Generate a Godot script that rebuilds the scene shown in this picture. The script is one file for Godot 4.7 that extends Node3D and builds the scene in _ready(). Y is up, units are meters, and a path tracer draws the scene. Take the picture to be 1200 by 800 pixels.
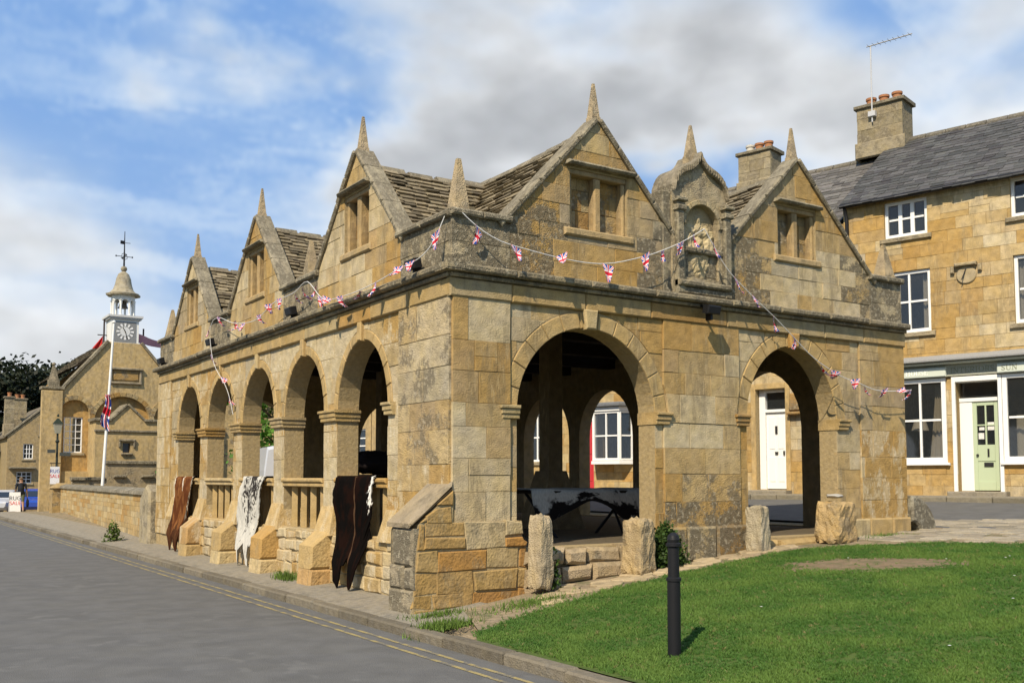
extends Node3D
# A stone market hall on a village street, built piece by piece.

const CAM := Vector3(-5.66, 1.6, 9.92)
const Y := Vector3.UP
var wp := {}          # node -> world position
var used := {}        # top-level names already taken
var tx := {}          # textures
var mt := {}          # materials
var rg := RandomNumberGenerator.new()
var drift := FastNoiseLite.new()

# ------------------------------------------------------------------ mesh builder
class MB:
	var v := PackedVector3Array()
	var n := PackedVector3Array()
	var c := PackedColorArray()
	var uv := PackedVector2Array()
	var col := Color.WHITE
	func tri(a: Vector3, b: Vector3, d: Vector3) -> void:
		var m := (b - a).cross(d - a)
		if m.length_squared() < 1e-14:
			return
		m = m.normalized()
		v.append(a); v.append(d); v.append(b)
		for k in 3:
			n.append(m); c.append(col); uv.append(Vector2.ZERO)
	func quad(a: Vector3, b: Vector3, d: Vector3, e: Vector3) -> void:
		tri(a, b, d); tri(a, d, e)
	# smooth triangle with given normals and uvs
	func stri(a: Vector3, b: Vector3, d: Vector3, na: Vector3, nb: Vector3, nd: Vector3, ua := Vector2.ZERO, ub := Vector2.ZERO, ud := Vector2.ZERO) -> void:
		v.append(a); v.append(d); v.append(b)
		n.append(na); n.append(nd); n.append(nb)
		uv.append(ua); uv.append(ud); uv.append(ub)
		for k in 3:
			c.append(col)
	func box(a: Vector3, b: Vector3) -> void:
		hexa([Vector3(a.x, a.y, b.z), Vector3(b.x, a.y, b.z), Vector3(b.x, b.y, b.z), Vector3(a.x, b.y, b.z), Vector3(a.x, a.y, a.z), Vector3(b.x, a.y, a.z), Vector3(b.x, b.y, a.z), Vector3(a.x, b.y, a.z)])
	# eight corners: front four counter-clockwise, then back four in the same order
	func hexa(p: Array) -> void:
		quad(p[0], p[1], p[2], p[3]); quad(p[5], p[4], p[7], p[6])
		quad(p[4], p[0], p[3], p[7]); quad(p[1], p[5], p[6], p[2])
		quad(p[3], p[2], p[6], p[7]); quad(p[4], p[5], p[1], p[0])
	# bevelled box in a frame (o, x, y, z axes): from a to b
	func obox(f: Fr, a: Vector3, b: Vector3, bev := 0.0) -> void:
		prism(f, PackedVector2Array([Vector2(a.x, a.y), Vector2(b.x, a.y), Vector2(b.x, b.y), Vector2(a.x, b.y)]), a.z, b.z, bev, true)
	# polygon (counter-clockwise in u, v) pulled from depth n0 to n1, front edge bevelled
	func prism(f: Fr, poly: PackedVector2Array, n0: float, n1: float, bev := 0.0, back := false) -> void:
		var k := poly.size()
		if k < 3:
			return
		var top := poly
		if bev > 0.0:
			top = PackedVector2Array()
			for i in k:
				var p := poly[i]
				var e1 := (p - poly[(i + k - 1) % k]).normalized()
				var e2 := (poly[(i + 1) % k] - p).normalized()
				var m1 := Vector2(-e1.y, e1.x)
				var m2 := Vector2(-e2.y, e2.x)
				top.append(p + (m1 + m2) / maxf(0.35, 1.0 + m1.dot(m2)) * bev)
		var ids := Geometry2D.triangulate_polygon(top)
		for t in range(0, ids.size(), 3):
			var a := top[ids[t]]
			var b := top[ids[t + 1]]
			var d := top[ids[t + 2]]
			if (b - a).cross(d - a) < 0.0:
				var s := b
				b = d
				d = s
			tri(f.p(a.x, a.y, n1), f.p(b.x, b.y, n1), f.p(d.x, d.y, n1))
			if back:
				tri(f.p(a.x, a.y, n0), f.p(d.x, d.y, n0), f.p(b.x, b.y, n0))
		for i in k:
			var j := (i + 1) % k
			if bev > 0.0:
				quad(f.p(poly[i].x, poly[i].y, n1 - bev), f.p(poly[j].x, poly[j].y, n1 - bev), f.p(top[j].x, top[j].y, n1), f.p(top[i].x, top[i].y, n1))
			quad(f.p(poly[i].x, poly[i].y, n0), f.p(poly[j].x, poly[j].y, n0), f.p(poly[j].x, poly[j].y, n1 - bev), f.p(poly[i].x, poly[i].y, n1 - bev))
	# surface of revolution round a vertical axis at o: profile of (radius, height)
	func lathe(o: Vector3, prof: Array, seg := 16, sq := 1.0) -> void:
		for i in prof.size() - 1:
			var p: Vector2 = prof[i]
			var q: Vector2 = prof[i + 1]
			var sl := Vector2(q.y - p.y, p.x - q.x).normalized()
			for k in seg:
				var a0 := TAU * k / seg
				var a1 := TAU * (k + 1) / seg
				var d0 := Vector3(cos(a0), 0, -sin(a0))
				var d1 := Vector3(cos(a1), 0, -sin(a1))
				var n0 := (d0 * sl.x + Vector3.UP * sl.y).normalized()
				var n1 := (d1 * sl.x + Vector3.UP * sl.y).normalized()
				var A := o + d0 * p.x + Vector3.UP * p.y
				var B := o + d1 * p.x + Vector3.UP * p.y
				var C := o + d1 * q.x + Vector3.UP * q.y
				var D := o + d0 * q.x + Vector3.UP * q.y
				if p.x > 1e-5:
					stri(A, B, C, n0, n1, n1)
				if q.x > 1e-5:
					stri(A, C, D, n0, n1, n0)
	# round tube along points, one radius each
	func tube(pts: Array, rad: Array, seg := 8) -> void:
		var rings := []
		var nrm := []
		for i in pts.size():
			var t: Vector3 = (pts[mini(i + 1, pts.size() - 1)] - pts[maxi(i - 1, 0)]).normalized()
			var s := t.cross(Vector3.UP if absf(t.y) < 0.95 else Vector3.RIGHT).normalized()
			var w := s.cross(t)
			var ring := []
			var rn := []
			var r: float = rad[mini(i, rad.size() - 1)]
			for k in seg:
				var a := TAU * k / seg
				var d := s * cos(a) + w * sin(a)
				rn.append(d)
				ring.append(pts[i] + d * r)
			rings.append(ring)
			nrm.append(rn)
		for i in pts.size() - 1:
			for k in seg:
				var j := (k + 1) % seg
				stri(rings[i][k], rings[i + 1][j], rings[i][j], nrm[i][k], nrm[i + 1][j], nrm[i][j])
				stri(rings[i][k], rings[i + 1][k], rings[i + 1][j], nrm[i][k], nrm[i + 1][k], nrm[i + 1][j])
		for k in range(1, seg - 1):
			tri(rings[0][0], rings[0][k], rings[0][k + 1])
			var e: Array = rings[-1]
			tri(e[0], e[k + 1], e[k])
	# closed sheet of given thickness from a grid of points
	func cloth(g: Array, thick: float) -> void:
		var R := g.size()
		var C: int = g[0].size()
		var nn := []
		for i in R:
			var row := []
			for j in C:
				var du: Vector3 = g[i][mini(j + 1, C - 1)] - g[i][maxi(j - 1, 0)]
				var dv: Vector3 = g[mini(i + 1, R - 1)][j] - g[maxi(i - 1, 0)][j]
				row.append(dv.cross(du).normalized())
			nn.append(row)
		for s in [1.0, -1.0]:
			for i in R - 1:
				for j in C - 1:
					var P := []
					var N := []
					var U := []
					for q in [[i, j], [i + 1, j], [i + 1, j + 1], [i, j + 1]]:
						var m: Vector3 = nn[q[0]][q[1]]
						P.append(g[q[0]][q[1]] + m * (thick * 0.5 * s))
						N.append(m * s)
						U.append(Vector2(float(q[1]) / (C - 1), float(q[0]) / (R - 1)))
					if s > 0:
						stri(P[0], P[1], P[2], N[0], N[1], N[2], U[0], U[1], U[2])
						stri(P[0], P[2], P[3], N[0], N[2], N[3], U[0], U[2], U[3])
					else:
						stri(P[0], P[2], P[1], N[0], N[2], N[1], U[0], U[2], U[1])
						stri(P[0], P[3], P[2], N[0], N[3], N[2], U[0], U[3], U[2])
	func ok() -> bool:
		return v.size() > 0
	func mesh(base: Vector3) -> ArrayMesh:
		var w := v.duplicate()
		for i in w.size():
			w[i] -= base
		var a := []
		a.resize(Mesh.ARRAY_MAX)
		a[Mesh.ARRAY_VERTEX] = w
		a[Mesh.ARRAY_NORMAL] = n
		a[Mesh.ARRAY_COLOR] = c
		a[Mesh.ARRAY_TEX_UV] = uv
		var m := ArrayMesh.new()
		m.add_surface_from_arrays(Mesh.PRIMITIVE_TRIANGLES, a)
		return m
	func base() -> Vector3:
		var lo := v[0]
		var hi := v[0]
		for p in v:
			lo = lo.min(p)
			hi = hi.max(p)
		return Vector3((lo.x + hi.x) / 2, lo.y, (lo.z + hi.z) / 2)

# a plane to draw in: origin and three axes, n pointing out
class Fr:
	var o: Vector3
	var u: Vector3
	var v: Vector3
	var n: Vector3
	func _init(o_: Vector3, n_: Vector3, v_ := Vector3.UP) -> void:
		o = o_
		n = n_.normalized()
		v = v_.normalized()
		u = v.cross(n).normalized()
	func p(a: float, b: float, d := 0.0) -> Vector3:
		return o + u * a + v * b + n * d

# ------------------------------------------------------------------ scene tree helpers
func numbered(called: String) -> String:
	if not used.has(called):
		used[called] = 0
		return called
	used[called] += 1
	return "%s_%03d" % [called, used[called]]

func obj(called: String, mb: MB, m: Material, parent: Node = null) -> MeshInstance3D:
	var o := MeshInstance3D.new()
	var b := mb.base()
	o.mesh = mb.mesh(b)
	o.material_override = m
	if parent == null or parent == self:
		o.name = numbered(called)
		add_child(o)
		o.position = b
	else:
		o.name = called
		parent.add_child(o, true)
		o.position = b - wp[parent]
	wp[o] = b
	return o

func thing(called: String, at: Vector3, label: String, category: String, group := "") -> Node3D:
	var o := Node3D.new()
	o.name = numbered(called)
	add_child(o)
	o.position = at
	wp[o] = at
	tag(o, label, category, group)
	return o

func part(called: String, at: Vector3, parent: Node) -> Node3D:
	var o := Node3D.new()
	o.name = called
	parent.add_child(o, true)
	o.position = at - wp[parent]
	wp[o] = at
	return o

func tag(o: Node, label: String, category := "", group := "", kind := "") -> Node:
	if label: o.set_meta("label", label)
	if category: o.set_meta("category", category)
	if group: o.set_meta("group", group)
	if kind: o.set_meta("kind", kind)
	return o

func rect(u0: float, v0: float, u1: float, v1: float) -> PackedVector2Array:
	return PackedVector2Array([Vector2(u0, v0), Vector2(u1, v0), Vector2(u1, v1), Vector2(u0, v1)])

func ccw(p: PackedVector2Array) -> PackedVector2Array:
	if Geometry2D.is_polygon_clockwise(p):
		p.reverse()
	return p

func area(p: PackedVector2Array) -> float:
	var s := 0.0
	for i in p.size():
		s += p[i].cross(p[(i + 1) % p.size()])
	return s * 0.5

# drop points that lie too close together
func tidy(p: PackedVector2Array) -> PackedVector2Array:
	var r := PackedVector2Array()
	for q in p:
		if r.is_empty() or r[-1].distance_to(q) > 0.004:
			r.append(q)
	while r.size() > 2 and r[0].distance_to(r[-1]) < 0.004:
		r.remove_at(r.size() - 1)
	return r

# opening with a round or flattened head
func arch(cu: float, half: float, spring: float, rise: float, v0: float, seg := 14) -> PackedVector2Array:
	var p := PackedVector2Array([Vector2(cu - half, v0), Vector2(cu + half, v0)])
	for i in seg + 1:
		var a := PI * i / seg
		p.append(Vector2(cu + cos(a) * half, spring + sin(a) * rise))
	return tidy(p)

# outer polygon minus holes, as simple polygons
func cut(outer: PackedVector2Array, holes: Array) -> Array:
	var out := [outer]
	for h: PackedVector2Array in holes:
		var lo := 1e9
		var hi := -1e9
		for q in h:
			lo = minf(lo, q.x)
			hi = maxf(hi, q.x)
		var mid := (lo + hi) / 2
		var nxt := []
		for p: PackedVector2Array in out:
			for half in [rect(-900, -900, mid, 900), rect(mid, -900, 900, 900)]:
				for a in Geometry2D.intersect_polygons(p, half):
					for b in Geometry2D.clip_polygons(a, h):
						if absf(area(b)) > 1e-5 and not Geometry2D.is_polygon_clockwise(b):
							nxt.append(b)
		out = nxt
	return out

func core(called: String, parent: Node, f: Fr, outer: PackedVector2Array, holes: Array, back: float, front: float, m: Material, col := Color.WHITE) -> MeshInstance3D:
	var mb := MB.new()
	mb.col = col
	for p in cut(outer, holes):
		mb.prism(f, p, back, front, 0.0, true)
	return obj(called, mb, m, parent)

# courses of dressed stone over a region, each stone an object of its own; returns how many
func ashlar(called: String, parent: Node, f: Fr, region: PackedVector2Array, holes: Array, courses: Array, lmin: float, lmax: float, back: float, front: float, m: Material, tone: Callable, o := {}) -> int:
	var gap: float = o.get("gap", 0.002)
	var bev: float = o.get("bevel", 0.0035)
	var jit: float = o.get("jitter", 0.003)
	var wob: float = o.get("wobble", 0.0)
	var single: bool = o.get("single", true)
	var far = o.far if o.has("far") else null
	var all := MB.new()
	var lo := Vector2(1e9, 1e9)
	var hi := -lo
	for q in region:
		lo = lo.min(q)
		hi = hi.max(q)
	var made := 0
	for ci in courses.size() - 1:
		var v0: float = courses[ci]
		var v1: float = courses[ci + 1]
		var x := lo.x - rg.randf() * lmax * 0.6
		while x < hi.x:
			var w := rg.randf_range(lmin, lmax)
			if hi.x - (x + w) < lmin * 0.6:
				w = hi.x - x
			var cells := [rect(x, v0, x + w, v1)]
			if v1 - v0 > 0.27 and rg.randf() < o.get("split", 0.06):
				var vm := lerpf(v0, v1, rg.randf_range(0.4, 0.6))
				cells = [rect(x, v0, x + w, vm), rect(x, vm, x + w, v1)]
			for cell: PackedVector2Array in cells:
				var bits := [Geometry2D.intersect_polygons(cell, region)]
				var polys: Array = bits[0]
				for h in holes:
					var nxt := []
					for p in polys:
						nxt.append_array(Geometry2D.clip_polygons(p, h))
					polys = nxt
				for p0: PackedVector2Array in polys:
					if Geometry2D.is_polygon_clockwise(p0) or area(p0) < 0.0025:
						continue
					for p1 in Geometry2D.offset_polygon(p0, -gap, Geometry2D.JOIN_MITER):
						var p: PackedVector2Array = tidy(ccw(p1))
						if p.size() < 3 or area(p) < 0.0015:
							continue
						if jit > 0.0:
							for i in p.size():
								p[i] += Vector2(rg.randf_range(-jit, jit), rg.randf_range(-jit, jit))
						var mid := Vector2.ZERO
						for q in p:
							mid += q / p.size()
						var alone: bool = single and (far == null or not far.call(mid))
						var mb := MB.new() if alone else all
						mb.col = tone.call(mid)
						mb.prism(f, p, back, front + rg.randf_range(-0.5, 1.0) * o.get("proud", 0.008) + wob * rg.randf(), bev)
						if alone and mb.ok():
							var own = o.at.call(mid) if o.has("at") else null
							obj(called, mb, own if own else m, parent)
							made += 1
			x += w
	if all.ok():
		tag(obj(called + "_courses", all, m, parent), "", "", "", "stuff")
	return made

func courses(v0: float, v1: float, hmin: float, hmax: float) -> Array:
	var r := [v0]
	var v := v0
	while v < v1 - 1e-4:
		v += rg.randf_range(hmin, hmax)
		if v1 - v < hmin * 0.7:
			v = v1
		r.append(v)
	return r

# ring of arch stones
func voussoirs(called: String, parent: Node, f: Fr, cu: float, half: float, spring: float, rise: float, wid: float, count: int, back: float, front: float, m: Material, tone: Callable) -> void:
	for k in count:
		var p := PackedVector2Array()
		var a0 := PI * k / count + 0.006
		var a1 := PI * (k + 1) / count - 0.006
		for i in 4:
			var a := lerpf(a0, a1, i / 3.0)
			p.append(Vector2(cu + cos(a) * (half + wid), spring + sin(a) * (rise + wid)))
		for i in 4:
			var a := lerpf(a1, a0, i / 3.0)
			p.append(Vector2(cu + cos(a) * half, spring + sin(a) * rise))
		var mb := MB.new()
		mb.col = tone.call(p[0])
		mb.prism(f, ccw(p), back, front + rg.randf() * 0.005, 0.008)
		obj(called, mb, m, parent)

# lumpy rounded stone
func boulder(mb: MB, at: Vector3, size: Vector3, sd: int, rough := 0.12, squar := 3.5, seg := 10) -> void:
	var nz := FastNoiseLite.new()
	nz.seed = sd
	nz.frequency = 1.6
	var pt := func(i: int, j: int) -> Vector3:
		var th := PI * i / seg
		var ph := TAU * j / (2 * seg)
		var d := Vector3(sin(th) * cos(ph), cos(th), sin(th) * sin(ph))
		var e := pow(pow(absf(d.x), squar) + pow(absf(d.y), squar) + pow(absf(d.z), squar), -1.0 / squar)
		var r := d * e
		return at + r * size * (1.0 + rough * (nz.get_noise_3dv(r * 1.3) + 0.5 * nz.get_noise_3dv(r * 4.0 + Vector3(9, 3, 1))))
	var P := []
	for i in seg + 1:
		var row := []
		for j in 2 * seg + 1:
			row.append(pt.call(i, j % (2 * seg)))
		P.append(row)
	var N := []
	for i in seg + 1:
		var row := []
		for j in 2 * seg + 1:
			var jj := j % (2 * seg)
			var du: Vector3 = P[i][(jj + 1) % (2 * seg)] - P[i][(jj + 2 * seg - 1) % (2 * seg)]
			var dv: Vector3 = P[mini(i + 1, seg)][jj] - P[maxi(i - 1, 0)][jj]
			var q := du.cross(dv)
			if q.length() < 1e-8:
				q = P[i][j] - at
			row.append(q.normalized())
		N.append(row)
	for i in seg:
		for j in 2 * seg:
			mb.stri(P[i][j], P[i + 1][j + 1], P[i + 1][j], N[i][j], N[i + 1][j + 1], N[i + 1][j])
			mb.stri(P[i][j], P[i][j + 1], P[i + 1][j + 1], N[i][j], N[i][j + 1], N[i + 1][j + 1])

# broken block of stone: a rounded cube with rough flat facets
func block(mb: MB, at: Vector3, size: Vector3, sd: int, rough: float, turn := 0.0) -> void:
	var nzz := FastNoiseLite.new()
	nzz.seed = sd
	nzz.frequency = 0.9
	nzz.fractal_octaves = 4
	var B := Basis(Y, turn)
	var n := 9
	var pt := func(p: Vector3) -> Vector3:
		var k := pow(pow(absf(p.x), 9.0) + pow(absf(p.y), 9.0) + pow(absf(p.z), 9.0), -1.0 / 9.0)
		var q := p * k
		q.x *= 1.0 - 0.1 * q.y
		var e := 1.0 + rough * (nzz.get_noise_3dv(q * 1.4) + 0.4 * nzz.get_noise_3dv(q * 5.0))
		return at + B * (q * size * e)
	for a in 6:
		var w := Vector3.ZERO
		w[a % 3] = 1.0 if a < 3 else -1.0
		var u := Vector3.ZERO
		u[(a + 1) % 3] = 1.0
		var v := w.cross(u)
		for i in n:
			for j in n:
				var c := []
				for q: Array in [[i, j], [i + 1, j], [i + 1, j + 1], [i, j + 1]]:
					c.append(pt.call(w + u * (q[0] * 2.0 / n - 1.0) + v * (q[1] * 2.0 / n - 1.0)))
				mb.quad(c[0], c[1], c[2], c[3])

# rows of stone slates on a slope; the ones that show largest are objects of their own
func slates(parent: Node, ridges: Array, rowh: float, wmin: float, wmax: float, thick: float, m: Material, tone: Callable, alone: int, called := "slate") -> void:
	var list := []
	for r: Dictionary in ridges:
		var along: Vector3 = (r.b - r.a).normalized()
		var ln: float = (r.b - r.a).length()
		var dn: Vector3 = r.down.normalized()
		var nm := along.cross(dn).normalized()
		if nm.y < 0: nm = -nm
		var t: float = rowh * 0.3
		while t < r.len:
			var x := -rg.randf() * wmax
			while x < ln:
				var w := rg.randf_range(wmin, wmax)
				var mid: Vector3 = r.a + along * (x + w / 2) + dn * (t + rowh * 0.5)
				var keep: bool = not r.has("keep") or r.keep.call(mid)
				var x0 := maxf(x, 0.0)
				var x1 := minf(x + w, ln)
				if keep and x1 - x0 > 0.05:
					var sag: float = r.sag.call(mid) if r.has("sag") else 0.0
					list.append([r.a + along * x0 + dn * t + Vector3(0, sag, 0), along * (x1 - x0 - 0.006), dn * (rowh * rg.randf_range(1.25, 1.6)), nm, mid.distance_to(CAM) + (0.0 if nm.dot(CAM - mid) > 0.3 else 500.0)])
				x += w
			t += rowh * rg.randf_range(0.9, 1.1)
	list.sort_custom(func(a, b): return a[4] < b[4])
	var all := MB.new()
	for i in list.size():
		var q: Array = list[i]
		var a: Vector3 = q[0]
		var s: Vector3 = q[1]
		var d: Vector3 = q[2]
		var nm: Vector3 = q[3]
		var mb := MB.new() if i < alone else all
		mb.col = tone.call(a)
		var lift := nm * (thick * rg.randf_range(1.3, 2.3))
		var j := func(): return d * rg.randf_range(-0.06, 0.06) + s * rg.randf_range(-0.03, 0.03)
		var A: Vector3 = a + lift + d + j.call()
		var B: Vector3 = a + lift + d + s + j.call()
		var th := nm * thick * rg.randf_range(0.8, 1.3)
		var C0: Vector3 = a + s + nm * 0.01
		var D0: Vector3 = a + nm * 0.01
		if s.cross(d).dot(nm) < 0:
			mb.hexa([A, B, C0, D0, A - th, B - th, C0 - th, D0 - th])
		else:
			mb.hexa([B, A, D0, C0, B - th, A - th, D0 - th, C0 - th])
		if i < alone:
			obj(called, mb, m, parent)
	if all.ok():
		tag(obj(called + "_courses", all, m, parent), "", "", "", "stuff")

# ------------------------------------------------------------------ textures and materials
func nz(sd: int, freq: float, oct: int, size := 512, kind := FastNoiseLite.TYPE_SIMPLEX_SMOOTH) -> PackedByteArray:
	var f := FastNoiseLite.new()
	f.seed = sd
	f.noise_type = kind
	f.frequency = freq
	f.fractal_type = FastNoiseLite.FRACTAL_FBM if oct > 1 else FastNoiseLite.FRACTAL_NONE
	f.fractal_octaves = oct
	return f.get_seamless_image(size, size).get_data()

func tex(size: int, data: PackedByteArray) -> ImageTexture:
	return ImageTexture.create_from_image(Image.create_from_data(size, size, false, Image.FORMAT_RGBA8, data))

func srgb8(x: float) -> int:
	return int(clampf(pow(clampf(x, 0.0, 1.0), 1.0 / 2.2) * 255.0, 0.0, 255.0))

# multiplying grain: blotches, fine grain and pits, a little warm and cool
func grain(sd: int, big: float, fine: float, blot: float, gr: float, pit: float, warm: float, size := 512) -> ImageTexture:
	var a := nz(sd, big, 4, size)
	var b := nz(sd + 1, fine, 3, size)
	var w := nz(sd + 2, big * 0.6, 3, size)
	var out := PackedByteArray()
	out.resize(size * size * 4)
	for i in size * size:
		var p := b[i] / 255.0
		var l := 0.86 + blot * (a[i] / 255.0 - 0.5) + gr * (p - 0.5)
		if p < 0.26:
			l -= pit
		var k := warm * (w[i] / 255.0 - 0.5)
		out[i * 4] = srgb8(l * (1.0 + k * 0.25))
		out[i * 4 + 1] = srgb8(l)
		out[i * 4 + 2] = srgb8(l * (1.0 - k))
		out[i * 4 + 3] = 255
	return tex(size, out)

func bump(sd: int, big: float, fine: float, mixf: float, size := 512) -> ImageTexture:
	var a := nz(sd, big, 4, size)
	var b := nz(sd + 7, fine, 3, size)
	var out := PackedByteArray()
	out.resize(size * size * 4)
	for i in size * size:
		var q := int(a[i] * (1.0 - mixf) + b[i] * mixf)
		out[i * 4] = q
		out[i * 4 + 1] = q
		out[i * 4 + 2] = q
		out[i * 4 + 3] = 255
	return tex(size, out)

# lichen and grime: patches with a grained outline, over whatever lies below
func lichen(sd: int, cover: float, strength: float, dark: Color, pale: Color, size := 512) -> ImageTexture:
	var a := nz(sd, 0.009, 5, size)
	var b := nz(sd + 3, 0.09, 3, size)
	var s := nz(sd + 5, 0.05, 2, size)
	var out := PackedByteArray()
	out.resize(size * size * 4)
	for i in size * size:
		var x := a[i] / 255.0 * 0.72 + b[i] / 255.0 * 0.28
		var al := smoothstep(1.0 - cover - 0.04, 1.0 - cover + 0.14, x) * strength
		var cc := dark.lerp(pale, smoothstep(0.58, 0.74, s[i] / 255.0) * 0.8 + 0.2 * b[i] / 255.0)
		out[i * 4] = srgb8(cc.r)
		out[i * 4 + 1] = srgb8(cc.g)
		out[i * 4 + 2] = srgb8(cc.b)
		out[i * 4 + 3] = int(al * 255)
	return tex(size, out)

func mat(called: String, col: Color, rough: float, alb: Texture2D = null, sc := 1.0, bmp: Texture2D = null, depth := 0.0, over: Texture2D = null, osc := 0.2, metal := 0.0, spec := 0.3) -> StandardMaterial3D:
	var m := StandardMaterial3D.new()
	m.resource_name = called
	m.albedo_color = col.linear_to_srgb()
	m.vertex_color_use_as_albedo = true
	m.roughness = rough
	m.metallic = metal
	m.metallic_specular = spec
	if alb or bmp:
		m.uv1_triplanar = true
		m.uv1_world_triplanar = true
		m.uv1_triplanar_sharpness = 4.0
		m.uv1_scale = Vector3.ONE * sc
	if alb: m.albedo_texture = alb
	if bmp:
		m.heightmap_enabled = true
		m.heightmap_texture = bmp
		m.heightmap_scale = depth
	if over:
		m.detail_enabled = true
		m.detail_albedo = over
		m.detail_blend_mode = BaseMaterial3D.BLEND_MODE_MIX
		m.detail_uv_layer = BaseMaterial3D.DETAIL_UV_2
		m.uv2_triplanar = true
		m.uv2_world_triplanar = true
		m.uv2_scale = Vector3.ONE * osc
	mt[called] = m
	return m

func make_materials() -> void:
	tx.grain = grain(11, 0.012, 0.11, 0.34, 0.2, 0.1, 0.22)
	tx.grain2 = grain(31, 0.02, 0.16, 0.3, 0.3, 0.12, 0.12)
	tx.bump = bump(21, 0.02, 0.12, 0.5)
	tx.rock = bump(23, 0.011, 0.06, 0.4)
	tx.lich1 = lichen(41, 0.36, 0.42, Color(0.27, 0.215, 0.12), Color(0.47, 0.39, 0.25))
	tx.lich2 = lichen(43, 0.46, 0.75, Color(0.12, 0.10, 0.066), Color(0.36, 0.31, 0.22))
	tx.lich3 = lichen(47, 0.64, 0.85, Color(0.115, 0.098, 0.066), Color(0.32, 0.285, 0.205))
	tx.drip = lichen(49, 0.44, 0.45, Color(0.15, 0.12, 0.07), Color(0.40, 0.32, 0.185))
	tx.lime = lichen(45, 0.47, 0.62, Color(0.50, 0.41, 0.25), Color(0.66, 0.585, 0.43))
	mat("stone", Color.WHITE, 0.95, tx.grain, 0.7, tx.bump, 1.0, tx.drip, 0.5)
	mt.stone.uv2_scale = Vector3(0.62, 0.12, 0.62)
	mat("stone_limed", Color.WHITE, 0.95, tx.grain, 0.7, tx.bump, 1.7, tx.lime, 0.36)
	mt.stone_limed.uv2_scale = Vector3(0.5, 0.24, 0.5)
	mat("stone_worn", Color.WHITE, 0.97, tx.grain, 0.7, tx.rock, 1.6, tx.drip, 0.5)
	mt.stone_worn.uv2_scale = Vector3(0.62, 0.3, 0.62)
	mat("stone_old", Color.WHITE, 0.95, tx.grain, 0.7, tx.bump, 2.0, tx.lich2, 0.4)
	mat("stone_grey", Color.WHITE, 0.97, tx.grain2, 0.8, tx.bump, 2.2, tx.lich3, 0.5)
	mat("rubble", Color.WHITE, 0.97, tx.grain2, 0.7, tx.rock, 1.8, tx.lich1, 0.45)
	mat("mortar", Color(0.43, 0.33, 0.175), 0.98, tx.grain2, 1.2, tx.bump, 1.0)
	mat("slate", Color.WHITE, 0.9, tx.grain2, 0.9, tx.bump, 1.5, tx.lich1, 0.6)
	mat("blue_slate", Color.WHITE, 0.75, tx.grain2, 0.9, tx.bump, 0.8)
	mat("timber", Color(0.03, 0.022, 0.014), 0.9, tx.grain2, 1.0, tx.bump, 1.0)
	mat("asphalt", Color(0.145, 0.142, 0.133), 0.9, grain(51, 0.008, 0.3, 0.22, 0.4, 0.06, 0.05), 0.5, bump(53, 0.03, 0.3, 0.8), 0.8, lichen(55, 0.42, 0.28, Color(0.085, 0.084, 0.08), Color(0.19, 0.185, 0.17)), 0.11)
	mat("paving", Color(0.30, 0.265, 0.20), 0.95, tx.grain2, 0.8, tx.bump, 1.2, lichen(61, 0.4, 0.6, Color(0.12, 0.11, 0.085), Color(0.22, 0.2, 0.16)), 0.4)
	mat("earth", Color(0.30, 0.235, 0.15), 1.0, tx.grain2, 0.6, tx.rock, 3.0, lichen(63, 0.42, 0.8, Color(0.10, 0.11, 0.045), Color(0.2, 0.17, 0.1)), 0.5)
	mat("soil", Color(0.23, 0.17, 0.105), 1.0, tx.grain2, 0.6, tx.rock, 3.0, lichen(65, 0.44, 0.75, Color(0.085, 0.10, 0.035), Color(0.17, 0.15, 0.08)), 0.9)
	mat("lawn", Color(0.085, 0.125, 0.028), 1.0, tx.grain2, 0.7, tx.rock, 3.0)
	mat("field", Color(0.09, 0.115, 0.035), 1.0, tx.grain2, 0.05)
	mat("yellow_paint", Color(0.36, 0.29, 0.13), 0.85, grain(71, 0.03, 0.2, 0.3, 0.5, 0.2, 0.1), 0.6, null, 0.0, lichen(73, 0.5, 0.95, Color(0.12, 0.118, 0.11), Color(0.2, 0.18, 0.13)), 0.8)
	mat("white_paint", Color(0.8, 0.8, 0.77), 0.5, null, 1.0, null, 0.0, null, 0.2, 0.0, 0.4)
	mat("green_paint", Color(0.45, 0.53, 0.36), 0.55)
	mat("black_iron", Color(0.012, 0.012, 0.013), 0.5, null, 1.0, tx.bump, 0.2, null, 0.2, 0.0, 0.35)
	mat("plain", Color.WHITE, 0.8, tx.grain2, 2.0)
	mat("gloss", Color.WHITE, 0.22, null, 1.0, null, 0.0, null, 0.2, 0.0, 0.6)
	mat("terracotta", Color(0.42, 0.19, 0.09), 0.9, tx.grain2, 2.0, tx.bump, 0.5, tx.lich1, 0.9)
	mat("lead", Color(0.17, 0.175, 0.18), 0.6, tx.grain2, 1.0, tx.bump, 0.4)
	mat("leaf", Color.WHITE, 0.6, null, 1.0, null, 0.0, null, 0.2, 0.0, 0.3)
	mt.leaf.backlight_enabled = true
	mt.leaf.backlight = Color(0.35, 0.45, 0.12)
	mat("bark", Color(0.10, 0.075, 0.05), 0.95, tx.grain2, 1.0, tx.rock, 2.0)
	var g := mat("glass", Color(0.05, 0.06, 0.065), 0.04, null, 1.0, null, 0.0, null, 0.2, 0.0, 0.5)
	g.transparency = BaseMaterial3D.TRANSPARENCY_ALPHA
	g.albedo_color.a = 0.2
	mat("shaded_floor", Color(0.13, 0.105, 0.07), 0.95, tx.grain2, 0.6, tx.bump, 1.0)  # floor colour lowered so the hall inside looks deeper in shade
	mat("floor_boards", Color(0.26, 0.19, 0.12), 0.8, tx.grain2, 1.0)
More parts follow.
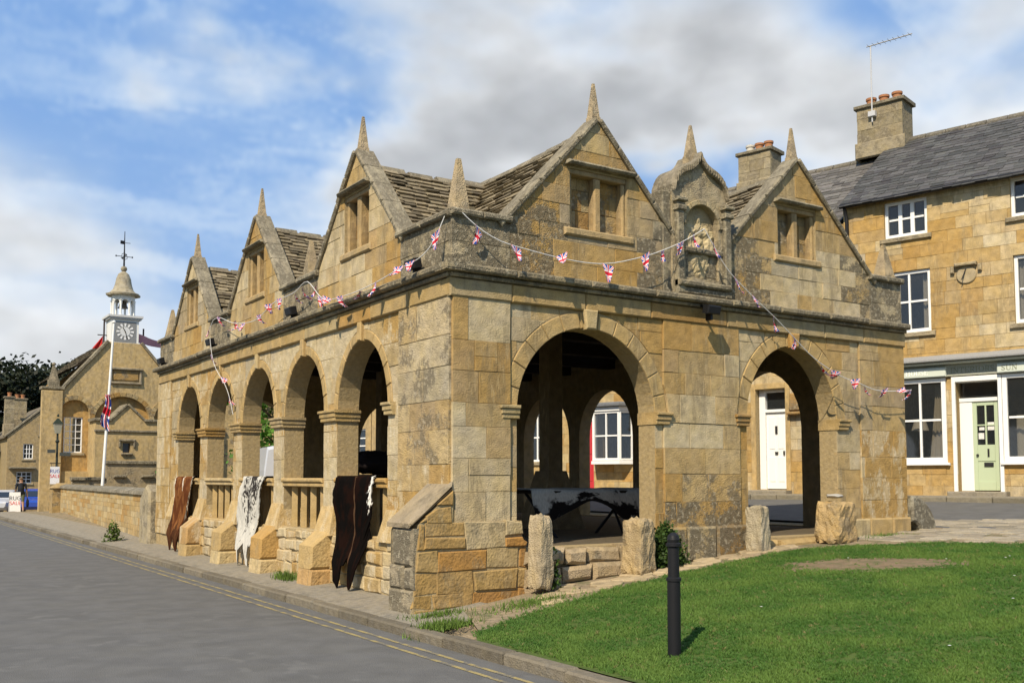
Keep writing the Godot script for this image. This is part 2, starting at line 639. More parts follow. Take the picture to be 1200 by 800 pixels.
	mat("pale_pot", Color(0.62, 0.58, 0.5), 0.9, tx.grain2, 2.0)
	mt.union = printed(union_texture(), 0.8)
	mt.union.backlight_enabled = true
	mt.union.backlight = Color(0.3, 0.3, 0.3)
	mat("plaster", Color(0.5, 0.47, 0.4), 0.95)

# stone colour that drifts over the wall in broad patches: cream here, ochre there
func patchy(q: Vector2, sd: float, cream: float) -> Color:
	var n := drift.get_noise_3d(q.x, q.y * 1.2, sd * 17.0) * 1.9 + cream
	var c := gold() if rg.randf() < 0.3 else even()
	if n > 0.0: c = c.lerp(Color(0.60, 0.50, 0.315), clampf(n * 1.5, 0.0, 0.85))
	else: c = c.lerp(Color(0.45, 0.275, 0.085), clampf(-n * 1.4, 0.0, 0.75))
	var gn := drift.get_noise_3d(q.x * 0.8 + 40.0, q.y * 0.8, sd * 9.0) * 2.0 - 0.25
	if gn > 0.0: c = c.lerp(Color(0.40, 0.345, 0.24), clampf(gn * 1.2, 0.0, 0.7))
	return c * 0.94

func even(k := 1.0) -> Color:
	return Color(0.487, 0.345, 0.152) * (rg.randf_range(0.94, 1.06) * k)

func gold(k := 1.0) -> Color:
	var t := rg.randf()
	var base := Color(0.485, 0.345, 0.155)
	if t < 0.09: base = Color(0.46, 0.285, 0.10)
	elif t < 0.32: base = Color(0.53, 0.41, 0.215)
	elif t < 0.46: base = Color(0.44, 0.34, 0.185)
	elif t < 0.50: base = Color(0.41, 0.255, 0.095)
	var f := rg.randf_range(0.92, 1.08) * k
	return Color(base.r * f, base.g * f, base.b * f)

# ------------------------------------------------------------------ start
func _ready() -> void:
	rg.seed = 20240611
	drift.seed = 8
	drift.frequency = 0.55
	drift.fractal_octaves = 3
	var cam := Camera3D.new()
	cam.name = "camera"
	var near := 0.1
	cam.set_frustum(near * 800.0 / 1175.0, Vector2(0, near * 79.9 / 1175.0), near, 4000.0)
	cam.position = CAM
	cam.rotation_degrees = Vector3(3.9, -33.2, 0)
	add_child(cam)
	cam.current = true

	var env := Environment.new()
	env.background_mode = Environment.BG_SKY
	env.sky = Sky.new()
	var sm := PanoramaSkyMaterial.new()
	sm.panorama = sky_image()
	env.sky.sky_material = sm
	env.background_energy_multiplier = 1.0
	env.tonemap_mode = Environment.TONE_MAPPER_LINEAR
	env.tonemap_exposure = 1.18
	env.sdfgi_enabled = true
	env.ssao_enabled = true
	env.ssil_enabled = true
	var we := WorldEnvironment.new()
	we.name = "world"
	we.environment = env
	add_child(we)

	var sun := DirectionalLight3D.new()
	sun.name = "sun"
	var head := deg_to_rad(57.0)
	var el := deg_to_rad(44.0)
	var dir := Vector3(sin(head) * cos(el), -sin(el), -cos(head) * cos(el))
	sun.look_at_from_position(Vector3.ZERO, dir, Y)
	sun.light_energy = 1.6
	sun.light_color = Color(1.0, 0.94, 0.84)
	sun.light_angular_distance = 0.5
	sun.shadow_enabled = true
	add_child(sun)

	make_materials()
	ground()
	hall()
	row()
	town()
	small_things()

# clouds and air only: noise on a cloud sheet, denser where the photograph has its banks
func sky_image() -> ImageTexture:
	var W := 1792
	var H := 896
	var big := FastNoiseLite.new()
	big.seed = 5
	big.frequency = 0.42
	big.fractal_octaves = 6
	big.fractal_gain = 0.5
	var wisp := FastNoiseLite.new()
	wisp.seed = 17
	wisp.frequency = 0.9
	wisp.fractal_octaves = 5
	wisp.domain_warp_enabled = true
	wisp.domain_warp_amplitude = 0.8
	wisp.domain_warp_frequency = 0.5
	var puff := FastNoiseLite.new()
	puff.seed = 29
	puff.frequency = 3.2
	puff.fractal_octaves = 5
	# cloud banks: heading, elevation, half width, half height (degrees), strength
	var banks := [[38, 23, 20, 7.5, 0.85], [56, 20, 11, 7, 0.5], [30, 17, 6, 4, 0.35], [10, 8, 9, 5.0, 0.62], [-6, 12, 10, 5, 0.4], [64, 17, 6, 6, 0.5], [34, 11.5, 6, 2.0, 0.2], [6, 20.5, 9, 5, -0.45], [17, 15, 7, 4.5, -0.5], [25, 10.5, 6, 3, -0.25], [53.5, 24, 3.5, 3, -0.6], [57, 17, 3, 4, -0.3], [41, 15.5, 7, 2.2, -0.55], [60, 21, 4, 3, -0.4]]
	var data := PackedByteArray()
	data.resize(W * H * 4)
	for y in H:
		var el := (0.5 - (y + 0.5) / H) * PI
		var ed := rad_to_deg(el)
		var sy := sin(el)
		var cy := cos(el)
		for x in W:
			var i := (y * W + x) * 4
			data[i + 3] = 255
			if ed < -1.5:
				data[i] = 118; data[i + 1] = 122; data[i + 2] = 112
				continue
			var th := (x + 0.5) / W * TAU
			var hd := rad_to_deg(th)
			if hd > 180.0: hd -= 360.0
			var k := 1.0 / (maxf(sy, 0.0) + 0.22)
			var px := sin(th) * cy * k
			var pz := -cos(th) * cy * k
			var a := big.get_noise_3d(px * 1.3, 0.0, pz * 1.3)
			var d := sy + 0.02 * a
			var dir3 := Vector3(sin(th) * cy, sy * 1.9, -cos(th) * cy)
			var b := puff.get_noise_3dv(dir3 * 1.5)
			var f := a * 1.0 + b * 0.48 + 0.02
			for q: Array in banks:
				var ux: float = (hd - q[0] + b * 4.0) / q[2]
				var uy: float = (ed - q[1] + b * 2.0) / q[3]
				var r2 := ux * ux + uy * uy
				if r2 < 6.0:
					f += q[4] * exp(-r2 * 0.9)
			var cl := smoothstep(-0.14, 0.8, f)
			var ws := smoothstep(0.05, 0.75, wisp.get_noise_3d(px * 0.8 + pz * 0.5, 3.0, pz * 2.2) + 0.25 + 0.2 * f)
			var sk := clampf(pow(1.0 - maxf(d, 0.0), 3.2), 0.0, 1.0)
			var col := Color(0.405, 0.575, 0.81).lerp(Color(0.73, 0.81, 0.90), sk)
			col = col.lerp(Color(0.78, 0.84, 0.91), ws * 0.75)
			# thick cloud is greyer than its thin, sunlit rims
			var thick := (0.35 + 0.65 * smoothstep(6.0, 17.0, ed)) * smoothstep(0.35, 1.25, f + 0.35 * b + 0.3 * puff.get_noise_3dv(dir3 * 0.6 + Vector3(4, 4, 4)))
			var cc := Color(0.865, 0.875, 0.885).lerp(Color(0.675, 0.688, 0.705), thick)
			var fl := 1.0 + 0.09 * puff.get_noise_3dv(dir3 * 4.0) + 0.05 * b
			cc = Color(minf(cc.r * fl, 0.93), minf(cc.g * fl, 0.935), minf(cc.b * fl, 0.94))
			col = col.lerp(cc, cl)
			data[i] = int(col.r * 255)
			data[i + 1] = int(col.g * 255)
			data[i + 2] = int(col.b * 255)
	var im := Image.create_from_data(W, H, false, Image.FORMAT_RGBA8, data)
	return ImageTexture.create_from_image(im)

# ------------------------------------------------------------------ the lie of the land
const PX := [-0.9, -0.6, 0.0, 0.7, 1.5, 3.2, 4.6, 8.3, 40.0]
const PY := [0.09, 0.11, 0.15, 0.24, 0.33, 0.47, 0.6, 0.77, 1.2]
const ROW := Vector3(15.42, 0, -3.3)
const ROWN := Vector3(-0.96588, 0, 0.25897)

func fall(z: float) -> float:
	return -0.035 * maxf(0.0, -z - 40.0)

func terrain(x: float, z: float) -> float:
	if x < -0.9:
		return fall(z) - 0.02 * smoothstep(-0.9, -4.0, x) * 0.0
	var y := 0.77
	if x < 8.3:
		for i in PX.size() - 1:
			if x <= PX[i + 1]:
				y = lerpf(PY[i], PY[i + 1], (x - PX[i]) / (PX[i + 1] - PX[i]))
				break
	else:
		var q := (Vector3(x, 0, z) - ROW).dot(ROWN)
		var t := 1.0 if q < 1.5 else (x - 8.3) / maxf(0.1, x - 8.3 + q - 1.5)
		y = lerpf(0.77, 1.08, clampf(t, 0.0, 1.0))
	return 0.09 + (y - 0.09) * (1.0 - 0.9 * smoothstep(30.0, 44.0, -z)) + fall(z)

func sheet(called: String, poly: PackedVector2Array, off: float, cell: float, m: Material, h = null) -> MeshInstance3D:
	var mb := MB.new()
	poly = ccw(poly)
	var lo := poly[0]
	var hi := poly[0]
	for q in poly:
		lo = lo.min(q)
		hi = hi.max(q)
	var hh := func(x: float, z: float) -> Vector3: return Vector3(x, (h.call(x, z) if h != null else terrain(x, z)) + off, z)
	var z := floorf(lo.y / cell) * cell
	while z < hi.y:
		var x := floorf(lo.x / cell) * cell
		while x < hi.x:
			for p in Geometry2D.intersect_polygons(poly, rect(x, z, x + cell, z + cell)):
				for i in range(1, p.size() - 1):
					var a: Vector3 = hh.call(p[0].x, p[0].y)
					var b: Vector3 = hh.call(p[i].x, p[i].y)
					var d: Vector3 = hh.call(p[i + 1].x, p[i + 1].y)
					if (b - a).cross(d - a).y < 0:
						mb.tri(a, d, b)
					else:
						mb.tri(a, b, d)
			x += cell
		z += cell
	return tag(obj(called, mb, m), "", "", "", "structure")

func pl(a: Array) -> PackedVector2Array:
	var r := PackedVector2Array()
	for i in range(0, a.size(), 2):
		r.append(Vector2(a[i], a[i + 1]))
	return r

var lawn_poly: PackedVector2Array

func ground() -> void:
	# far land, one sheet to the horizon
	var g := MB.new()
	g.quad(Vector3(-2500, -1.4, 2500), Vector3(2500, -1.4, 2500), Vector3(2500, -1.4, -2500), Vector3(-2500, -1.4, -2500))
	tag(obj("ground", g, mt.field), "", "", "", "structure")
	sheet("village_ground", rect(-0.95, -90, 40, 30), -0.03, 1.0, mt.earth)
	# the street
	sheet("road", rect(-14, -95, -0.93, 40), 0.0, 2.0, mt.asphalt)
	for k in 2:
		var x := -1.17 - k * 0.16
		var mb := MB.new()
		var z := 8.0
		while z > -80.0:
			var z2 := z - 2.0
			mb.quad(Vector3(x - 0.024, fall(z) + 0.004, z), Vector3(x + 0.024, fall(z) + 0.004, z), Vector3(x + 0.024, fall(z2) + 0.004, z2), Vector3(x - 0.024, fall(z2) + 0.004, z2))
			z = z2
		tag(obj("yellow_line", mb, mt.yellow_paint), "", "", "", "structure")
	# pavement under the west arches with its kerb stones
	var pave := sheet("pavement", rect(-0.82, -90, 0.35, 0.9), -0.002, 0.5, mt.paving)
	var z := 6.0
	while z > -40.0:
		var ln := rg.randf_range(0.7, 1.1)
		var mb := MB.new()
		mb.col = Color(0.72, 0.7, 0.66) * rg.randf_range(0.7, 1.15)
		var y := 0.082 + fall(z) + rg.randf_range(-0.007, 0.007)
		var x0 := -0.95 + rg.randf_range(-0.012, 0.012)
		if z < 6.0:
			mb.prism(Fr.new(Vector3(x0, y, z), Y, Vector3(0, 0, -1)), rect(0.0, 0.0, 0.16, ln - 0.015), -0.2, 0.02, 0.018)
			obj("kerb_stone", mb, mt.paving, pave)
		z -= ln
	# strip of trodden earth between hall and lawn, then the lawn
	lawn_poly = pl([-0.8, 1.9, -0.6, 1.55, -0.3, 1.42, 0.03, 1.23, 0.66, 1.12, 1.29, 1.0, 2.07, 0.86, 2.92, 0.66, 3.68, 0.64, 4.47, 0.6, 5.1, 0.52, 5.91, 0.86, 6.91, 1.5, 7.35, 2.45, 8.3, 3.8, 10.5, 6.0, 11.0, 9.0, 6.0, 14.0, -0.8, 14.0])
	sheet("lawn", lawn_poly, 0.006, 0.5, mt.lawn)
	# upper street beyond the hall, its pavement and kerb
	sheet("upper_road", pl([9.3, 14, 8.9, -1.2, 9.2, -60, 2.0, -90, 30, -90, 30, 14]), 0.008, 1.0, mt.asphalt)
	var rf := Fr.new(ROW, ROWN)
	var mbp := MB.new()
	var fl := Fr.new(Vector3(ROW.x, 1.2, ROW.z), Y, rf.u)     # u axis = v x n
	for a in range(-12, 34, 2):
		mbp.obox(Fr.new(ROW + rf.u * (-a - 2.0), ROWN), Vector3(0, 0.7, 0), Vector3(2.0, 1.2 - maxf(0.0, a - 20) * 0.02, 1.3))
	var up := obj("shop_pavement", mbp, mt.paving)
	tag(up, "", "", "", "structure")
	var a := -9.0
	while a < 30.0:
		var ln := rg.randf_range(0.6, 0.95)
		var mb := MB.new()
		mb.col = Color(0.8, 0.8, 0.76) * rg.randf_range(0.8, 1.1)
		mb.obox(rf, Vector3(-a - ln + 0.01, 0.7, 1.3), Vector3(-a, 1.195 - maxf(0.0, a - 20) * 0.02 + rg.randf_range(-0.01, 0.01), 1.45), 0.015)
		obj("kerb_stone", mb, mt.paving, up)
		a += ln
	# old paving setts at the corner of the lawn
	var path := sheet("stone_path", pl([5.3, 0.1, 8.9, 0.1, 9.6, -1.6, 11.2, 0.6, 9.6, 3.6, 8.3, 3.75, 7.35, 2.4, 6.93, 1.45, 6.0, 0.82]), 0.004, 0.5, mt.earth)
	var px := 6.7
	while px < 11.2:
		var pz := -1.5 + rg.randf() * 0.2
		while pz < 3.2:
			var w := rg.randf_range(0.2, 0.42)
			var q := Vector2(px + 0.12, pz + w / 2)
			if Geometry2D.is_point_in_polygon(q, pl([6.3, 0.2, 8.9, 0.2, 9.6, -1.5, 11.0, 0.6, 9.5, 3.3, 8.4, 3.5, 7.5, 2.3, 7.05, 1.35])) and rg.randf() < 0.93:
				var mb := MB.new()
				mb.col = Color(0.33, 0.29, 0.22) * rg.randf_range(0.7, 1.2)
				var f := Fr.new(Vector3(q.x, terrain(q.x, q.y) + 0.004, q.y), (Y + Vector3(rg.randf_range(-0.05, 0.02), 0, rg.randf_range(-0.04, 0.04))).normalized(), Vector3(0.25 + rg.randf_range(-0.06, 0.06), 0, 1).normalized())
				mb.prism(f, rect(-0.115, -w / 2 + 0.012, 0.115, w / 2 - 0.012), -0.05, 0.012 + rg.randf() * 0.012, 0.012)
				obj("paving_stone", mb, mt.rubble, path)
			pz += w
		px += 0.245
	# flat stones along the foot of the south wall
	var foot := sheet("worn_path", pl([-0.62, 1.7, 0.0, 0.3, 1.1, 0.15, 3.0, 0.15, 4.6, 0.1, 5.3, 0.1, 6.0, 0.82, 5.1, 0.7, 3.2, 0.8, 1.9, 1.0, 0.6, 1.3, -0.2, 1.6]), 0.002, 0.4, mt.earth)
	for i in 64:
		var t := rg.randf()
		var x := 0.7 + t * 4.6
		var zz := 0.22 + rg.randf() * (0.85 - 0.13 * x)
		var mb := MB.new()
		mb.col = Color(0.42, 0.33, 0.2) * rg.randf_range(0.75, 1.2)
		var s := rg.randf_range(0.09, 0.2)
		var p := PackedVector2Array()
		for k in 6:
			var an := TAU * k / 6 + rg.randf_range(-0.25, 0.25)
			p.append(Vector2(cos(an) * s, sin(an) * s * 0.75))
		mb.prism(Fr.new(Vector3(x, terrain(x, zz), zz), Vector3(-0.1, 1, 0).normalized(), Vector3(0, 0, -1)), ccw(p), -0.06, 0.012 + rg.randf() * 0.02, 0.01)
		obj("paving_stone", mb, mt.rubble, foot)

# ------------------------------------------------------------------ market hall
const LEN := 13.2
const WID := 8.3
const SARCH := [[1.98, 1.08, 2.40, 1.07], [5.71, 0.95, 2.42, 1.09]]          # centre, half, spring, rise
const WCENT := [2.42, 4.5, 6.57, 8.65, 10.73]
const ECENT := [2.75, 5.0, 7.25, 9.5, 11.75]
const WGAB := [2.65, 6.8, 10.7]

func capital(parent: Node, f: Fr, u0: float, u1: float, v: float, depth: float, jamb: int) -> void:
	# moulded impost: three stacked slabs round the corner of the jamb
	var mb := MB.new()
	mb.col = gold(0.9)
	var s := [[0.0, 0.055, 0.03], [0.055, 0.12, 0.045], [0.12, 0.16, 0.065]]
	for q: Array in s:
		var a: float = u0 - (q[2] if jamb != 1 else 0.012)
		var b: float = u1 + (q[2] if jamb != -1 else 0.012)
		mb.obox(f, Vector3(a, v + q[0] - 0.1, -depth - 0.01), Vector3(b, v + q[1] - 0.1, q[2] + 0.02), 0.008)
	obj("capital", mb, mt.stone, parent)

func pyramid(mb: MB, at: Vector3, w0: float, w1: float, h: float) -> void:
	var b := []
	for k in 2:
		var w := (w0 if k == 0 else w1) / 2
		var y := 0.0 if k == 0 else h
		for q in [[-1, 1], [1, 1], [1, -1], [-1, -1]]:
			b.append(at + Vector3(q[0] * w, y, q[1] * w))
	for i in 4:
		var j := (i + 1) % 4
		mb.quad(b[i], b[j], b[4 + j], b[4 + i])
	mb.quad(b[4], b[5], b[6], b[7])

func finial(parent: Node, at: Vector3, h := 0.36, w := 0.13) -> void:
	var mb := MB.new()
	mb.col = Color(0.43, 0.34, 0.21)
	mb.box(at + Vector3(-w * 0.56, -0.16, -w * 0.56), at + Vector3(w * 0.56, -0.03, w * 0.56))
	pyramid(mb, at + Vector3(0, -0.03, 0), w, 0.03, h + 0.08)
	obj("finial", mb, mt.stone_old, parent)

func obelisk(parent: Node, at: Vector3, h: float, w: float) -> void:
	var mb := MB.new()
	mb.col = Color(0.46, 0.36, 0.21)
	mb.box(at + Vector3(-w * 0.53, 0, -w * 0.53), at + Vector3(w * 0.53, 0.07, w * 0.53))
	pyramid(mb, at + Vector3(0, 0.07, 0), w, 0.05, h)
	obj("obelisk", mb, mt.stone_old, parent)

# stretch of coping from a to b in the wall plane, in stones
func coping(parent: Node, f: Fr, a: Vector2, b: Vector2, thick: float, back: float, front: float, pieces: int) -> void:
	var d := (b - a).normalized()
	var nn := Vector2(-d.y, d.x)
	var ln := a.distance_to(b)
	for i in pieces:
		var p := a + d * (ln * i / pieces + 0.003)
		var q := a + d * (ln * (i + 1) / pieces - 0.003)
		var mb := MB.new()
		mb.col = Color(0.37, 0.32, 0.22) * rg.randf_range(0.8, 1.15)
		var lift := rg.randf() * 0.008
		var poly := ccw(PackedVector2Array([p, q, q + nn * (thick + lift), p + nn * (thick + lift)]))
		mb.prism(f, poly, back, front + rg.randf() * 0.01, 0.02, true)
		obj("coping_stone", mb, mt.stone_grey, parent)

# two-light blocked window with mullion, surround, sill and hood
func blind_window(parent: Node, f: Fr, u0: float, v0: float, u1: float, v1: float) -> void:
	var w := part("window", f.p((u0 + u1) / 2, v0, 0), parent)
	var mid := (u0 + u1) / 2
	var mb := MB.new()
	mb.col = Color(0.40, 0.28, 0.12)
	mb.obox(f, Vector3(u0 - 0.04, v0 - 0.04, -0.2), Vector3(u1 + 0.04, v1 + 0.04, -0.17))
	obj("blocking", mb, mt.stone_old, w)
	var r := courses(v0 + 0.02, v1 - 0.02, 0.2, 0.3)
	for s in [[u0 + 0.03, mid - 0.05], [mid + 0.05, u1 - 0.03]]:
		ashlar("stone", w, f, rect(s[0], v0 + 0.02, s[1], v1 - 0.02), [], r, 0.18, 0.5, -0.22, -0.155, mt.stone_old, func(_q): return gold(0.8))
	var frame := MB.new()
	frame.col = Color(0.44, 0.31, 0.15)
	frame.obox(f, Vector3(mid - 0.055, v0, -0.15), Vector3(mid + 0.055, v1 - 0.06, -0.03), 0.02)
	obj("mullion", frame, mt.stone, w)
	for s in [[u0 - 0.005, u0 + 0.06], [u1 - 0.06, u1 + 0.005]]:
		var jb := MB.new()
		jb.col = Color(0.45, 0.32, 0.155)
		jb.obox(f, Vector3(s[0], v0, -0.15), Vector3(s[1], v1 - 0.06, -0.035), 0.02)
		obj("jamb", jb, mt.stone, w)
	var hd := MB.new()
	hd.col = Color(0.42, 0.31, 0.17)
	hd.obox(f, Vector3(u0 - 0.005, v1 - 0.06, -0.15), Vector3(u1 + 0.005, v1 + 0.005, -0.02), 0.012)
	obj("lintel", hd, mt.stone, w)
	var sl := MB.new()
	sl.col = Color(0.45, 0.33, 0.17)
	sl.prism(f, PackedVector2Array([Vector2(u0 - 0.1, v0 - 0.1), Vector2(u1 + 0.1, v0 - 0.1), Vector2(u1 + 0.1, v0), Vector2(u0 - 0.1, v0)]), -0.15, 0.035, 0.02)
	obj("sill", sl, mt.stone, w)
	var ho := MB.new()
	ho.col = Color(0.36, 0.31, 0.21)
	ho.prism(f, PackedVector2Array([Vector2(u0 - 0.09, v1 + 0.03), Vector2(u1 + 0.09, v1 + 0.03), Vector2(u1 + 0.07, v1 + 0.085), Vector2(u0 - 0.07, v1 + 0.085)]), -0.05, 0.11, 0.025)
	obj("hood_mould", ho, mt.stone_grey, w)

func gable(parent: Node, f: Fr, uc: float, ul: float, ur: float, base: float, apex: float, win: Rect2, tone: Callable, own = null) -> void:
	var gp := part("gable", f.p(uc, 4.05), parent)
	var poly := PackedVector2Array([Vector2(ul, 4.05), Vector2(ur, 4.05), Vector2(ur, base), Vector2(uc, apex), Vector2(ul, base)])
	var hole := rect(win.position.x, win.position.y, win.end.x, win.end.y)
	core("wall_core", gp, f, poly, [hole], -0.21, -0.004, mt.mortar)
	var opening := rect(win.position.x - 0.005, win.position.y - 0.105, win.end.x + 0.005, win.end.y + 0.03)
	ashlar("gable_stone", gp, f, poly, [opening], courses(4.05, apex, 0.2, 0.34), 0.3, 0.68, -0.06, 0.0, mt.stone, tone, {"at": own} if own else {})
	blind_window(gp, f, win.position.x, win.position.y, win.end.x, win.end.y)
	var n := 5
	coping(gp, f, Vector2(uc, apex) + Vector2(0.0, -0.01), Vector2(ul - 0.07, base - 0.08), -0.075, -0.22, 0.05, n)
	coping(gp, f, Vector2(ur + 0.07, base - 0.08), Vector2(uc, apex - 0.01), -0.075, -0.22, 0.05, n)
	finial(gp, f.p(uc, apex + 0.10, -0.085), 0.37, 0.12)

func hall() -> void:
	var h := thing("market_hall", Vector3(WID / 2, 0.0, -LEN / 2), "old golden stone market hall with open arches and five steep gables", "market hall")
	var fs := Fr.new(Vector3(0, 0, 0), Vector3(0, 0, 1))       # u = x
	var fw := Fr.new(Vector3(0, 0, 0), Vector3(-1, 0, 0))      # u = z
	var fe := Fr.new(Vector3(WID, 0, 0), Vector3(1, 0, 0))     # u = -z
	var fn := Fr.new(Vector3(0, 0, -LEN), Vector3(0, 0, -1))   # u = -x
	var warm := func(q): return patchy(q, 1.0, -0.2)
	# stones that the photograph shows stained or grey with lichen
	var stained := func(q):
		if q.x > 3.25 and q.x < 4.45 and q.y < 2.15 - absf(q.x - 3.9) * 1.3: return mt.stone_grey if q.y < 1.45 else mt.stone_old
		if q.x > 6.9 and q.y < 2.5: return mt.stone_limed
		return null
	var greyed := func(q):
		if q.x > -1.15 and q.x < -0.15 and q.y > 1.75 and q.y < 3.5: return mt.stone_old
		return null
	var sooty := func(q):
		if q.y < 5.0 and (q.x < 1.55 or (q.x > 2.9 and q.x < 3.5) or q.x > 7.0 or (q.x > 4.2 and q.x < 5.2)): return mt.stone_grey
		return null
	# floor
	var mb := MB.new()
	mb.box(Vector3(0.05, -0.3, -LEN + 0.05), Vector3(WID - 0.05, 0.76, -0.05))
	obj("floor", mb, mt.shaded_floor, h)
	# --- south wall
	var sw := part("south_wall", Vector3(WID / 2, 0, 0), h)
	var sh := []
	var ring := []
	for a: Array in SARCH:
		sh.append(arch(a[0], a[1], a[2], a[3], 0.76, 22))
		ring.append(arch(a[0], a[1] + 0.215, a[2], a[3] + 0.215, a[2] + 0.0, 22))
	core("wall_core", sw, fs, rect(0.0, -0.2, WID, 4.05), sh, -0.32, -0.004, mt.mortar)
	var holes := sh + ring
	var cs := courses(0.9, 3.69, 0.24, 0.36)
	var sc := 0
	var pier := courses(1.05, 3.69, 0.27, 0.4)
	sc += ashlar("ashlar_block", sw, fs, rect(0.0, 1.05, 0.79, 3.69), [], pier, 0.28, 0.62, -0.05, 0.035, mt.stone, warm, {"split": 0.2})
	sc += ashlar("ashlar_block", sw, fs, rect(0.81, 0.76, 3.2, 3.69), holes, cs, 0.3, 0.6, -0.05, 0.0, mt.stone, warm)
	sc += ashlar("ashlar_block", sw, fs, rect(3.2, 0.95, 4.60, 3.69), holes, courses(0.95, 3.69, 0.28, 0.4), 0.4, 0.85, -0.05, 0.028, mt.stone, warm, {"split": 0.0, "at": stained})
	sc += ashlar("ashlar_block", sw, fs, rect(4.62, 0.76, 7.2, 3.69), holes, cs, 0.3, 0.6, -0.05, 0.0, mt.stone, warm)
	sc += ashlar("ashlar_block", sw, fs, rect(7.2, 0.98, WID, 3.69), [], courses(0.98, 3.69, 0.28, 0.42), 0.4, 0.7, -0.05, 0.03, mt.stone, warm, {"at": stained})
	# plinths at the foot of the piers
	ashlar("plinth_stone", sw, fs, rect(3.07, -0.1, 4.72, 0.96), [], [-0.1, 0.5, 0.96], 0.45, 0.9, -0.05, 0.09, mt.stone_grey, func(_q): return gold(0.75), {"bevel": 0.03})
	ashlar("plinth_stone", sw, fs, rect(6.68, 0.3, WID + 0.03, 0.99), [], [0.3, 0.68, 0.99], 0.4, 0.8, -0.05, 0.07, mt.stone, func(_q): return gold(0.9), {"bevel": 0.025})
	# rough steps under the arches
	ashlar("step_stone", sw, fs, rect(0.95, 0.0, 3.05, 0.76), [], [0.0, 0.34, 0.55, 0.76], 0.22, 0.7, -0.1, 0.1, mt.stone_old, func(_q): return Color(0.42, 0.32, 0.19) * rg.randf_range(0.85, 1.1), {"bevel": 0.045, "jitter": 0.03, "wobble": 0.1, "gap": 0.006})
	ashlar("step_stone", sw, fs, rect(4.72, 0.2, 6.68, 0.75), [], [0.2, 0.75], 0.4, 0.9, -0.1, 0.12, mt.rubble, func(_q): return gold(0.95), {"bevel": 0.05, "jitter": 0.02, "wobble": 0.06, "gap": 0.01})
	for a: Array in SARCH:
		voussoirs("voussoir", sw, fs, a[0], a[1], a[2], a[3], 0.2, 13, -0.12, 0.01, mt.stone, func(_q): return even(0.98))
		var kb := MB.new()
		kb.col = gold()
		kb.prism(fs, ccw(PackedVector2Array([Vector2(a[0] - 0.08, a[2] + a[3] - 0.02), Vector2(a[0] + 0.08, a[2] + a[3] - 0.02), Vector2(a[0] + 0.11, 3.70), Vector2(a[0] - 0.11, 3.70)])), -0.05, 0.075, 0.02)
		obj("keystone", kb, mt.stone, sw)
		capital(sw, fs, a[0] - a[1] - 0.2, a[0] - a[1], a[2], 0.32, -1)
		capital(sw, fs, a[0] + a[1], a[0] + a[1] + 0.2, a[2], 0.32, 1)
	# --- west wall
	var ww := part("west_wall", Vector3(0, 0, -LEN / 2), h)
	var wh := []
	var wr := []
	for d: float in WCENT:
		wh.append(arch(-d, 0.8, 2.5, 0.96, 0.82, 16))
		wr.append(arch(-d, 0.94, 2.5, 1.10, 2.5, 16))
	core("wall_core", ww, fw, rect(-LEN, -0.2, -0.01, 4.05), wh, -0.32, -0.004, mt.mortar)
	var pale := func(q): return patchy(q, 2.0, 0.22)
	var wc := 0
	wc += ashlar("wall_block", ww, fw, rect(-1.28, 0.7, 0.0, 3.69), wh + wr, courses(0.7, 3.69, 0.28, 0.42), 0.4, 0.75, -0.05, 0.03, mt.stone_limed, pale, {"at": greyed})
	wc += ashlar("wall_block", ww, fw, rect(-12.1, 1.18, -1.28, 3.69), wh + wr, courses(1.18, 3.69, 0.26, 0.4), 0.35, 0.7, -0.05, 0.0, mt.stone_limed, pale)
	wc += ashlar("wall_block", ww, fw, rect(-LEN, 0.4, -12.1, 3.69), wh + wr, courses(0.4, 3.69, 0.28, 0.42), 0.3, 0.6, -0.05, 0.03, mt.stone_limed, pale)
	for d: float in WCENT:
		voussoirs("voussoir", ww, fw, -d, 0.8, 2.5, 0.96, 0.13, 11, -0.1, 0.008, mt.stone, func(_q): return even())
		var kb := MB.new()
		kb.col = gold()
		kb.obox(fw, Vector3(-d - 0.06, 3.44, -0.05), Vector3(-d + 0.06, 3.7, 0.06), 0.015)
		obj("keystone", kb, mt.stone, ww)
	capital(ww, fw, -1.62, -1.42, 2.5, 0.32, -1)
	for i in 4:
		capital(ww, fw, -WCENT[i + 1] + 0.8, -WCENT[i] - 0.8, 2.5, 0.32, 0)
	capital(ww, fw, -11.73, -11.53, 2.5, 0.32, 1)
	# foot of each pier: splayed base, then a sloping block at the pavement
	var ends := [-1.45]
	for i in 4:
		ends.append(-(WCENT[i] + WCENT[i + 1]) / 2)
	ends.append(-11.7)
	for k in ends.size():
		var u: float = ends[k]
		var wdt := 0.24 if k in [1, 2, 3, 4] else 0.17
		var b := MB.new()
		b.col = even(1.12)
		b.hexa([fw.p(u - wdt - 0.05, 0.8, 0.13), fw.p(u + wdt + 0.05, 0.8, 0.13), fw.p(u + wdt - 0.02, 1.2, 0.03), fw.p(u - wdt + 0.02, 1.2, 0.03), fw.p(u - wdt - 0.05, 0.8, -0.3), fw.p(u + wdt + 0.05, 0.8, -0.3), fw.p(u + wdt - 0.02, 1.2, -0.3), fw.p(u - wdt + 0.02, 1.2, -0.3)])
		obj("pier_base", b, mt.stone_limed, ww)
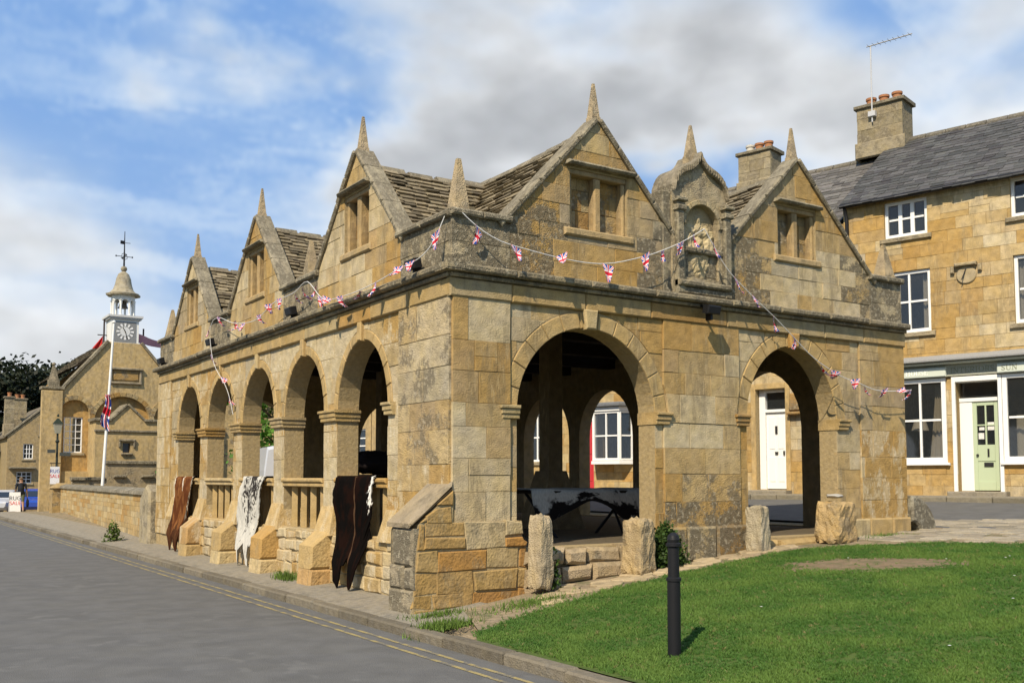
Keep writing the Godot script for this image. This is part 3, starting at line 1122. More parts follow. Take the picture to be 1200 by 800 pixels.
		if k in [1, 2, 3, 4]:
			var bt := part("buttress", fw.p(u, 0, 0.15), ww)
			var fz := Fr.new(Vector3(0, 0, u), Vector3(0, 0, 1))
			for q: Array in [[0.0, 0.34, 0.40, 0.37], [0.345, 0.66, 0.37, 0.36]]:
				var s := MB.new()
				s.col = gold() if rg.randf() < 0.65 else Color(0.47, 0.30, 0.13) * rg.randf_range(0.85, 1.1)
				var p := PackedVector2Array([Vector2(-q[2], q[0]), Vector2(0, q[0]), Vector2(0, q[1]), Vector2(-q[3], q[1])])
				if q[0] > 0.1:
					p = PackedVector2Array([Vector2(-q[2], q[0]), Vector2(0, q[0]), Vector2(0, 0.94), Vector2(-q[3], 0.66)])
				s.prism(fz, p, -0.23, 0.22, 0.03, true)
				obj("stone", s, mt.stone_limed if rg.randf() < 0.5 else mt.rubble, bt)
	core("rubble_core", ww, fw, rect(-11.55, -0.2, -1.2, 0.815), [], -0.04, 0.062, mt.mortar)
	# rubble below the balustrades
	wc = ashlar("rubble_stone", ww, fw, rect(-11.55, -0.1, -1.2, 0.82), [], [-0.1, 0.14, 0.33, 0.5, 0.68, 0.83], 0.18, 0.5, -0.05, 0.07, mt.stone_limed, func(q): return patchy(q * 2.0, 3.0, 0.1), {"bevel": 0.02, "jitter": 0.02, "wobble": 0.035, "gap": 0.006, "split": 0.0})
	# balustrades
	for d: float in WCENT:
		var bl := part("balustrade", fw.p(-d, 0.82), ww)
		var r := MB.new()
		r.col = gold(1.0)
		r.obox(fw, Vector3(-d - 0.82, 1.47, -0.26), Vector3(-d + 0.82, 1.53, 0.02), 0.012)
		r.obox(fw, Vector3(-d - 0.82, 1.533, -0.29), Vector3(-d + 0.82, 1.6, 0.05), 0.02)
		obj("rail", r, mt.stone, bl)
		for k in 4:
			var b := MB.new()
			b.col = even(0.95)
			var u := -d - 0.57 + 0.38 * k
			b.prism(Fr.new(fw.p(u, 0, -0.12), Y, Vector3(-1, 0, 0)), ccw(PackedVector2Array([Vector2(-0.065, 0), Vector2(0, 0.07), Vector2(0.065, 0), Vector2(0, -0.07)])), 0.83, 1.47, 0.0)
			obj("baluster", b, mt.stone, bl)
		var s := MB.new()
		s.col = gold()
		s.obox(fw, Vector3(-d - 0.8, 0.79, -0.31), Vector3(-d + 0.8, 0.85, 0.04), 0.015)
		obj("sill", s, mt.rubble, bl)
	# --- corner foot: battered base and sloping buttress
	var cb := part("corner_buttress", Vector3(0, 0, 0), h)
	var reg := PackedVector2Array([Vector2(-0.52, -0.05), Vector2(1.10, -0.05), Vector2(1.07, 0.5), Vector2(1.0, 0.52), Vector2(0.98, 0.84), Vector2(0.94, 0.86), Vector2(0.93, 1.1), Vector2(0.0, 1.1), Vector2(0.0, 1.46), Vector2(-0.44, 1.08)])
	core("rubble_core", cb, fs, reg, [], -0.5, 0.056, mt.mortar)
	ashlar("base_stone", cb, fs, reg, [], [-0.05, 0.15, 0.31, 0.55, 0.8, 1.1, 1.5], 0.28, 0.7, 0.0, 0.058, mt.stone_worn, func(q):
		if rg.randf() < 0.38 and q.y < 0.9: return Color(0.43, 0.235, 0.075) * rg.randf_range(0.85, 1.05)
		return patchy(q, 1.0, -0.2) * 0.9, {"bevel": 0.012, "jitter": 0.022, "wobble": 0.03, "gap": 0.004, "split": 0.4})
	var fcw := Fr.new(Vector3(-0.5, 0, 0), Vector3(-1, 0, 0.03))
	ashlar("base_stone", cb, fcw, PackedVector2Array([Vector2(-0.5, -0.05), Vector2(0.05, -0.05), Vector2(0.05, 1.05), Vector2(-0.46, 1.05)]), [], [-0.05, 0.36, 0.62, 1.05], 0.3, 0.7, -0.3, 0.02, mt.stone_grey, func(_q): return Color(0.36, 0.30, 0.2) * rg.randf_range(0.9, 1.1), {"bevel": 0.03, "jitter": 0.015})
	var cap := MB.new()
	cap.col = Color(0.36, 0.29, 0.185)
	cap.prism(fs, ccw(PackedVector2Array([Vector2(-0.55, 1.05), Vector2(-0.55, 1.1), Vector2(0.0, 1.56), Vector2(0.0, 1.47)])), -0.5, 0.07, 0.025, true)
	obj("cap_stone", cap, mt.stone_old, cb)
	# --- far walls, seen through the arches
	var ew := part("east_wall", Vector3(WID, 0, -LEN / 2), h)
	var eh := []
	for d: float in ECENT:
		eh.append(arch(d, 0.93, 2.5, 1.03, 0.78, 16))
	core("wall_core", ew, fe, rect(0.33, -0.2, LEN - 0.33, 4.05), eh, -0.3, 0.0, mt.stone, Color(0.3, 0.22, 0.115))  # same golden stone, darkened: interior shade put into the colour
	var nw := part("north_wall", Vector3(WID / 2, 0, -LEN), h)
	var nh := []
	for a: Array in SARCH:
		nh.append(arch(-a[0], a[1], a[2], a[3], 0.78, 16))
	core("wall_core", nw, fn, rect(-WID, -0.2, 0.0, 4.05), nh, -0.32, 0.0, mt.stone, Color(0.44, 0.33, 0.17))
	ashlar("parapet_stone", nw, fn, rect(-WID, 4.05, 0.0, 4.66), [], [4.05, 4.36, 4.66], 0.5, 0.9, -0.3, 0.0, mt.stone_old, warm, {"single": false})
	core("parapet", ew, fe, rect(0.33, 4.05, LEN - 0.33, 4.66), [], -0.3, 0.0, mt.stone_old, Color(0.4, 0.31, 0.18))
	# piers of the middle arcade
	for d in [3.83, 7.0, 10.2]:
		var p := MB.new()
		p.col = Color(0.2, 0.15, 0.08)  # stone tint kept dark to paint in the shade of the interior
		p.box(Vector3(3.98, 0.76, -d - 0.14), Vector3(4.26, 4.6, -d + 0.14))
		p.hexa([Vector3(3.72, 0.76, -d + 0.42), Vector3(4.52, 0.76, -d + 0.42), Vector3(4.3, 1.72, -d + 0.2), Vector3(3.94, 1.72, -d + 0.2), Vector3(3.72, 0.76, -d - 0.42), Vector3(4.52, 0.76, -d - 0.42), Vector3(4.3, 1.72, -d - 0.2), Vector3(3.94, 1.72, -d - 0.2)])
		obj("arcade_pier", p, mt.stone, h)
	# --- string course, cornice and parapets round the two near sides
	for side in 2:
		var f: Fr = fs if side == 0 else fw
		var u0 := -0.17 if side == 0 else -LEN - 0.02
		var u1 := WID + 0.02 if side == 0 else 0.17
		var wall: Node = sw if side == 0 else ww
		var x := u0
		while x < u1 - 0.05:
			var w := minf(rg.randf_range(0.8, 1.4), u1 - x)
			if u1 - x - w < 0.4: w = u1 - x
			var lo := x if x > u0 else maxf(x, u0 + 0.12)
			var hi := x + w if x + w < u1 - 0.01 else x + w - (0.12 if side == 1 else 0.0)
			var s := MB.new()
			s.col = gold(0.9)
			s.obox(f, Vector3(lo + 0.003, 3.685, -0.02), Vector3(hi - 0.003, 3.9, 0.05 + rg.randf() * 0.006), 0.016)
			obj("string_course_stone", s, mt.stone, wall)
			var c := MB.new()
			c.col = Color(0.36, 0.30, 0.19) * rg.randf_range(0.85, 1.1)
			var sg := rg.randf_range(-0.006, 0.006)
			# moulded section: lower fillet, then the projecting weathered lip
			c.obox(f, Vector3(lo + 0.002, 3.905, -0.1), Vector3(hi - 0.002, 3.955, 0.09), 0.012)
			c.obox(f, Vector3((x if x > u0 else u0) + 0.002, 3.958 + sg, -0.1), Vector3(minf(x + w, u1) - 0.002, 4.045 + sg, 0.165 + rg.randf() * 0.012), 0.022)
			obj("cornice_stone", c, mt.stone_grey, wall)
			x += w
	var up_s := part("south_parapet", Vector3(WID / 2, 4.05, 0), h)
	var up_w := part("west_parapet", Vector3(0, 4.05, -LEN / 2), h)
	var grey := func(_q): return Color(0.41, 0.34, 0.215) * rg.randf_range(0.8, 1.15)
	for q: Array in [[fs, up_s, -0.005, 0.8, 4.64], [fs, up_s, 3.42, 4.4, 4.64], [fs, up_s, 7.5, WID, 4.7], [fw, up_w, -1.32, 0.0, 4.62], [fw, up_w, -5.47, -3.97, 4.60], [fw, up_w, -9.37, -8.13, 4.60], [fw, up_w, -LEN, -12.03, 4.62]]:
		core("wall_core", q[1], q[0], rect(q[2] + 0.01, 4.05, q[3] - 0.01, q[4]), [], -0.31, -0.004, mt.mortar)
		ashlar("parapet_stone", q[1], q[0], rect(q[2], 4.05, q[3], q[4]), [], [4.05, 4.34, q[4]], 0.35, 0.7, -0.06, 0.0, mt.stone_grey, grey)
		coping(q[1], q[0], Vector2(q[2] - 0.02, q[4]), Vector2(q[3] + 0.02, q[4]), 0.075, -0.36, 0.07, 2)
	var golden := func(q):
		return patchy(q, 4.0, 0.02)
	gable(up_s, fs, 2.14, 0.74, 3.54, 4.66, 6.16, Rect2(1.70, 4.72, 0.92, 0.76), golden, sooty)
	gable(up_s, fs, 5.88, 4.28, 7.55, 4.70, 6.30, Rect2(5.46, 4.84, 0.82, 0.74), golden, sooty)
	for d: float in WGAB:
		gable(up_w, fw, -d, -d - 1.36, -d + 1.36, 4.64, 6.10, Rect2(-d - 0.40, 4.74, 0.80, 0.80), func(q): return patchy(q, 6.0, 0.15))
	obelisk(up_s, Vector3(0.2, 4.69, -0.2), 0.62, 0.2)
	obelisk(up_s, Vector3(WID - 0.2, 4.76, -0.16), 0.52, 0.24)
	obelisk(up_w, Vector3(0.17, 4.67, -4.72), 0.55, 0.2)
	obelisk(up_w, Vector3(0.17, 4.69, -LEN + 0.3), 0.6, 0.26)
	armorial(up_s, fs)
	hall_roof(h)

# the shaped central gable with its niche and carved arms
func armorial(parent: Node, f: Fr) -> void:
	var p := part("armorial_gable", f.p(3.84, 4.05), parent)
	var ogee := PackedVector2Array([Vector2(3.36, 4.05), Vector2(4.36, 4.05)])
	for i in 13:
		var t := i / 12.0
		ogee.append(Vector2(lerpf(4.36, 3.85, t), 5.44 + 0.31 * (1.0 - exp(-t * 5.0)) + 0.2 * pow(t, 5.0)))
	for i in 12:
		var t := (11 - i) / 12.0
		ogee.append(Vector2(lerpf(3.36, 3.85, t), 5.44 + 0.31 * (1.0 - exp(-t * 5.0)) + 0.2 * pow(t, 5.0)))
	ogee = ccw(tidy(ogee))
	var niche := arch(3.9, 0.31, 5.02, 0.3, 4.3, 14)
	core("wall_core", p, f, ogee, [niche], -0.3, 0.05, mt.stone_old, Color(0.40, 0.33, 0.21))
	var bk := MB.new()
	bk.col = Color(0.45, 0.36, 0.21)
	bk.obox(f, Vector3(3.5, 4.2, -0.29), Vector3(4.3, 5.4, -0.045))
	obj("niche_back", bk, mt.stone_old, p)
	voussoirs("niche_stone", p, f, 3.9, 0.31, 5.02, 0.3, 0.07, 7, -0.02, 0.075, mt.stone_old, func(_q): return Color(0.43, 0.35, 0.21))
	for s in [[3.22, 3.37, -0.32, 0.02, 5.44], [3.40, 3.52, -0.1, 0.12, 5.3], [4.28, 4.40, -0.1, 0.12, 5.3]]:
		var b := MB.new()
		b.col = Color(0.36, 0.31, 0.21)
		b.obox(f, Vector3(s[0], 4.06, s[2]), Vector3(s[1], s[4], s[3]), 0.015)
		if s[0] > 3.3:
			b.obox(f, Vector3(s[0] - 0.025, s[4] - 0.12, -0.05), Vector3(s[1] + 0.025, s[4] - 0.05, s[3] + 0.03), 0.012)
			b.obox(f, Vector3(s[0] - 0.035, s[4], -0.05), Vector3(s[1] + 0.035, s[4] + 0.05, s[3] + 0.045), 0.012)
		obj("pilaster", b, mt.stone_grey, p)
	# coping that follows the ogee
	var top := []
	for q in ogee:
		if q.y > 5.4:
			top.append(q)
	top.sort_custom(func(a, b): return a.x < b.x)
	for i in top.size() - 1:
		if absf(top[i].x - top[i + 1].x) < 0.01: continue
		var c := MB.new()
		c.col = Color(0.34, 0.29, 0.2)
		c.prism(f, ccw(PackedVector2Array([top[i], top[i + 1], top[i + 1] + Vector2(0, 0.1), top[i] + Vector2(0, 0.1)])), -0.36, 0.13, 0.02, true)
		obj("coping_stone", c, mt.stone_grey, p)
	finial(p, f.p(3.85, 6.06, -0.1), 0.36, 0.14)
	var sh := MB.new()
	sh.col = Color(0.37, 0.31, 0.2)
	sh.obox(f, Vector3(3.40, 4.16, 0.0), Vector3(4.36, 4.24, 0.16), 0.02)
	sh.obox(f, Vector3(3.46, 4.06, 0.0), Vector3(4.30, 4.16, 0.11), 0.02)
	obj("shelf", sh, mt.stone_grey, p)
	# carved relief: helm and crest above a shield with mantling
	var bumps := [[0, -0.2, 0.21, 0.24, 0.15], [0, -0.36, 0.14, 0.1, 0.13], [0.0, 0.07, 0.09, 0.09, 0.13], [-0.2, 0.02, 0.1, 0.16, 0.1], [0.2, 0.02, 0.1, 0.16, 0.1], [-0.17, -0.2, 0.06, 0.14, 0.07], [0.18, -0.2, 0.06, 0.14, 0.07], [0, 0.24, 0.1, 0.1, 0.09], [-0.14, 0.22, 0.07, 0.09, 0.08], [0.14, 0.22, 0.07, 0.09, 0.08], [0, 0.38, 0.05, 0.07, 0.07], [-0.24, 0.2, 0.05, 0.07, 0.06], [0.24, 0.2, 0.05, 0.07, 0.06], [0.26, -0.38, 0.1, 0.05, 0.06], [-0.26, -0.38, 0.1, 0.05, 0.06]]
	var nzz := FastNoiseLite.new()
	nzz.seed = 3
	nzz.frequency = 9.0
	var R := 34
	var C := 26
	var P := []
	for i in R:
		var line := []
		for j in C:
			var x := lerpf(-0.36, 0.36, float(j) / (C - 1))
			var y := lerpf(-0.5, 0.52, float(i) / (R - 1))
			var z := 0.0
			for b: Array in bumps:
				z = maxf(z, b[4] * sqrt(maxf(0.0, 1.0 - pow((x - b[0]) / b[2], 2) - pow((y - b[1]) / b[3], 2))))
			if z > 0.02: z += 0.05 * nzz.get_noise_2d(x * 1.2, y * 1.2)
			line.append(f.p(3.9 + x, 4.74 + y, z * 0.55 - 0.043))
		P.append(line)
	var cv := MB.new()
	cv.col = Color(0.50, 0.41, 0.24)
	for i in R - 1:
		for j in C - 1:
			var a: Vector3 = P[i][j]
			if (a - f.o).dot(f.n) > -0.042 or (P[i + 1][j + 1] - f.o).dot(f.n) > -0.042 or (P[i][j + 1] - f.o).dot(f.n) > -0.042 or (P[i + 1][j] - f.o).dot(f.n) > -0.042:
				cv.quad(P[i][j], P[i][j + 1], P[i + 1][j + 1], P[i + 1][j])
	obj("coat_of_arms", cv, mt.stone, p)

func roof_h(x: float, z: float, skip := -1) -> float:
	var y := 4.42
	if skip != 0: y = maxf(y, 6.08 - 1.12 * absf(x - 2.14))
	if skip != 1: y = maxf(y, 6.14 - 1.02 * absf(x - 5.88))
	for i in 3:
		if skip != 2 + i and x < 2.14:
			y = maxf(y, 6.04 - 1.08 * absf(-z - WGAB[i]))
		if skip != 5 + i and x > 5.88:
			y = maxf(y, 5.9 - 1.05 * absf(-z - WGAB[i]))
	return y

func roof_sag(q: Vector3) -> float:
	return -0.06 * sin(clampf(q.x / 2.14, 0.0, 1.0) * PI) - 0.05 * sin(clampf(-q.z / LEN, 0.0, 1.0) * PI * 3.0) ** 2

func hall_roof(h: Node) -> void:
	var rf := part("roof", Vector3(WID / 2, 4.4, -LEN / 2), h)
	var mb := MB.new()
	var st := 0.2
	var x := 0.25
	while x < WID - 0.26:
		var z := -LEN + 0.25
		while z < -0.26:
			var pts := []
			for q in [[x, z + st], [x + st, z + st], [x + st, z], [x, z]]:
				var qx := minf(q[0], WID - 0.25)
				var qz := minf(q[1], -0.25)
				pts.append(Vector3(qx, roof_h(qx, qz) - 0.03 + roof_sag(Vector3(qx, 0, qz)), qz))
			mb.quad(pts[0], pts[1], pts[2], pts[3])
			z += st
		x += st
	obj("boarding", mb, mt.timber, rf)
	var list := []
	var add := func(a: Vector3, b: Vector3, down: Vector3, ln: float, id: int) -> void:
		list.append({"a": a, "b": b, "down": down, "len": ln, "sag": roof_sag, "keep": func(q: Vector3) -> bool:
			return q.x > 0.22 and q.x < WID - 0.22 and q.z < -0.22 and q.z > -LEN + 0.22 and q.y > 4.36 and roof_h(q.x, q.z, id) < q.y + 0.03})
	for i in 3:
		var d: float = WGAB[i]
		add.call(Vector3(0.25, 6.04, -d), Vector3(2.3, 6.04, -d), Vector3(0, -1.08, 1), 2.4, 2 + i)
		add.call(Vector3(2.3, 6.04, -d), Vector3(0.25, 6.04, -d), Vector3(0, -1.08, -1), 2.4, 2 + i)
		add.call(Vector3(5.7, 5.9, -d), Vector3(WID - 0.2, 5.9, -d), Vector3(0, -1.05, 1), 2.3, 5 + i)
		add.call(Vector3(WID - 0.2, 5.9, -d), Vector3(5.7, 5.9, -d), Vector3(0, -1.05, -1), 2.3, 5 + i)
	add.call(Vector3(2.14, 6.08, -0.3), Vector3(2.14, 6.08, -LEN + 0.3), Vector3(-1, -1.12, 0), 2.6, 0)
	add.call(Vector3(2.14, 6.08, -0.3), Vector3(2.14, 6.08, -LEN + 0.3), Vector3(1, -1.12, 0), 2.6, 0)
	add.call(Vector3(5.88, 6.14, -0.3), Vector3(5.88, 6.14, -LEN + 0.3), Vector3(-1, -1.02, 0), 2.6, 1)
	add.call(Vector3(5.88, 6.14, -0.3), Vector3(5.88, 6.14, -LEN + 0.3), Vector3(1, -1.02, 0), 2.6, 1)
	slates(rf, list, 0.1, 0.1, 0.3, 0.026, mt.slate, func(_q): return Color(0.25, 0.205, 0.13) * rg.randf_range(0.5, 1.35), 300, "stone_slate")
	# ridge stones
	for q: Array in [[Vector3(0.3, 6.05, -2.65), Vector3(2.1, 6.05, -2.65)], [Vector3(0.3, 6.05, -6.8), Vector3(2.1, 6.05, -6.8)], [Vector3(0.3, 6.05, -10.7), Vector3(2.1, 6.05, -10.7)], [Vector3(2.14, 6.1, -0.35), Vector3(2.14, 6.1, -12.8)], [Vector3(5.88, 6.17, -0.4), Vector3(5.88, 6.17, -12.8)]]:
		var a: Vector3 = q[0]
		var b: Vector3 = q[1]
		var n := int(a.distance_to(b) / 0.36)
		for i in n:
			var s := MB.new()
			s.col = Color(0.31, 0.265, 0.18) * rg.randf_range(0.8, 1.15)
			var p := a.lerp(b, (i + 0.5) / n)
			p.y += roof_sag(p)
			var f := Fr.new(p, (b - a).normalized())
			s.prism(f, PackedVector2Array([Vector2(-0.09, -0.11), Vector2(0, -0.03), Vector2(0.09, -0.11), Vector2(0.09, -0.07), Vector2(0.03, 0.005), Vector2(-0.03, 0.005), Vector2(-0.09, -0.07)]), -0.19, 0.19, 0.004, true)
			obj("ridge_stone", s, mt.stone_grey, rf)
	# tie beams
	for d in [1.6, 3.83, 5.4, 7.0, 8.6, 10.2, 11.8]:
		var b := MB.new()
		b.box(Vector3(0.3, 3.95, -d - 0.12), Vector3(WID - 0.3, 4.2, -d + 0.12))
		obj("tie_beam", b, mt.timber, rf)

# ------------------------------------------------------------------ houses along the upper street
# sash or casement: frame, glazing bars, one pane for each light
func sash(parent: Node, f: Fr, u0: float, v0: float, u1: float, v1: float, cols: int, rows: int, o := {}) -> Node3D:
	var dep: float = o.get("depth", 0.09)
	var bar: float = o.get("bar", 0.022)
	var fr_w: float = o.get("frame", 0.055)
	var pm: Material = o.paint if o.has("paint") else mt.white_paint
	var w := part("window", f.p((u0 + u1) / 2, v0), parent)
	var mb := MB.new()
	mb.col = Color.WHITE
	for q: Array in [[u0, v0, u0 + fr_w, v1], [u1 - fr_w, v0, u1, v1]]:
		mb.obox(f, Vector3(q[0], q[1], -dep - 0.05), Vector3(q[2], q[3], -dep + 0.035), 0.008)
	mb.obox(f, Vector3(u0 + fr_w, v1 - fr_w, -dep - 0.05), Vector3(u1 - fr_w, v1, -dep + 0.033), 0.008)
	mb.obox(f, Vector3(u0 + fr_w, v0, -dep - 0.05), Vector3(u1 - fr_w, v0 + fr_w * 1.2, -dep + 0.04), 0.008)
	obj("frame", mb, pm, w)
	var a := u0 + fr_w
	var b := u1 - fr_w
	var c := v0 + fr_w * 1.2
	var d := v1 - fr_w
	for i in range(1, cols):
		var x := lerpf(a, b, float(i) / cols)
		var k: float = bar * (1.9 if o.get("mullions", false) else 1.0)
		var g := MB.new()
		g.obox(f, Vector3(x - k, c, -dep - 0.03), Vector3(x + k, d, -dep + 0.022), 0.004)
		obj("glazing_bar", g, pm, w)
	for j in range(1, rows):
		var y := lerpf(c, d, float(j) / rows)
		for i in cols:
			var g := MB.new()
			g.obox(f, Vector3(lerpf(a, b, float(i) / cols) + bar, y - bar, -dep - 0.03), Vector3(lerpf(a, b, float(i + 1) / cols) - bar, y + bar, -dep + 0.018), 0.004)
			obj("glazing_bar", g, pm, w)
	for i in cols:
		for j in rows:
			var g := MB.new()
			g.obox(f, Vector3(lerpf(a, b, float(i) / cols) + 0.006, lerpf(c, d, float(j) / rows) + 0.006, -dep - 0.018), Vector3(lerpf(a, b, float(i + 1) / cols) - 0.006, lerpf(c, d, float(j + 1) / rows) - 0.006, -dep - 0.012))
			obj("pane", g, mt.glass, w)
	if o.get("sill", true):
		var s := MB.new()
		s.col = Color(0.40, 0.33, 0.21)
		s.obox(f, Vector3(u0 - 0.1, v0 - 0.11, -dep - 0.05), Vector3(u1 + 0.1, v0 - 0.003, 0.07), 0.012)
		obj("sill", s, mt.stone_old, w)
	return w

func chimney(parent: Node, f: Fr, u: float, n: float, v0: float, v1: float, wu: float, wn: float, pots: int, pale := -1) -> void:
	var c := part("chimney", f.p(u, v0, n), parent)
	var mb := MB.new()
	mb.col = Color(0.36, 0.30, 0.195)
	mb.obox(f, Vector3(u - wu / 2 - 0.06, v0, n - wn / 2 - 0.06), Vector3(u + wu / 2 + 0.06, v0 + (v1 - v0) * 0.3, n + wn / 2 + 0.06), 0.03)
	obj("chimney_base", mb, mt.stone_old, c)
	var fr2 := Fr.new(f.o, f.n)
	for q: Array in [[f, n + wn / 2, u - wu / 2, u + wu / 2], [Fr.new(f.o, -f.u), -(u - wu / 2), n - wn / 2, n + wn / 2]]:
		var ff: Fr = q[0]
		ashlar("chimney_stone", c, ff, rect(q[2], v0 + (v1 - v0) * 0.3, q[3], v1 - 0.1), [], courses(v0 + (v1 - v0) * 0.3, v1 - 0.1, 0.25, 0.36), 0.35, 0.7, q[1] - 0.12, q[1], mt.stone_old, func(_q): return Color(0.36, 0.30, 0.19) * rg.randf_range(0.8, 1.15))
	var st := MB.new()
	st.col = Color(0.34, 0.28, 0.18)
	st.obox(f, Vector3(u - wu / 2 + 0.02, v0, n - wn / 2), Vector3(u + wu / 2 - 0.003, v1 - 0.05, n + wn / 2 - 0.02))
	obj("stack", st, mt.stone_old, c)
	var cp := MB.new()
	cp.col = Color(0.30, 0.255, 0.17)
	cp.obox(f, Vector3(u - wu / 2 - 0.07, v1 - 0.1, n - wn / 2 - 0.07), Vector3(u + wu / 2 + 0.07, v1, n + wn / 2 + 0.07), 0.02)
	obj("chimney_cap", cp, mt.stone_grey, c)
	for i in pots:
		var pt := MB.new()
		pt.col = Color.WHITE
		var x := u + (i - (pots - 1) / 2.0) * wu * 0.86 / pots
		pt.lathe(f.p(x, v1, n), [Vector2(0.13, 0), Vector2(0.12, 0.2), Vector2(0.145, 0.21), Vector2(0.145, 0.27), Vector2(0.11, 0.27), Vector2(0.1, 0.05)], 12)
		obj("chimney_pot", pt, mt.pale_pot if i == pale else mt.terracotta, c)

# plain closed shell of a house behind its facade: side walls, back, ceiling, floor
func shell(parent: Node, f: Fr, u0: float, u1: float, v0: float, eave: float, deep: float, ridge: float, col: Color) -> void:
	for s: Array in [[u0, u0 + 0.3], [u1 - 0.3, u1]]:
		var mb := MB.new()
		mb.col = col
		var fx := Fr.new(f.p(0, 0, 0), -f.u)     # its u = f.n reversed? see below
		var poly := ccw(PackedVector2Array([Vector2(-deep, v0), Vector2(-0.36, v0), Vector2(-0.36, eave), Vector2(-deep / 2, ridge - 0.08), Vector2(-deep, eave)]))
		# u axis of fx is +n
		mb.prism(fx, poly, -s[1], -s[0], 0.0, true)
		obj("side_wall", mb, mt.stone, parent)
	var bk := MB.new()
	bk.col = col
	bk.obox(f, Vector3(u0 + 0.3, v0, -deep), Vector3(u1 - 0.3, eave, -deep + 0.3))
	obj("back_wall", bk, mt.stone, parent)
	var fl := MB.new()
	fl.col = Color.WHITE
	for y in [v0 - 0.1, v0 + 2.75, v0 + 5.2, eave - 0.12]:
		if y < eave:
			fl.obox(f, Vector3(u0 + 0.31, y, -deep + 0.31), Vector3(u1 - 0.31, y + 0.1, -0.37))
	obj("floors", fl, mt.floor_boards, parent)

func house_roof(parent: Node, f: Fr, u0: float, u1: float, eave: float, deep: float, ridge: float, tone: Callable, m: Material, alone: int, rowh := 0.17) -> void:
	var rf := part("roof", f.p((u0 + u1) / 2, eave, -deep / 2), parent)
	var b := MB.new()
	var over := 0.16
	var rise := ridge - eave
	var e2 := eave - over * rise / (deep / 2)
	b.col = Color.WHITE
	b.hexa([f.p(u0, e2, over), f.p(u1, e2, over), f.p(u1, ridge, -deep / 2), f.p(u0, ridge, -deep / 2), f.p(u0, e2 - 0.06, over), f.p(u1, e2 - 0.06, over), f.p(u1, ridge - 0.06, -deep / 2), f.p(u0, ridge - 0.06, -deep / 2)])
	b.hexa([f.p(u1, e2, -deep - over), f.p(u0, e2, -deep - over), f.p(u0, ridge - 0.002, -deep / 2), f.p(u1, ridge - 0.002, -deep / 2), f.p(u1, e2 - 0.06, -deep - over), f.p(u0, e2 - 0.06, -deep - over), f.p(u0, ridge - 0.062, -deep / 2), f.p(u1, ridge - 0.062, -deep / 2)])
	obj("boarding", b, mt.timber, rf)
	var dn := f.n * (deep / 2 + over) - Y * (ridge - e2)
	slates(rf, [{"a": f.p(u0, ridge + 0.01, -deep / 2), "b": f.p(u1, ridge + 0.01, -deep / 2), "down": dn, "len": dn.length() - rowh * 0.4}], rowh, 0.2, 0.36, 0.014, m, tone, alone)
	var n := int((u1 - u0) / 0.5)
	for i in n:
		var s := MB.new()
		s.col = tone.call(Vector3.ZERO) * 1.2
		var fr2 := Fr.new(f.p(lerpf(u0, u1, (i + 0.5) / n), ridge + 0.03, -deep / 2), f.u)
		s.prism(fr2, PackedVector2Array([Vector2(-0.14, -0.1), Vector2(0, -0.02), Vector2(0.14, -0.1), Vector2(0.14, -0.06), Vector2(0.03, 0.045), Vector2(-0.03, 0.045), Vector2(-0.14, -0.06)]), -0.245, 0.245, 0.005, true)
		obj("ridge_tile", s, mt.stone_grey, rf)

func gutter(parent: Node, f: Fr, u0: float, u1: float, v: float) -> void:
	var mb := MB.new()
	mb.col = Color.WHITE
	mb.tube([f.p(u0, v, 0.2), f.p(u1, v, 0.2)], [0.055], 8)
	obj("gutter", mb, mt.black_iron, parent)

func text_on(parent: Node, f: Fr, words: String, u: float, v: float, n: float, h: float, col: Color, font := "Droid Serif", stretch := 1.0) -> void:
	var tm := TextMesh.new()
	tm.text = words
	var sf := SystemFont.new()
	sf.font_names = PackedStringArray([font])
	tm.font = sf
	tm.font_size = 64
	tm.pixel_size = h / 46.0
	tm.depth = 0.006
	var o := MeshInstance3D.new()
	o.name = "lettering"
	o.mesh = tm
	var m := StandardMaterial3D.new()
	m.albedo_color = col.linear_to_srgb()
	m.roughness = 0.7
	o.material_override = m
	parent.add_child(o, true)
	o.transform = Transform3D(Basis(f.u * stretch, f.v, f.n), f.p(u, v, n) - wp[parent])

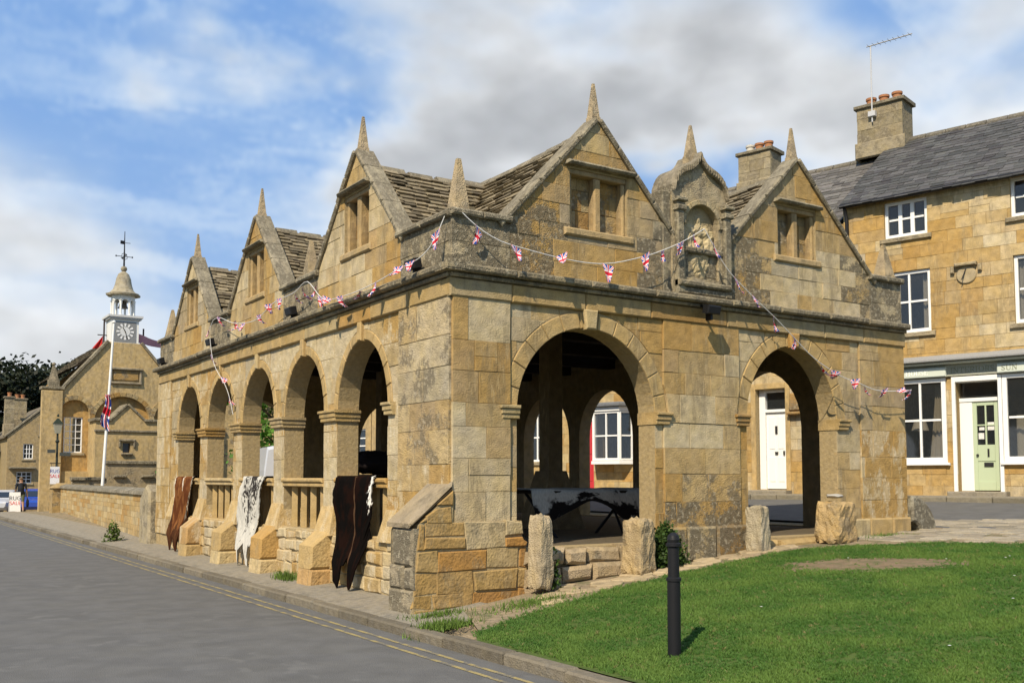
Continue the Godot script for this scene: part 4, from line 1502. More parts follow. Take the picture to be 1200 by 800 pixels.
func row() -> void:
	var f := Fr.new(ROW, ROWN)
	var deep := 6.4
	# ---- the shop: windows at u = -along
	var s := thing("shop_house", f.p(-0.1, 1.2, -deep / 2), "three storey honey stone shop house with white sashes and slate roof", "house")
	var u0 := -2.9
	var u1 := 4.2
	var v0 := 1.15
	var eave := 8.38
	var wins := [[-1.86, 5.02, -0.84, 6.5], [0.97, 5.0, 1.99, 6.52], [-1.88, 7.33, -0.87, 8.22], [0.95, 7.38, 1.97, 8.28]]
	var shopw := [[-1.72, 1.95, -0.55, 3.9], [0.66, 1.95, 2.5, 3.9]]
	var holes := []
	for w: Array in wins + shopw:
		holes.append(rect(w[0], w[1], w[2], w[3]))
	holes.append(rect(-0.34, 1.3, 0.57, 3.82))
	var wall := part("front_wall", f.p(0, v0), s)
	core("wall_core", wall, f, rect(u0, v0 - 0.3, u1, eave), holes, -0.36, -0.012, mt.mortar, Color(0.9, 0.85, 0.75))
	holes.append(rect(-2.85, 3.86, 4.2, 4.4))
	ashlar("ashlar_block", wall, f, rect(u0, v0, u1, eave), holes, courses(v0, eave, 0.22, 0.34), 0.35, 0.7, -0.05, 0.0, mt.stone, func(q): return patchy(q, 5.0, -0.12) * 1.12, {"far": func(q): return q.x > 1.75 or q.x < -2.95})
	shell(s, f, u0, u1, v0, eave, deep, 10.72, Color(0.42, 0.33, 0.19))
	for w: Array in wins:
		var rows := 4 if w[3] - w[1] > 1.2 else 2
		sash(s, f, w[0], w[1], w[2], w[3], 2 if rows == 4 else 3, 2, {"frame": 0.075, "mullions": rows == 2, "bar": 0.024})
	house_roof(s, f, u0 - 0.02, u1, eave + 0.05, deep, 10.72, func(_q): return Color(0.098, 0.096, 0.092) * rg.randf_range(0.65, 1.3), mt.blue_slate, 300, 0.19)
	gutter(s, f, u0, u1, eave - 0.1)
	var dp := MB.new()
	dp.tube([f.p(-2.78, eave - 0.15, 0.2), f.p(-2.78, eave - 0.4, 0.07), f.p(-2.78, 1.25, 0.07)], [0.045], 8)
	obj("downpipe", dp, mt.black_iron, s)
	chimney(s, f, -3.03 + 0.0, -deep / 2, 10.35, 11.85, 1.25, 0.75, 3)
	# shop front: cornice, fascia with its lettering, windows and door
	var shop := part("shop_front", f.p(0, 1.25, 0), s)
	var fa := MB.new()
	fa.col = Color(0.46, 0.47, 0.38)
	fa.obox(f, Vector3(-2.6, 3.92, -0.05), Vector3(3.0, 4.2, 0.06), 0.01)
	obj("fascia", fa, mt.plain, shop)
	var fb := MB.new()
	fb.col = Color(0.72, 0.78, 0.70)
	fb.obox(f, Vector3(-2.6, 3.92, 0.05), Vector3(-0.5, 4.13, 0.16), 0.015)
	fb.obox(f, Vector3(0.6, 3.92, 0.05), Vector3(3.0, 4.13, 0.16), 0.015)
	fb.obox(f, Vector3(-2.62, 4.2, -0.05), Vector3(3.02, 4.26, 0.22), 0.015)
	obj("sign_board", fb, mt.white_paint, shop)
	var co := MB.new()
	co.col = Color(0.33, 0.33, 0.32)
	co.prism(Fr.new(f.p(-2.65, 0, 0), f.u), ccw(PackedVector2Array([Vector2(-0.36, 4.265), Vector2(0.05, 4.265), Vector2(0.05, 4.45), Vector2(-0.36, 4.30)])), 0.0, 5.7, 0.0, true)
	obj("lead_cornice", co, mt.plain, shop)
	text_on(shop, f, "HOUSE", -1.15, 4.025, 0.164, 0.11, Color(0.9, 0.9, 0.86))
	text_on(shop, f, "INTERIORS", 0.05, 4.05, 0.064, 0.13, Color(0.24, 0.26, 0.17))
	text_on(shop, f, "SUN", 0.86, 4.03, 0.164, 0.12, Color(0.24, 0.26, 0.18))
	for w: Array in shopw:
		sash(shop, f, w[0], w[1], w[2], w[3], 2, 2, {"frame": 0.1, "depth": -0.01, "bar": 0.025, "sill": false})
		var sl := MB.new()
		sl.obox(f, Vector3(w[0] - 0.06, w[1] - 0.06, -0.1), Vector3(w[2] + 0.06, w[1] - 0.002, 0.1), 0.01)
		obj("sill", sl, mt.white_paint, shop)
	var df := MB.new()
	for q: Array in [[-0.42, 1.28, -0.34, 3.9], [0.57, 1.28, 0.65, 3.9]]:
		df.obox(f, Vector3(q[0], q[1], -0.3), Vector3(q[2], q[3], 0.055), 0.01)
	df.obox(f, Vector3(-0.34, 3.78, -0.3), Vector3(0.57, 3.9, 0.05), 0.01)
	df.obox(f, Vector3(-0.34, 3.33, -0.32), Vector3(0.57, 3.42, -0.2), 0.01)
	df.obox(f, Vector3(-0.34, 1.3, -0.34), Vector3(-0.06, 3.33, -0.22), 0.01)
	df.obox(f, Vector3(0.49, 1.3, -0.34), Vector3(0.57, 3.33, -0.22), 0.01)
	obj("door_frame", df, mt.white_paint, shop)
	var door := part("door", f.p(0.2, 1.32, -0.25), shop)
	var dl := MB.new()
	for q: Array in [[-0.06, 1.32, 0.03, 3.33], [0.4, 1.32, 0.49, 3.33], [0.03, 1.32, 0.4, 1.52], [0.03, 1.98, 0.4, 2.35], [0.03, 3.24, 0.4, 3.33], [0.2, 2.35, 0.235, 3.24], [0.03, 2.78, 0.2, 2.81], [0.235, 2.78, 0.4, 2.81]]:
		dl.obox(f, Vector3(q[0] + 0.001, q[1], -0.29), Vector3(q[2] - 0.001, q[3], -0.235), 0.004)
	dl.obox(f, Vector3(0.03, 1.52, -0.28), Vector3(0.4, 1.98, -0.25))
	obj("door_leaf", dl, mt.green_paint, door)
	var dg := MB.new()
	dg.obox(f, Vector3(0.03, 2.35, -0.268), Vector3(0.4, 3.24, -0.262))
	obj("pane", dg, mt.glass, door)
	var dg2 := MB.new()
	dg2.obox(f, Vector3(-0.34, 3.42, -0.268), Vector3(0.57, 3.78, -0.262))
	obj("fanlight", dg2, mt.glass, shop)
	var dh := MB.new()
	dh.col = Color(0.03, 0.03, 0.03)
	dh.lathe(f.p(0.03, 2.12, -0.215), [Vector2(0, -0.03), Vector2(0.03, -0.015), Vector2(0.03, 0.015), Vector2(0, 0.03)], 8)
	dh.obox(f, Vector3(0.24, 2.08, -0.236), Vector3(0.28, 2.26, -0.21), 0.01)
	dh.obox(f, Vector3(0.16, 1.86, -0.236), Vector3(0.36, 1.95, -0.222), 0.005)
	obj("handle", dh, mt.gloss, door)
	for q: Array in [[0.05, 2.48, 0.17, 2.62], [0.25, 2.68, 0.39, 2.86], [0.07, 2.68, 0.18, 2.75]]:
		var nt := MB.new()
		nt.col = Color(0.8, 0.79, 0.74)
		nt.obox(f, Vector3(q[0], q[1], -0.262), Vector3(q[2], q[3], -0.257))
		obj("notice", nt, mt.plain, door)
	var stp := MB.new()
	stp.col = Color.WHITE
	stp.obox(f, Vector3(-0.5, 1.18, -0.3), Vector3(0.75, 1.3, 0.3), 0.02)
	obj("doorstep", stp, mt.paving, shop)
	# stone sundial over the door
	var sd := part("sundial", f.p(-0.02, 6.0, 0), s)
	var sb := MB.new()
	sb.col = Color(0.42, 0.34, 0.2)
	sb.obox(f, Vector3(-0.26, 6.42, 0), Vector3(0.22, 6.50, 0.13), 0.02)
	sb.obox(f, Vector3(-0.36, 6.28, 0), Vector3(-0.28, 6.44, 0.09), 0.02)
	sb.obox(f, Vector3(0.24, 6.28, 0), Vector3(0.32, 6.44, 0.09), 0.02)
	obj("sundial_hood", sb, mt.stone_old, sd)
	var sp := MB.new()
	sp.col = Color(0.46, 0.37, 0.22)
	var disc := PackedVector2Array()
	for k in 20:
		disc.append(Vector2(-0.02 + cos(TAU * k / 20) * 0.22, 6.22 + sin(TAU * k / 20) * 0.2))
	sp.prism(f, disc, 0.0, 0.045, 0.015)
	obj("sundial_plate", sp, mt.stone, sd)
	var gn := MB.new()
	gn.tube([f.p(-0.02, 6.36, 0.045), f.p(-0.09, 6.1, 0.14)], [0.012], 6)
	obj("gnomon", gn, mt.black_iron, sd)
	# ---- what shows inside the shop window
	var cu := MB.new()
	cu.col = Color(0.62, 0.58, 0.48)
	var grid := []
	for i in 12:
		var line := []
		for j in 14:
			var t := j / 13.0
			var pinch := 0.35 + 0.65 * pow(i / 11.0, 1.2)
			line.append(f.p(-0.80 + (t - 0.5) * 0.5 * pinch, 3.75 - 1.72 * i / 11.0, -0.3 + 0.035 * sin(t * 26.0)))
		grid.append(line)
	cu.cloth(grid, 0.008)
	tag(obj("curtain", cu, mt.plaster), "pale curtain hanging in the shop window beside a lamp", "curtain")
	var cu2 := MB.new()
	cu2.col = Color(0.66, 0.64, 0.56)
	grid = []
	for i in 10:
		var line := []
		for j in 14:
			var t := j / 13.0
			line.append(f.p(0.85 + t * 0.75, 3.0 - 0.95 * i / 9.0, -0.3 + 0.03 * sin(t * 24.0)))
		grid.append(line)
	cu2.cloth(grid, 0.008)
	tag(obj("curtain", cu2, mt.plaster), "short pale curtain across lower half of a shop window", "curtain")
	var bench := MB.new()
	bench.obox(f, Vector3(-1.75, 1.85, -0.8), Vector3(-0.5, 1.95, -0.12))
	bench.obox(f, Vector3(0.66, 1.85, -0.8), Vector3(2.5, 1.95, -0.12))
	bench.col = Color.WHITE
	obj("window_shelf", bench, mt.white_paint, shop)
	var tl := thing("table_lamp", f.p(-1.3, 1.95, -0.4), "table lamp with white shade inside the shop window", "lamp")
	var l1 := MB.new()
	l1.col = Color(0.2, 0.13, 0.07)
	l1.lathe(f.p(-1.3, 1.95, -0.4), [Vector2(0.0, 0), Vector2(0.09, 0.0), Vector2(0.08, 0.03), Vector2(0.025, 0.06), Vector2(0.035, 0.4), Vector2(0.012, 0.85)], 10)
	obj("lamp_stand", l1, mt.plain, tl)
	var l2 := MB.new()
	l2.col = Color(0.8, 0.77, 0.7)
	l2.lathe(f.p(-1.3, 2.72, -0.4), [Vector2(0.2, 0), Vector2(0.12, 0.27), Vector2(0.115, 0.27), Vector2(0.19, 0.0)], 16)
	obj("lamp_shade", l2, mt.plaster, tl)
	for q: Array in [[1.03, 1.25], [1.7, 1.93], [-1.8, -1.62], [-1.08, -0.9]]:
		var cw := MB.new()
		cw.col = Color(0.7, 0.68, 0.62)
		grid = []
		for i in 8:
			var line := []
			for j in 10:
				var t := j / 9.0
				line.append(f.p(lerpf(q[0], q[1], t), 6.42 - 1.36 * i / 7.0, -0.24 + 0.025 * sin(t * 18.0)))
			grid.append(line)
		cw.cloth(grid, 0.008)
		tag(obj("curtain", cw, mt.plaster), "white curtain at a first floor window of the shop house", "curtain", "first floor curtains")
	# ---- television aerial on the big chimney
	var ta := thing("television_aerial", f.p(-3.2, 11.0, -2.75), "thin television aerial mast strapped to big house chimney", "aerial")
	var m1 := MB.new()
	m1.col = Color(0.5, 0.5, 0.5)
	m1.tube([f.p(-3.2, 11.3, -2.76), f.p(-3.2, 13.45, -2.76)], [0.022], 6)
	m1.obox(f, Vector3(-3.3, 11.45, -2.85), Vector3(-3.1, 11.6, -2.7), 0.01)
	obj("mast", m1, mt.gloss, ta)
	var m2 := MB.new()
	m2.col = Color(0.35, 0.35, 0.35)
	var ba := f.p(-3.3, 13.42, -2.72)
	var bb := f.p(-2.15, 13.55, -3.0)
	m2.tube([ba, bb], [0.016], 6)
	for k in 9:
		var q := ba.lerp(bb, (k + 0.5) / 9)
		m2.tube([q - f.n * 0.14, q + f.n * 0.14], [0.006], 5)
	obj("boom", m2, mt.gloss, ta)

	# ---- next house: the white door, seen through the right arch
	var b := thing("door_house", f.p(-5.5, 1.2, -deep / 2), "honey stone house with a tall white door, behind the market hall", "house")
	var w2 := part("front_wall", f.p(-5.5, 1.15), b)
	var bh := [rect(-5.38, 1.3, -4.55, 3.9), rect(-7.0, 2.2, -5.74, 3.75), rect(-4.1, 5.0, -3.2, 6.4), rect(-6.8, 5.0, -5.8, 6.4)]
	core("wall_core", w2, f, rect(-8.6, 0.9, -2.91, 7.9), bh, -0.36, -0.012, mt.mortar)
	ashlar("ashlar_block", w2, f, rect(-8.6, 1.15, -2.92, 7.9), bh + [rect(-5.52, 1.2, -4.42, 4.05)], courses(1.15, 7.9, 0.24, 0.36), 0.4, 0.75, -0.05, 0.0, mt.stone, func(q): return patchy(q, 7.0, 0.1) * 1.1, {"far": func(q): return q.y > 4.3 or q.x < -6.4 or q.x > -3.6})
	shell(b, f, -8.6, -2.91, 1.15, 7.9, deep, 10.4, Color(0.42, 0.33, 0.19))
	house_roof(b, f, -8.6, -2.95, 7.95, deep, 10.4, func(_q): return Color(0.15, 0.14, 0.125) * rg.randf_range(0.65, 1.3), mt.blue_slate, 60, 0.19)
	chimney(b, f, -6.82, -deep / 2, 10.05, 11.35, 1.05, 0.7, 3, 0)
	for q: Array in [[-5.52, 1.2, -5.385, 4.05], [-4.545, 1.2, -4.42, 4.05]]:
		var jb := MB.new()
		jb.col = gold(1.1)
		jb.obox(f, Vector3(q[0], q[1], -0.3), Vector3(q[2], q[3], 0.03), 0.015)
		obj("jamb", jb, mt.stone, w2)
	var lt := MB.new()
	lt.col = gold(1.05)
	lt.obox(f, Vector3(-5.384, 3.9, -0.3), Vector3(-4.546, 4.05, 0.028), 0.012)
	obj("lintel", lt, mt.stone, w2)
	var d2 := part("door", f.p(-4.95, 1.3, -0.2), b)
	var dm := MB.new()
	dm.obox(f, Vector3(-5.37, 1.3, -0.3), Vector3(-5.2, 3.9, -0.16), 0.01)
	dm.obox(f, Vector3(-4.62, 1.3, -0.3), Vector3(-4.56, 3.9, -0.16), 0.01)
	dm.obox(f, Vector3(-5.2, 3.3, -0.3), Vector3(-4.62, 3.38, -0.16), 0.01)
	dm.obox(f, Vector3(-5.2, 3.83, -0.3), Vector3(-4.62, 3.9, -0.16), 0.01)
	obj("door_frame", dm, mt.white_paint, d2)
	var le := MB.new()
	le.obox(f, Vector3(-5.195, 1.32, -0.26), Vector3(-4.625, 3.295, -0.22), 0.004)
	for q: Array in [[-5.12, 1.5, -4.95, 2.15], [-4.87, 1.5, -4.7, 2.15], [-5.12, 2.35, -4.95, 3.2], [-4.87, 2.35, -4.7, 3.2]]:
		le.obox(f, Vector3(q[0], q[1], -0.23), Vector3(q[2], q[3], -0.208), 0.012)
	obj("door_leaf", le, mt.white_paint, d2)
	var pn := MB.new()
	pn.obox(f, Vector3(-5.195, 3.385, -0.25), Vector3(-4.625, 3.825, -0.244))
	obj("fanlight", pn, mt.glass, d2)
	var kn := MB.new()
	kn.col = Color(0.03, 0.03, 0.03)
	kn.obox(f, Vector3(-4.95, 2.22, -0.222), Vector3(-4.87, 2.28, -0.17), 0.01)
	kn.obox(f, Vector3(-4.72, 2.2, -0.222), Vector3(-4.68, 2.3, -0.17), 0.01)
	kn.obox(f, Vector3(-4.94, 2.75, -0.222), Vector3(-4.88, 2.95, -0.18), 0.01)
	obj("knocker", kn, mt.gloss, d2)
	for w: Array in [[-7.0, 2.2, -5.74, 3.75], [-4.1, 5.0, -3.2, 6.4], [-6.8, 5.0, -5.8, 6.4]]:
		sash(b, f, w[0], w[1], w[2], w[3], 2, 2)
	var st2 := MB.new()
	st2.obox(f, Vector3(-5.6, 1.15, -0.3), Vector3(-4.4, 1.29, 0.35), 0.02)
	obj("doorstep", st2, mt.paving, b)
	var br := MB.new()
	br.col = gold(0.8)
	br.prism(f, ccw(PackedVector2Array([Vector2(-4.4, 3.3), Vector2(-3.9, 3.3), Vector2(-3.95, 3.75), Vector2(-4.36, 3.75)])), 0.0, 0.14, 0.03)
	br.obox(f, Vector3(-4.44, 3.2, 0), Vector3(-3.86, 3.28, 0.18), 0.02)
	obj("wall_bracket", br, mt.stone_old, b)

	# ---- house with the bay window and red door, seen through the near arch
	var c := thing("bay_house", f.p(-11.3, 1.2, -deep / 2), "stone house with white bay window and red door, behind the market hall", "house")
	var w3 := part("front_wall", f.p(-11.3, 1.15), c)
	var ch := [rect(-11.6, 1.3, -10.7, 3.45), rect(-10.55, 2.1, -9.3, 3.55), rect(-13.6, 2.1, -12.3, 3.6), rect(-10.5, 4.9, -9.5, 6.2), rect(-13.4, 4.9, -12.4, 6.2)]
	core("wall_core", w3, f, rect(-14.2, 0.9, -8.61, 7.4), ch, -0.36, -0.012, mt.mortar)
	ashlar("ashlar_block", w3, f, rect(-14.2, 1.15, -8.62, 7.4), ch, courses(1.15, 7.4, 0.24, 0.36), 0.4, 0.75, -0.05, 0.0, mt.stone, func(_q): return gold(1.05), {"far": func(q): return q.y > 4.2 or q.x < -11.0})
	shell(c, f, -14.2, -8.61, 1.15, 7.4, deep, 9.8, Color(0.42, 0.33, 0.19))
	house_roof(c, f, -14.2, -8.62, 7.45, deep, 9.8, func(_q): return Color(0.2, 0.17, 0.12) * rg.randf_range(0.65, 1.3), mt.slate, 0, 0.2)
	var bay := part("bay_window", f.p(-9.95, 2.0, 0.25), c)
	for q: Array in [[-10.65, -9.28, 0.34]]:
		sash(bay, f, -10.42, 2.1, -9.48, 3.52, 2, 2, {"depth": -0.38, "sill": false, "frame": 0.06})
		var cb := MB.new()
		cb.prism(Fr.new(f.p(-9.95, 0, 0), Y, f.n), ccw(PackedVector2Array([Vector2(-0.72, 0.0), Vector2(0.72, 0.0), Vector2(0.5, 0.45), Vector2(-0.5, 0.45)])), 2.0, 2.09, 0.01, true)
		cb.prism(Fr.new(f.p(-9.95, 0, 0), Y, f.n), ccw(PackedVector2Array([Vector2(-0.72, 0.0), Vector2(0.72, 0.0), Vector2(0.5, 0.45), Vector2(-0.5, 0.45)])), 3.53, 3.66, 0.01, true)
		obj("bay_frame", cb, mt.white_paint, bay)
		for sd2 in [-1.0, 1.0]:
			var e0 := f.p(-9.95 + sd2 * 0.69, 0, 0.02)
			var e1 := f.p(-9.95 + sd2 * 0.49, 0, 0.4)
			var side := Fr.new(e0 if sd2 < 0 else e1, ((e1 - e0) * sd2).cross(Y).normalized() * -1.0)
			if side.n.dot(f.n) < 0: side = Fr.new(side.o, -side.n)
			var lnn := (e1 - e0).length()
			var org := e0 if (e1 - e0).dot(side.u) > 0 else e1
			side.o = org
			sash(bay, side, 0.0, 2.1, lnn, 3.52, 1, 2, {"depth": 0.03, "sill": false, "frame": 0.05})
	var blead := MB.new()
	blead.prism(Fr.new(f.p(-9.95, 0, 0), Y, f.n), ccw(PackedVector2Array([Vector2(-0.85, 0.0), Vector2(0.85, 0.0), Vector2(0.58, 0.55), Vector2(-0.58, 0.55)])), 3.665, 3.78, 0.05, true)
	obj("bay_roof", blead, mt.lead, bay)
	var red := MB.new()
	red.col = Color(0.5, 0.03, 0.035)
	red.obox(f, Vector3(-11.6, 1.3, -0.12), Vector3(-10.7, 3.3, -0.06), 0.01)
	for q: Array in [[-11.5, 1.5, -11.2, 2.1], [-11.1, 1.5, -10.8, 2.1], [-11.5, 2.3, -11.2, 3.15], [-11.1, 2.3, -10.8, 3.15]]:
		red.obox(f, Vector3(q[0], q[1], -0.07), Vector3(q[2], q[3], -0.045), 0.012)
	obj("door", red, mt.gloss, c)
	var rs := MB.new()
	rs.col = Color(0.5, 0.03, 0.035)
	rs.obox(f, Vector3(-11.6, 3.3, -0.2), Vector3(-10.7, 3.45, -0.02), 0.01)
	obj("door_head", rs, mt.gloss, c)
	for w: Array in [[-13.6, 2.1, -12.3, 3.6], [-10.5, 4.9, -9.5, 6.2], [-13.4, 4.9, -12.4, 6.2]]:
		sash(c, f, w[0], w[1], w[2], w[3], 2, 2)
	chimney(c, f, -13.6, -deep / 2, 9.4, 10.7, 1.1, 0.7, 2)
	var nb := MB.new()
	nb.col = Color(0.07, 0.07, 0.07)
	nb.obox(f, Vector3(-9.12, 2.2, 0), Vector3(-8.85, 2.95, 0.06), 0.01)
	tag(obj("notice_board", nb, mt.plain), "dark notice board on stone wall right of the bay window", "sign")

	# ---- two more houses further along, closing the street
	for k in 2:
		var a0 := -14.25 - k * 6.6
		var a1 := a0 - 6.55
		var e := 6.6 + 0.5 * k
		var y0 := 1.1 - k * 0.1
		var d := thing("street_house", f.p((a0 + a1) / 2, y0, -deep / 2), ["stone house with white sashes, third from the shop front", "stone house with small white casement, at far end of the row"][k], "house")
		var wh := [rect(a1 + 0.7, 2.2, a1 + 1.7, 3.5), rect(a1 + 0.78, 4.5, a1 + 1.68, 5.7), rect(a1 + 4.6, 2.2, a1 + 5.6, 3.5), rect(a1 + 4.6, 4.5, a1 + 5.6, 5.7), rect(a1 + 2.7, y0 + 0.1, a1 + 3.6, 3.3)]
		if k == 1:
			wh[2] = rect(-22.1, 2.43, -21.15, 3.4)
			wh[0] = rect(-26.3, 2.2, -25.3, 3.5)
		core("front_wall", d, f, rect(a1, y0 - 0.3, a0, e), wh, -0.36, 0.0, mt.stone, Color(0.46, 0.34, 0.17))
		shell(d, f, a1, a0, y0, e, deep, e + 2.5, Color(0.42, 0.33, 0.19))
		house_roof(d, f, a1, a0, e + 0.05, deep, e + 2.5, func(_q): return Color(0.2, 0.17, 0.12) * rg.randf_range(0.65, 1.3), mt.slate, 0, 0.2)
		for i in 4:
			var w: PackedVector2Array = wh[i]
			sash(d, f, w[0].x, w[0].y, w[2].x, w[2].y, 2, 3)
		var w4: PackedVector2Array = wh[4]
		var dd := MB.new()
		dd.col = Color(0.06, 0.09, 0.07)
		dd.obox(f, Vector3(w4[0].x, w4[0].y, -0.2), Vector3(w4[2].x, w4[2].y, -0.14), 0.01)
		obj("door", dd, mt.gloss, d)
		chimney(d, f, a1 + 1.0, -deep / 2, e + 2.1, e + 3.4, 1.1, 0.7, 2)

# ------------------------------------------------------------------ trees and leaves
func leaf_mesh(mb: MB, at: Vector3, s: float, tone: Color) -> void:
	mb.col = tone
	var a := Vector3(rg.randf_range(-1, 1), rg.randf_range(-0.6, 1), rg.randf_range(-1, 1)).normalized()
	var b := a.cross(Vector3(rg.randf_range(-1, 1), rg.randf_range(-1, 1), rg.randf_range(-1, 1))).normalized()
	var tip := at + a * s
	var l := at + a * s * 0.45 + b * s * 0.36
	var r := at + a * s * 0.45 - b * s * 0.36
	mb.tri(at, l, tip)
	mb.tri(at, tip, r)

func tree(called: String, at: Vector3, height: float, spread: float, trunk_h: float, leaves: int, leaf: float, tone: Color, label: String, group := "") -> Node3D:
	var t := thing(called, at, label, "tree", group)
	var tr := MB.new()
	var top := at + Vector3(rg.randf_range(-0.3, 0.3), height * 0.8, rg.randf_range(-0.3, 0.3))
	var r0 := height * 0.022 + 0.05
	tr.tube([at - Y * 0.3, at + Y * trunk_h * 0.5, at + Y * trunk_h, at.lerp(top, 0.75), top], [r0 * 1.3, r0, r0 * 0.85, r0 * 0.5, r0 * 0.15], 10)
	var tips := []
	for k in 22:
		var an := k * 2.4 + rg.randf() * 0.6
		var hh := lerpf(trunk_h * 0.9, height * 0.92, rg.randf())
		var y := (hh - trunk_h) / (height - trunk_h)
		var rad := spread * sqrt(maxf(0.05, 1.0 - pow(absf(y - 0.42) * 1.65, 2.0))) * rg.randf_range(0.55, 0.95)
		var e := at + Vector3(cos(an) * rad, hh, sin(an) * rad)
		var s := at + Y * maxf(trunk_h * 0.8, hh - rad * 0.7)
		tr.tube([s, s.lerp(e, 0.5) + Y * 0.1, e], [r0 * 0.4, r0 * 0.25, r0 * 0.08], 6)
		tips.append(e)
	obj("trunk", tr, mt.bark, t)
	var cr := MB.new()
	for i in leaves:
		var c: Vector3 = tips[rg.randi() % tips.size()]
		var d := Vector3(rg.randfn(), rg.randfn() * 0.8, rg.randfn()) * spread * 0.2
		leaf_mesh(cr, c + d, leaf * rg.randf_range(0.6, 1.3), tone * rg.randf_range(0.6, 1.35))
	obj("crown", cr, mt.leaf, t)
	return t

# low clump of leaves or grass blades
func clump(called: String, at: Vector3, size: Vector3, n: int, leaf: float, tone: Color, label: String, category := "plant", group := "", blades := false) -> Node3D:
	var t := thing(called, at, label, category, group)
	var mb := MB.new()
	for i in n:
		var d := Vector3(clampf(rg.randfn() * 0.42, -1.0, 1.0), 0, clampf(rg.randfn() * 0.42, -1.0, 1.0))
		if blades:
			mb.col = tone * rg.randf_range(0.6, 1.4)
			var p := at + Vector3(d.x * size.x, 0, d.z * size.z)
			p.y = terrain(p.x, p.z) - 0.01
			var an := rg.randf() * TAU
			var s := Vector3(cos(an), 0, sin(an)) * 0.007
			var lean := Vector3(rg.randf_range(-1, 1), 0, rg.randf_range(-1, 1)) * size.y * 0.5
			mb.tri(p - s, p + s, p + Y * size.y * rg.randf_range(0.4, 1.1) + lean)
		else:
			leaf_mesh(mb, at + Vector3(d.x * size.x, rg.randf() * size.y * (1.0 - 0.75 * absf(d.x)), d.z * size.z), leaf * rg.randf_range(0.6, 1.3), tone * rg.randf_range(0.55, 1.4))
	obj("leaves", mb, mt.leaf, t)
	if not blades:
		var st := MB.new()
		for k in 6:
			var e := at + Vector3(rg.randf_range(-0.3, 0.3) * size.x, size.y * rg.randf_range(0.4, 0.8), rg.randf_range(-0.3, 0.3) * size.z)
			st.tube([at - Y * 0.03, at.lerp(e, 0.5) + Vector3(0.02, 0, 0.02), e], [0.012, 0.009, 0.004], 5)
		obj("stem", st, mt.bark, t)
	return t

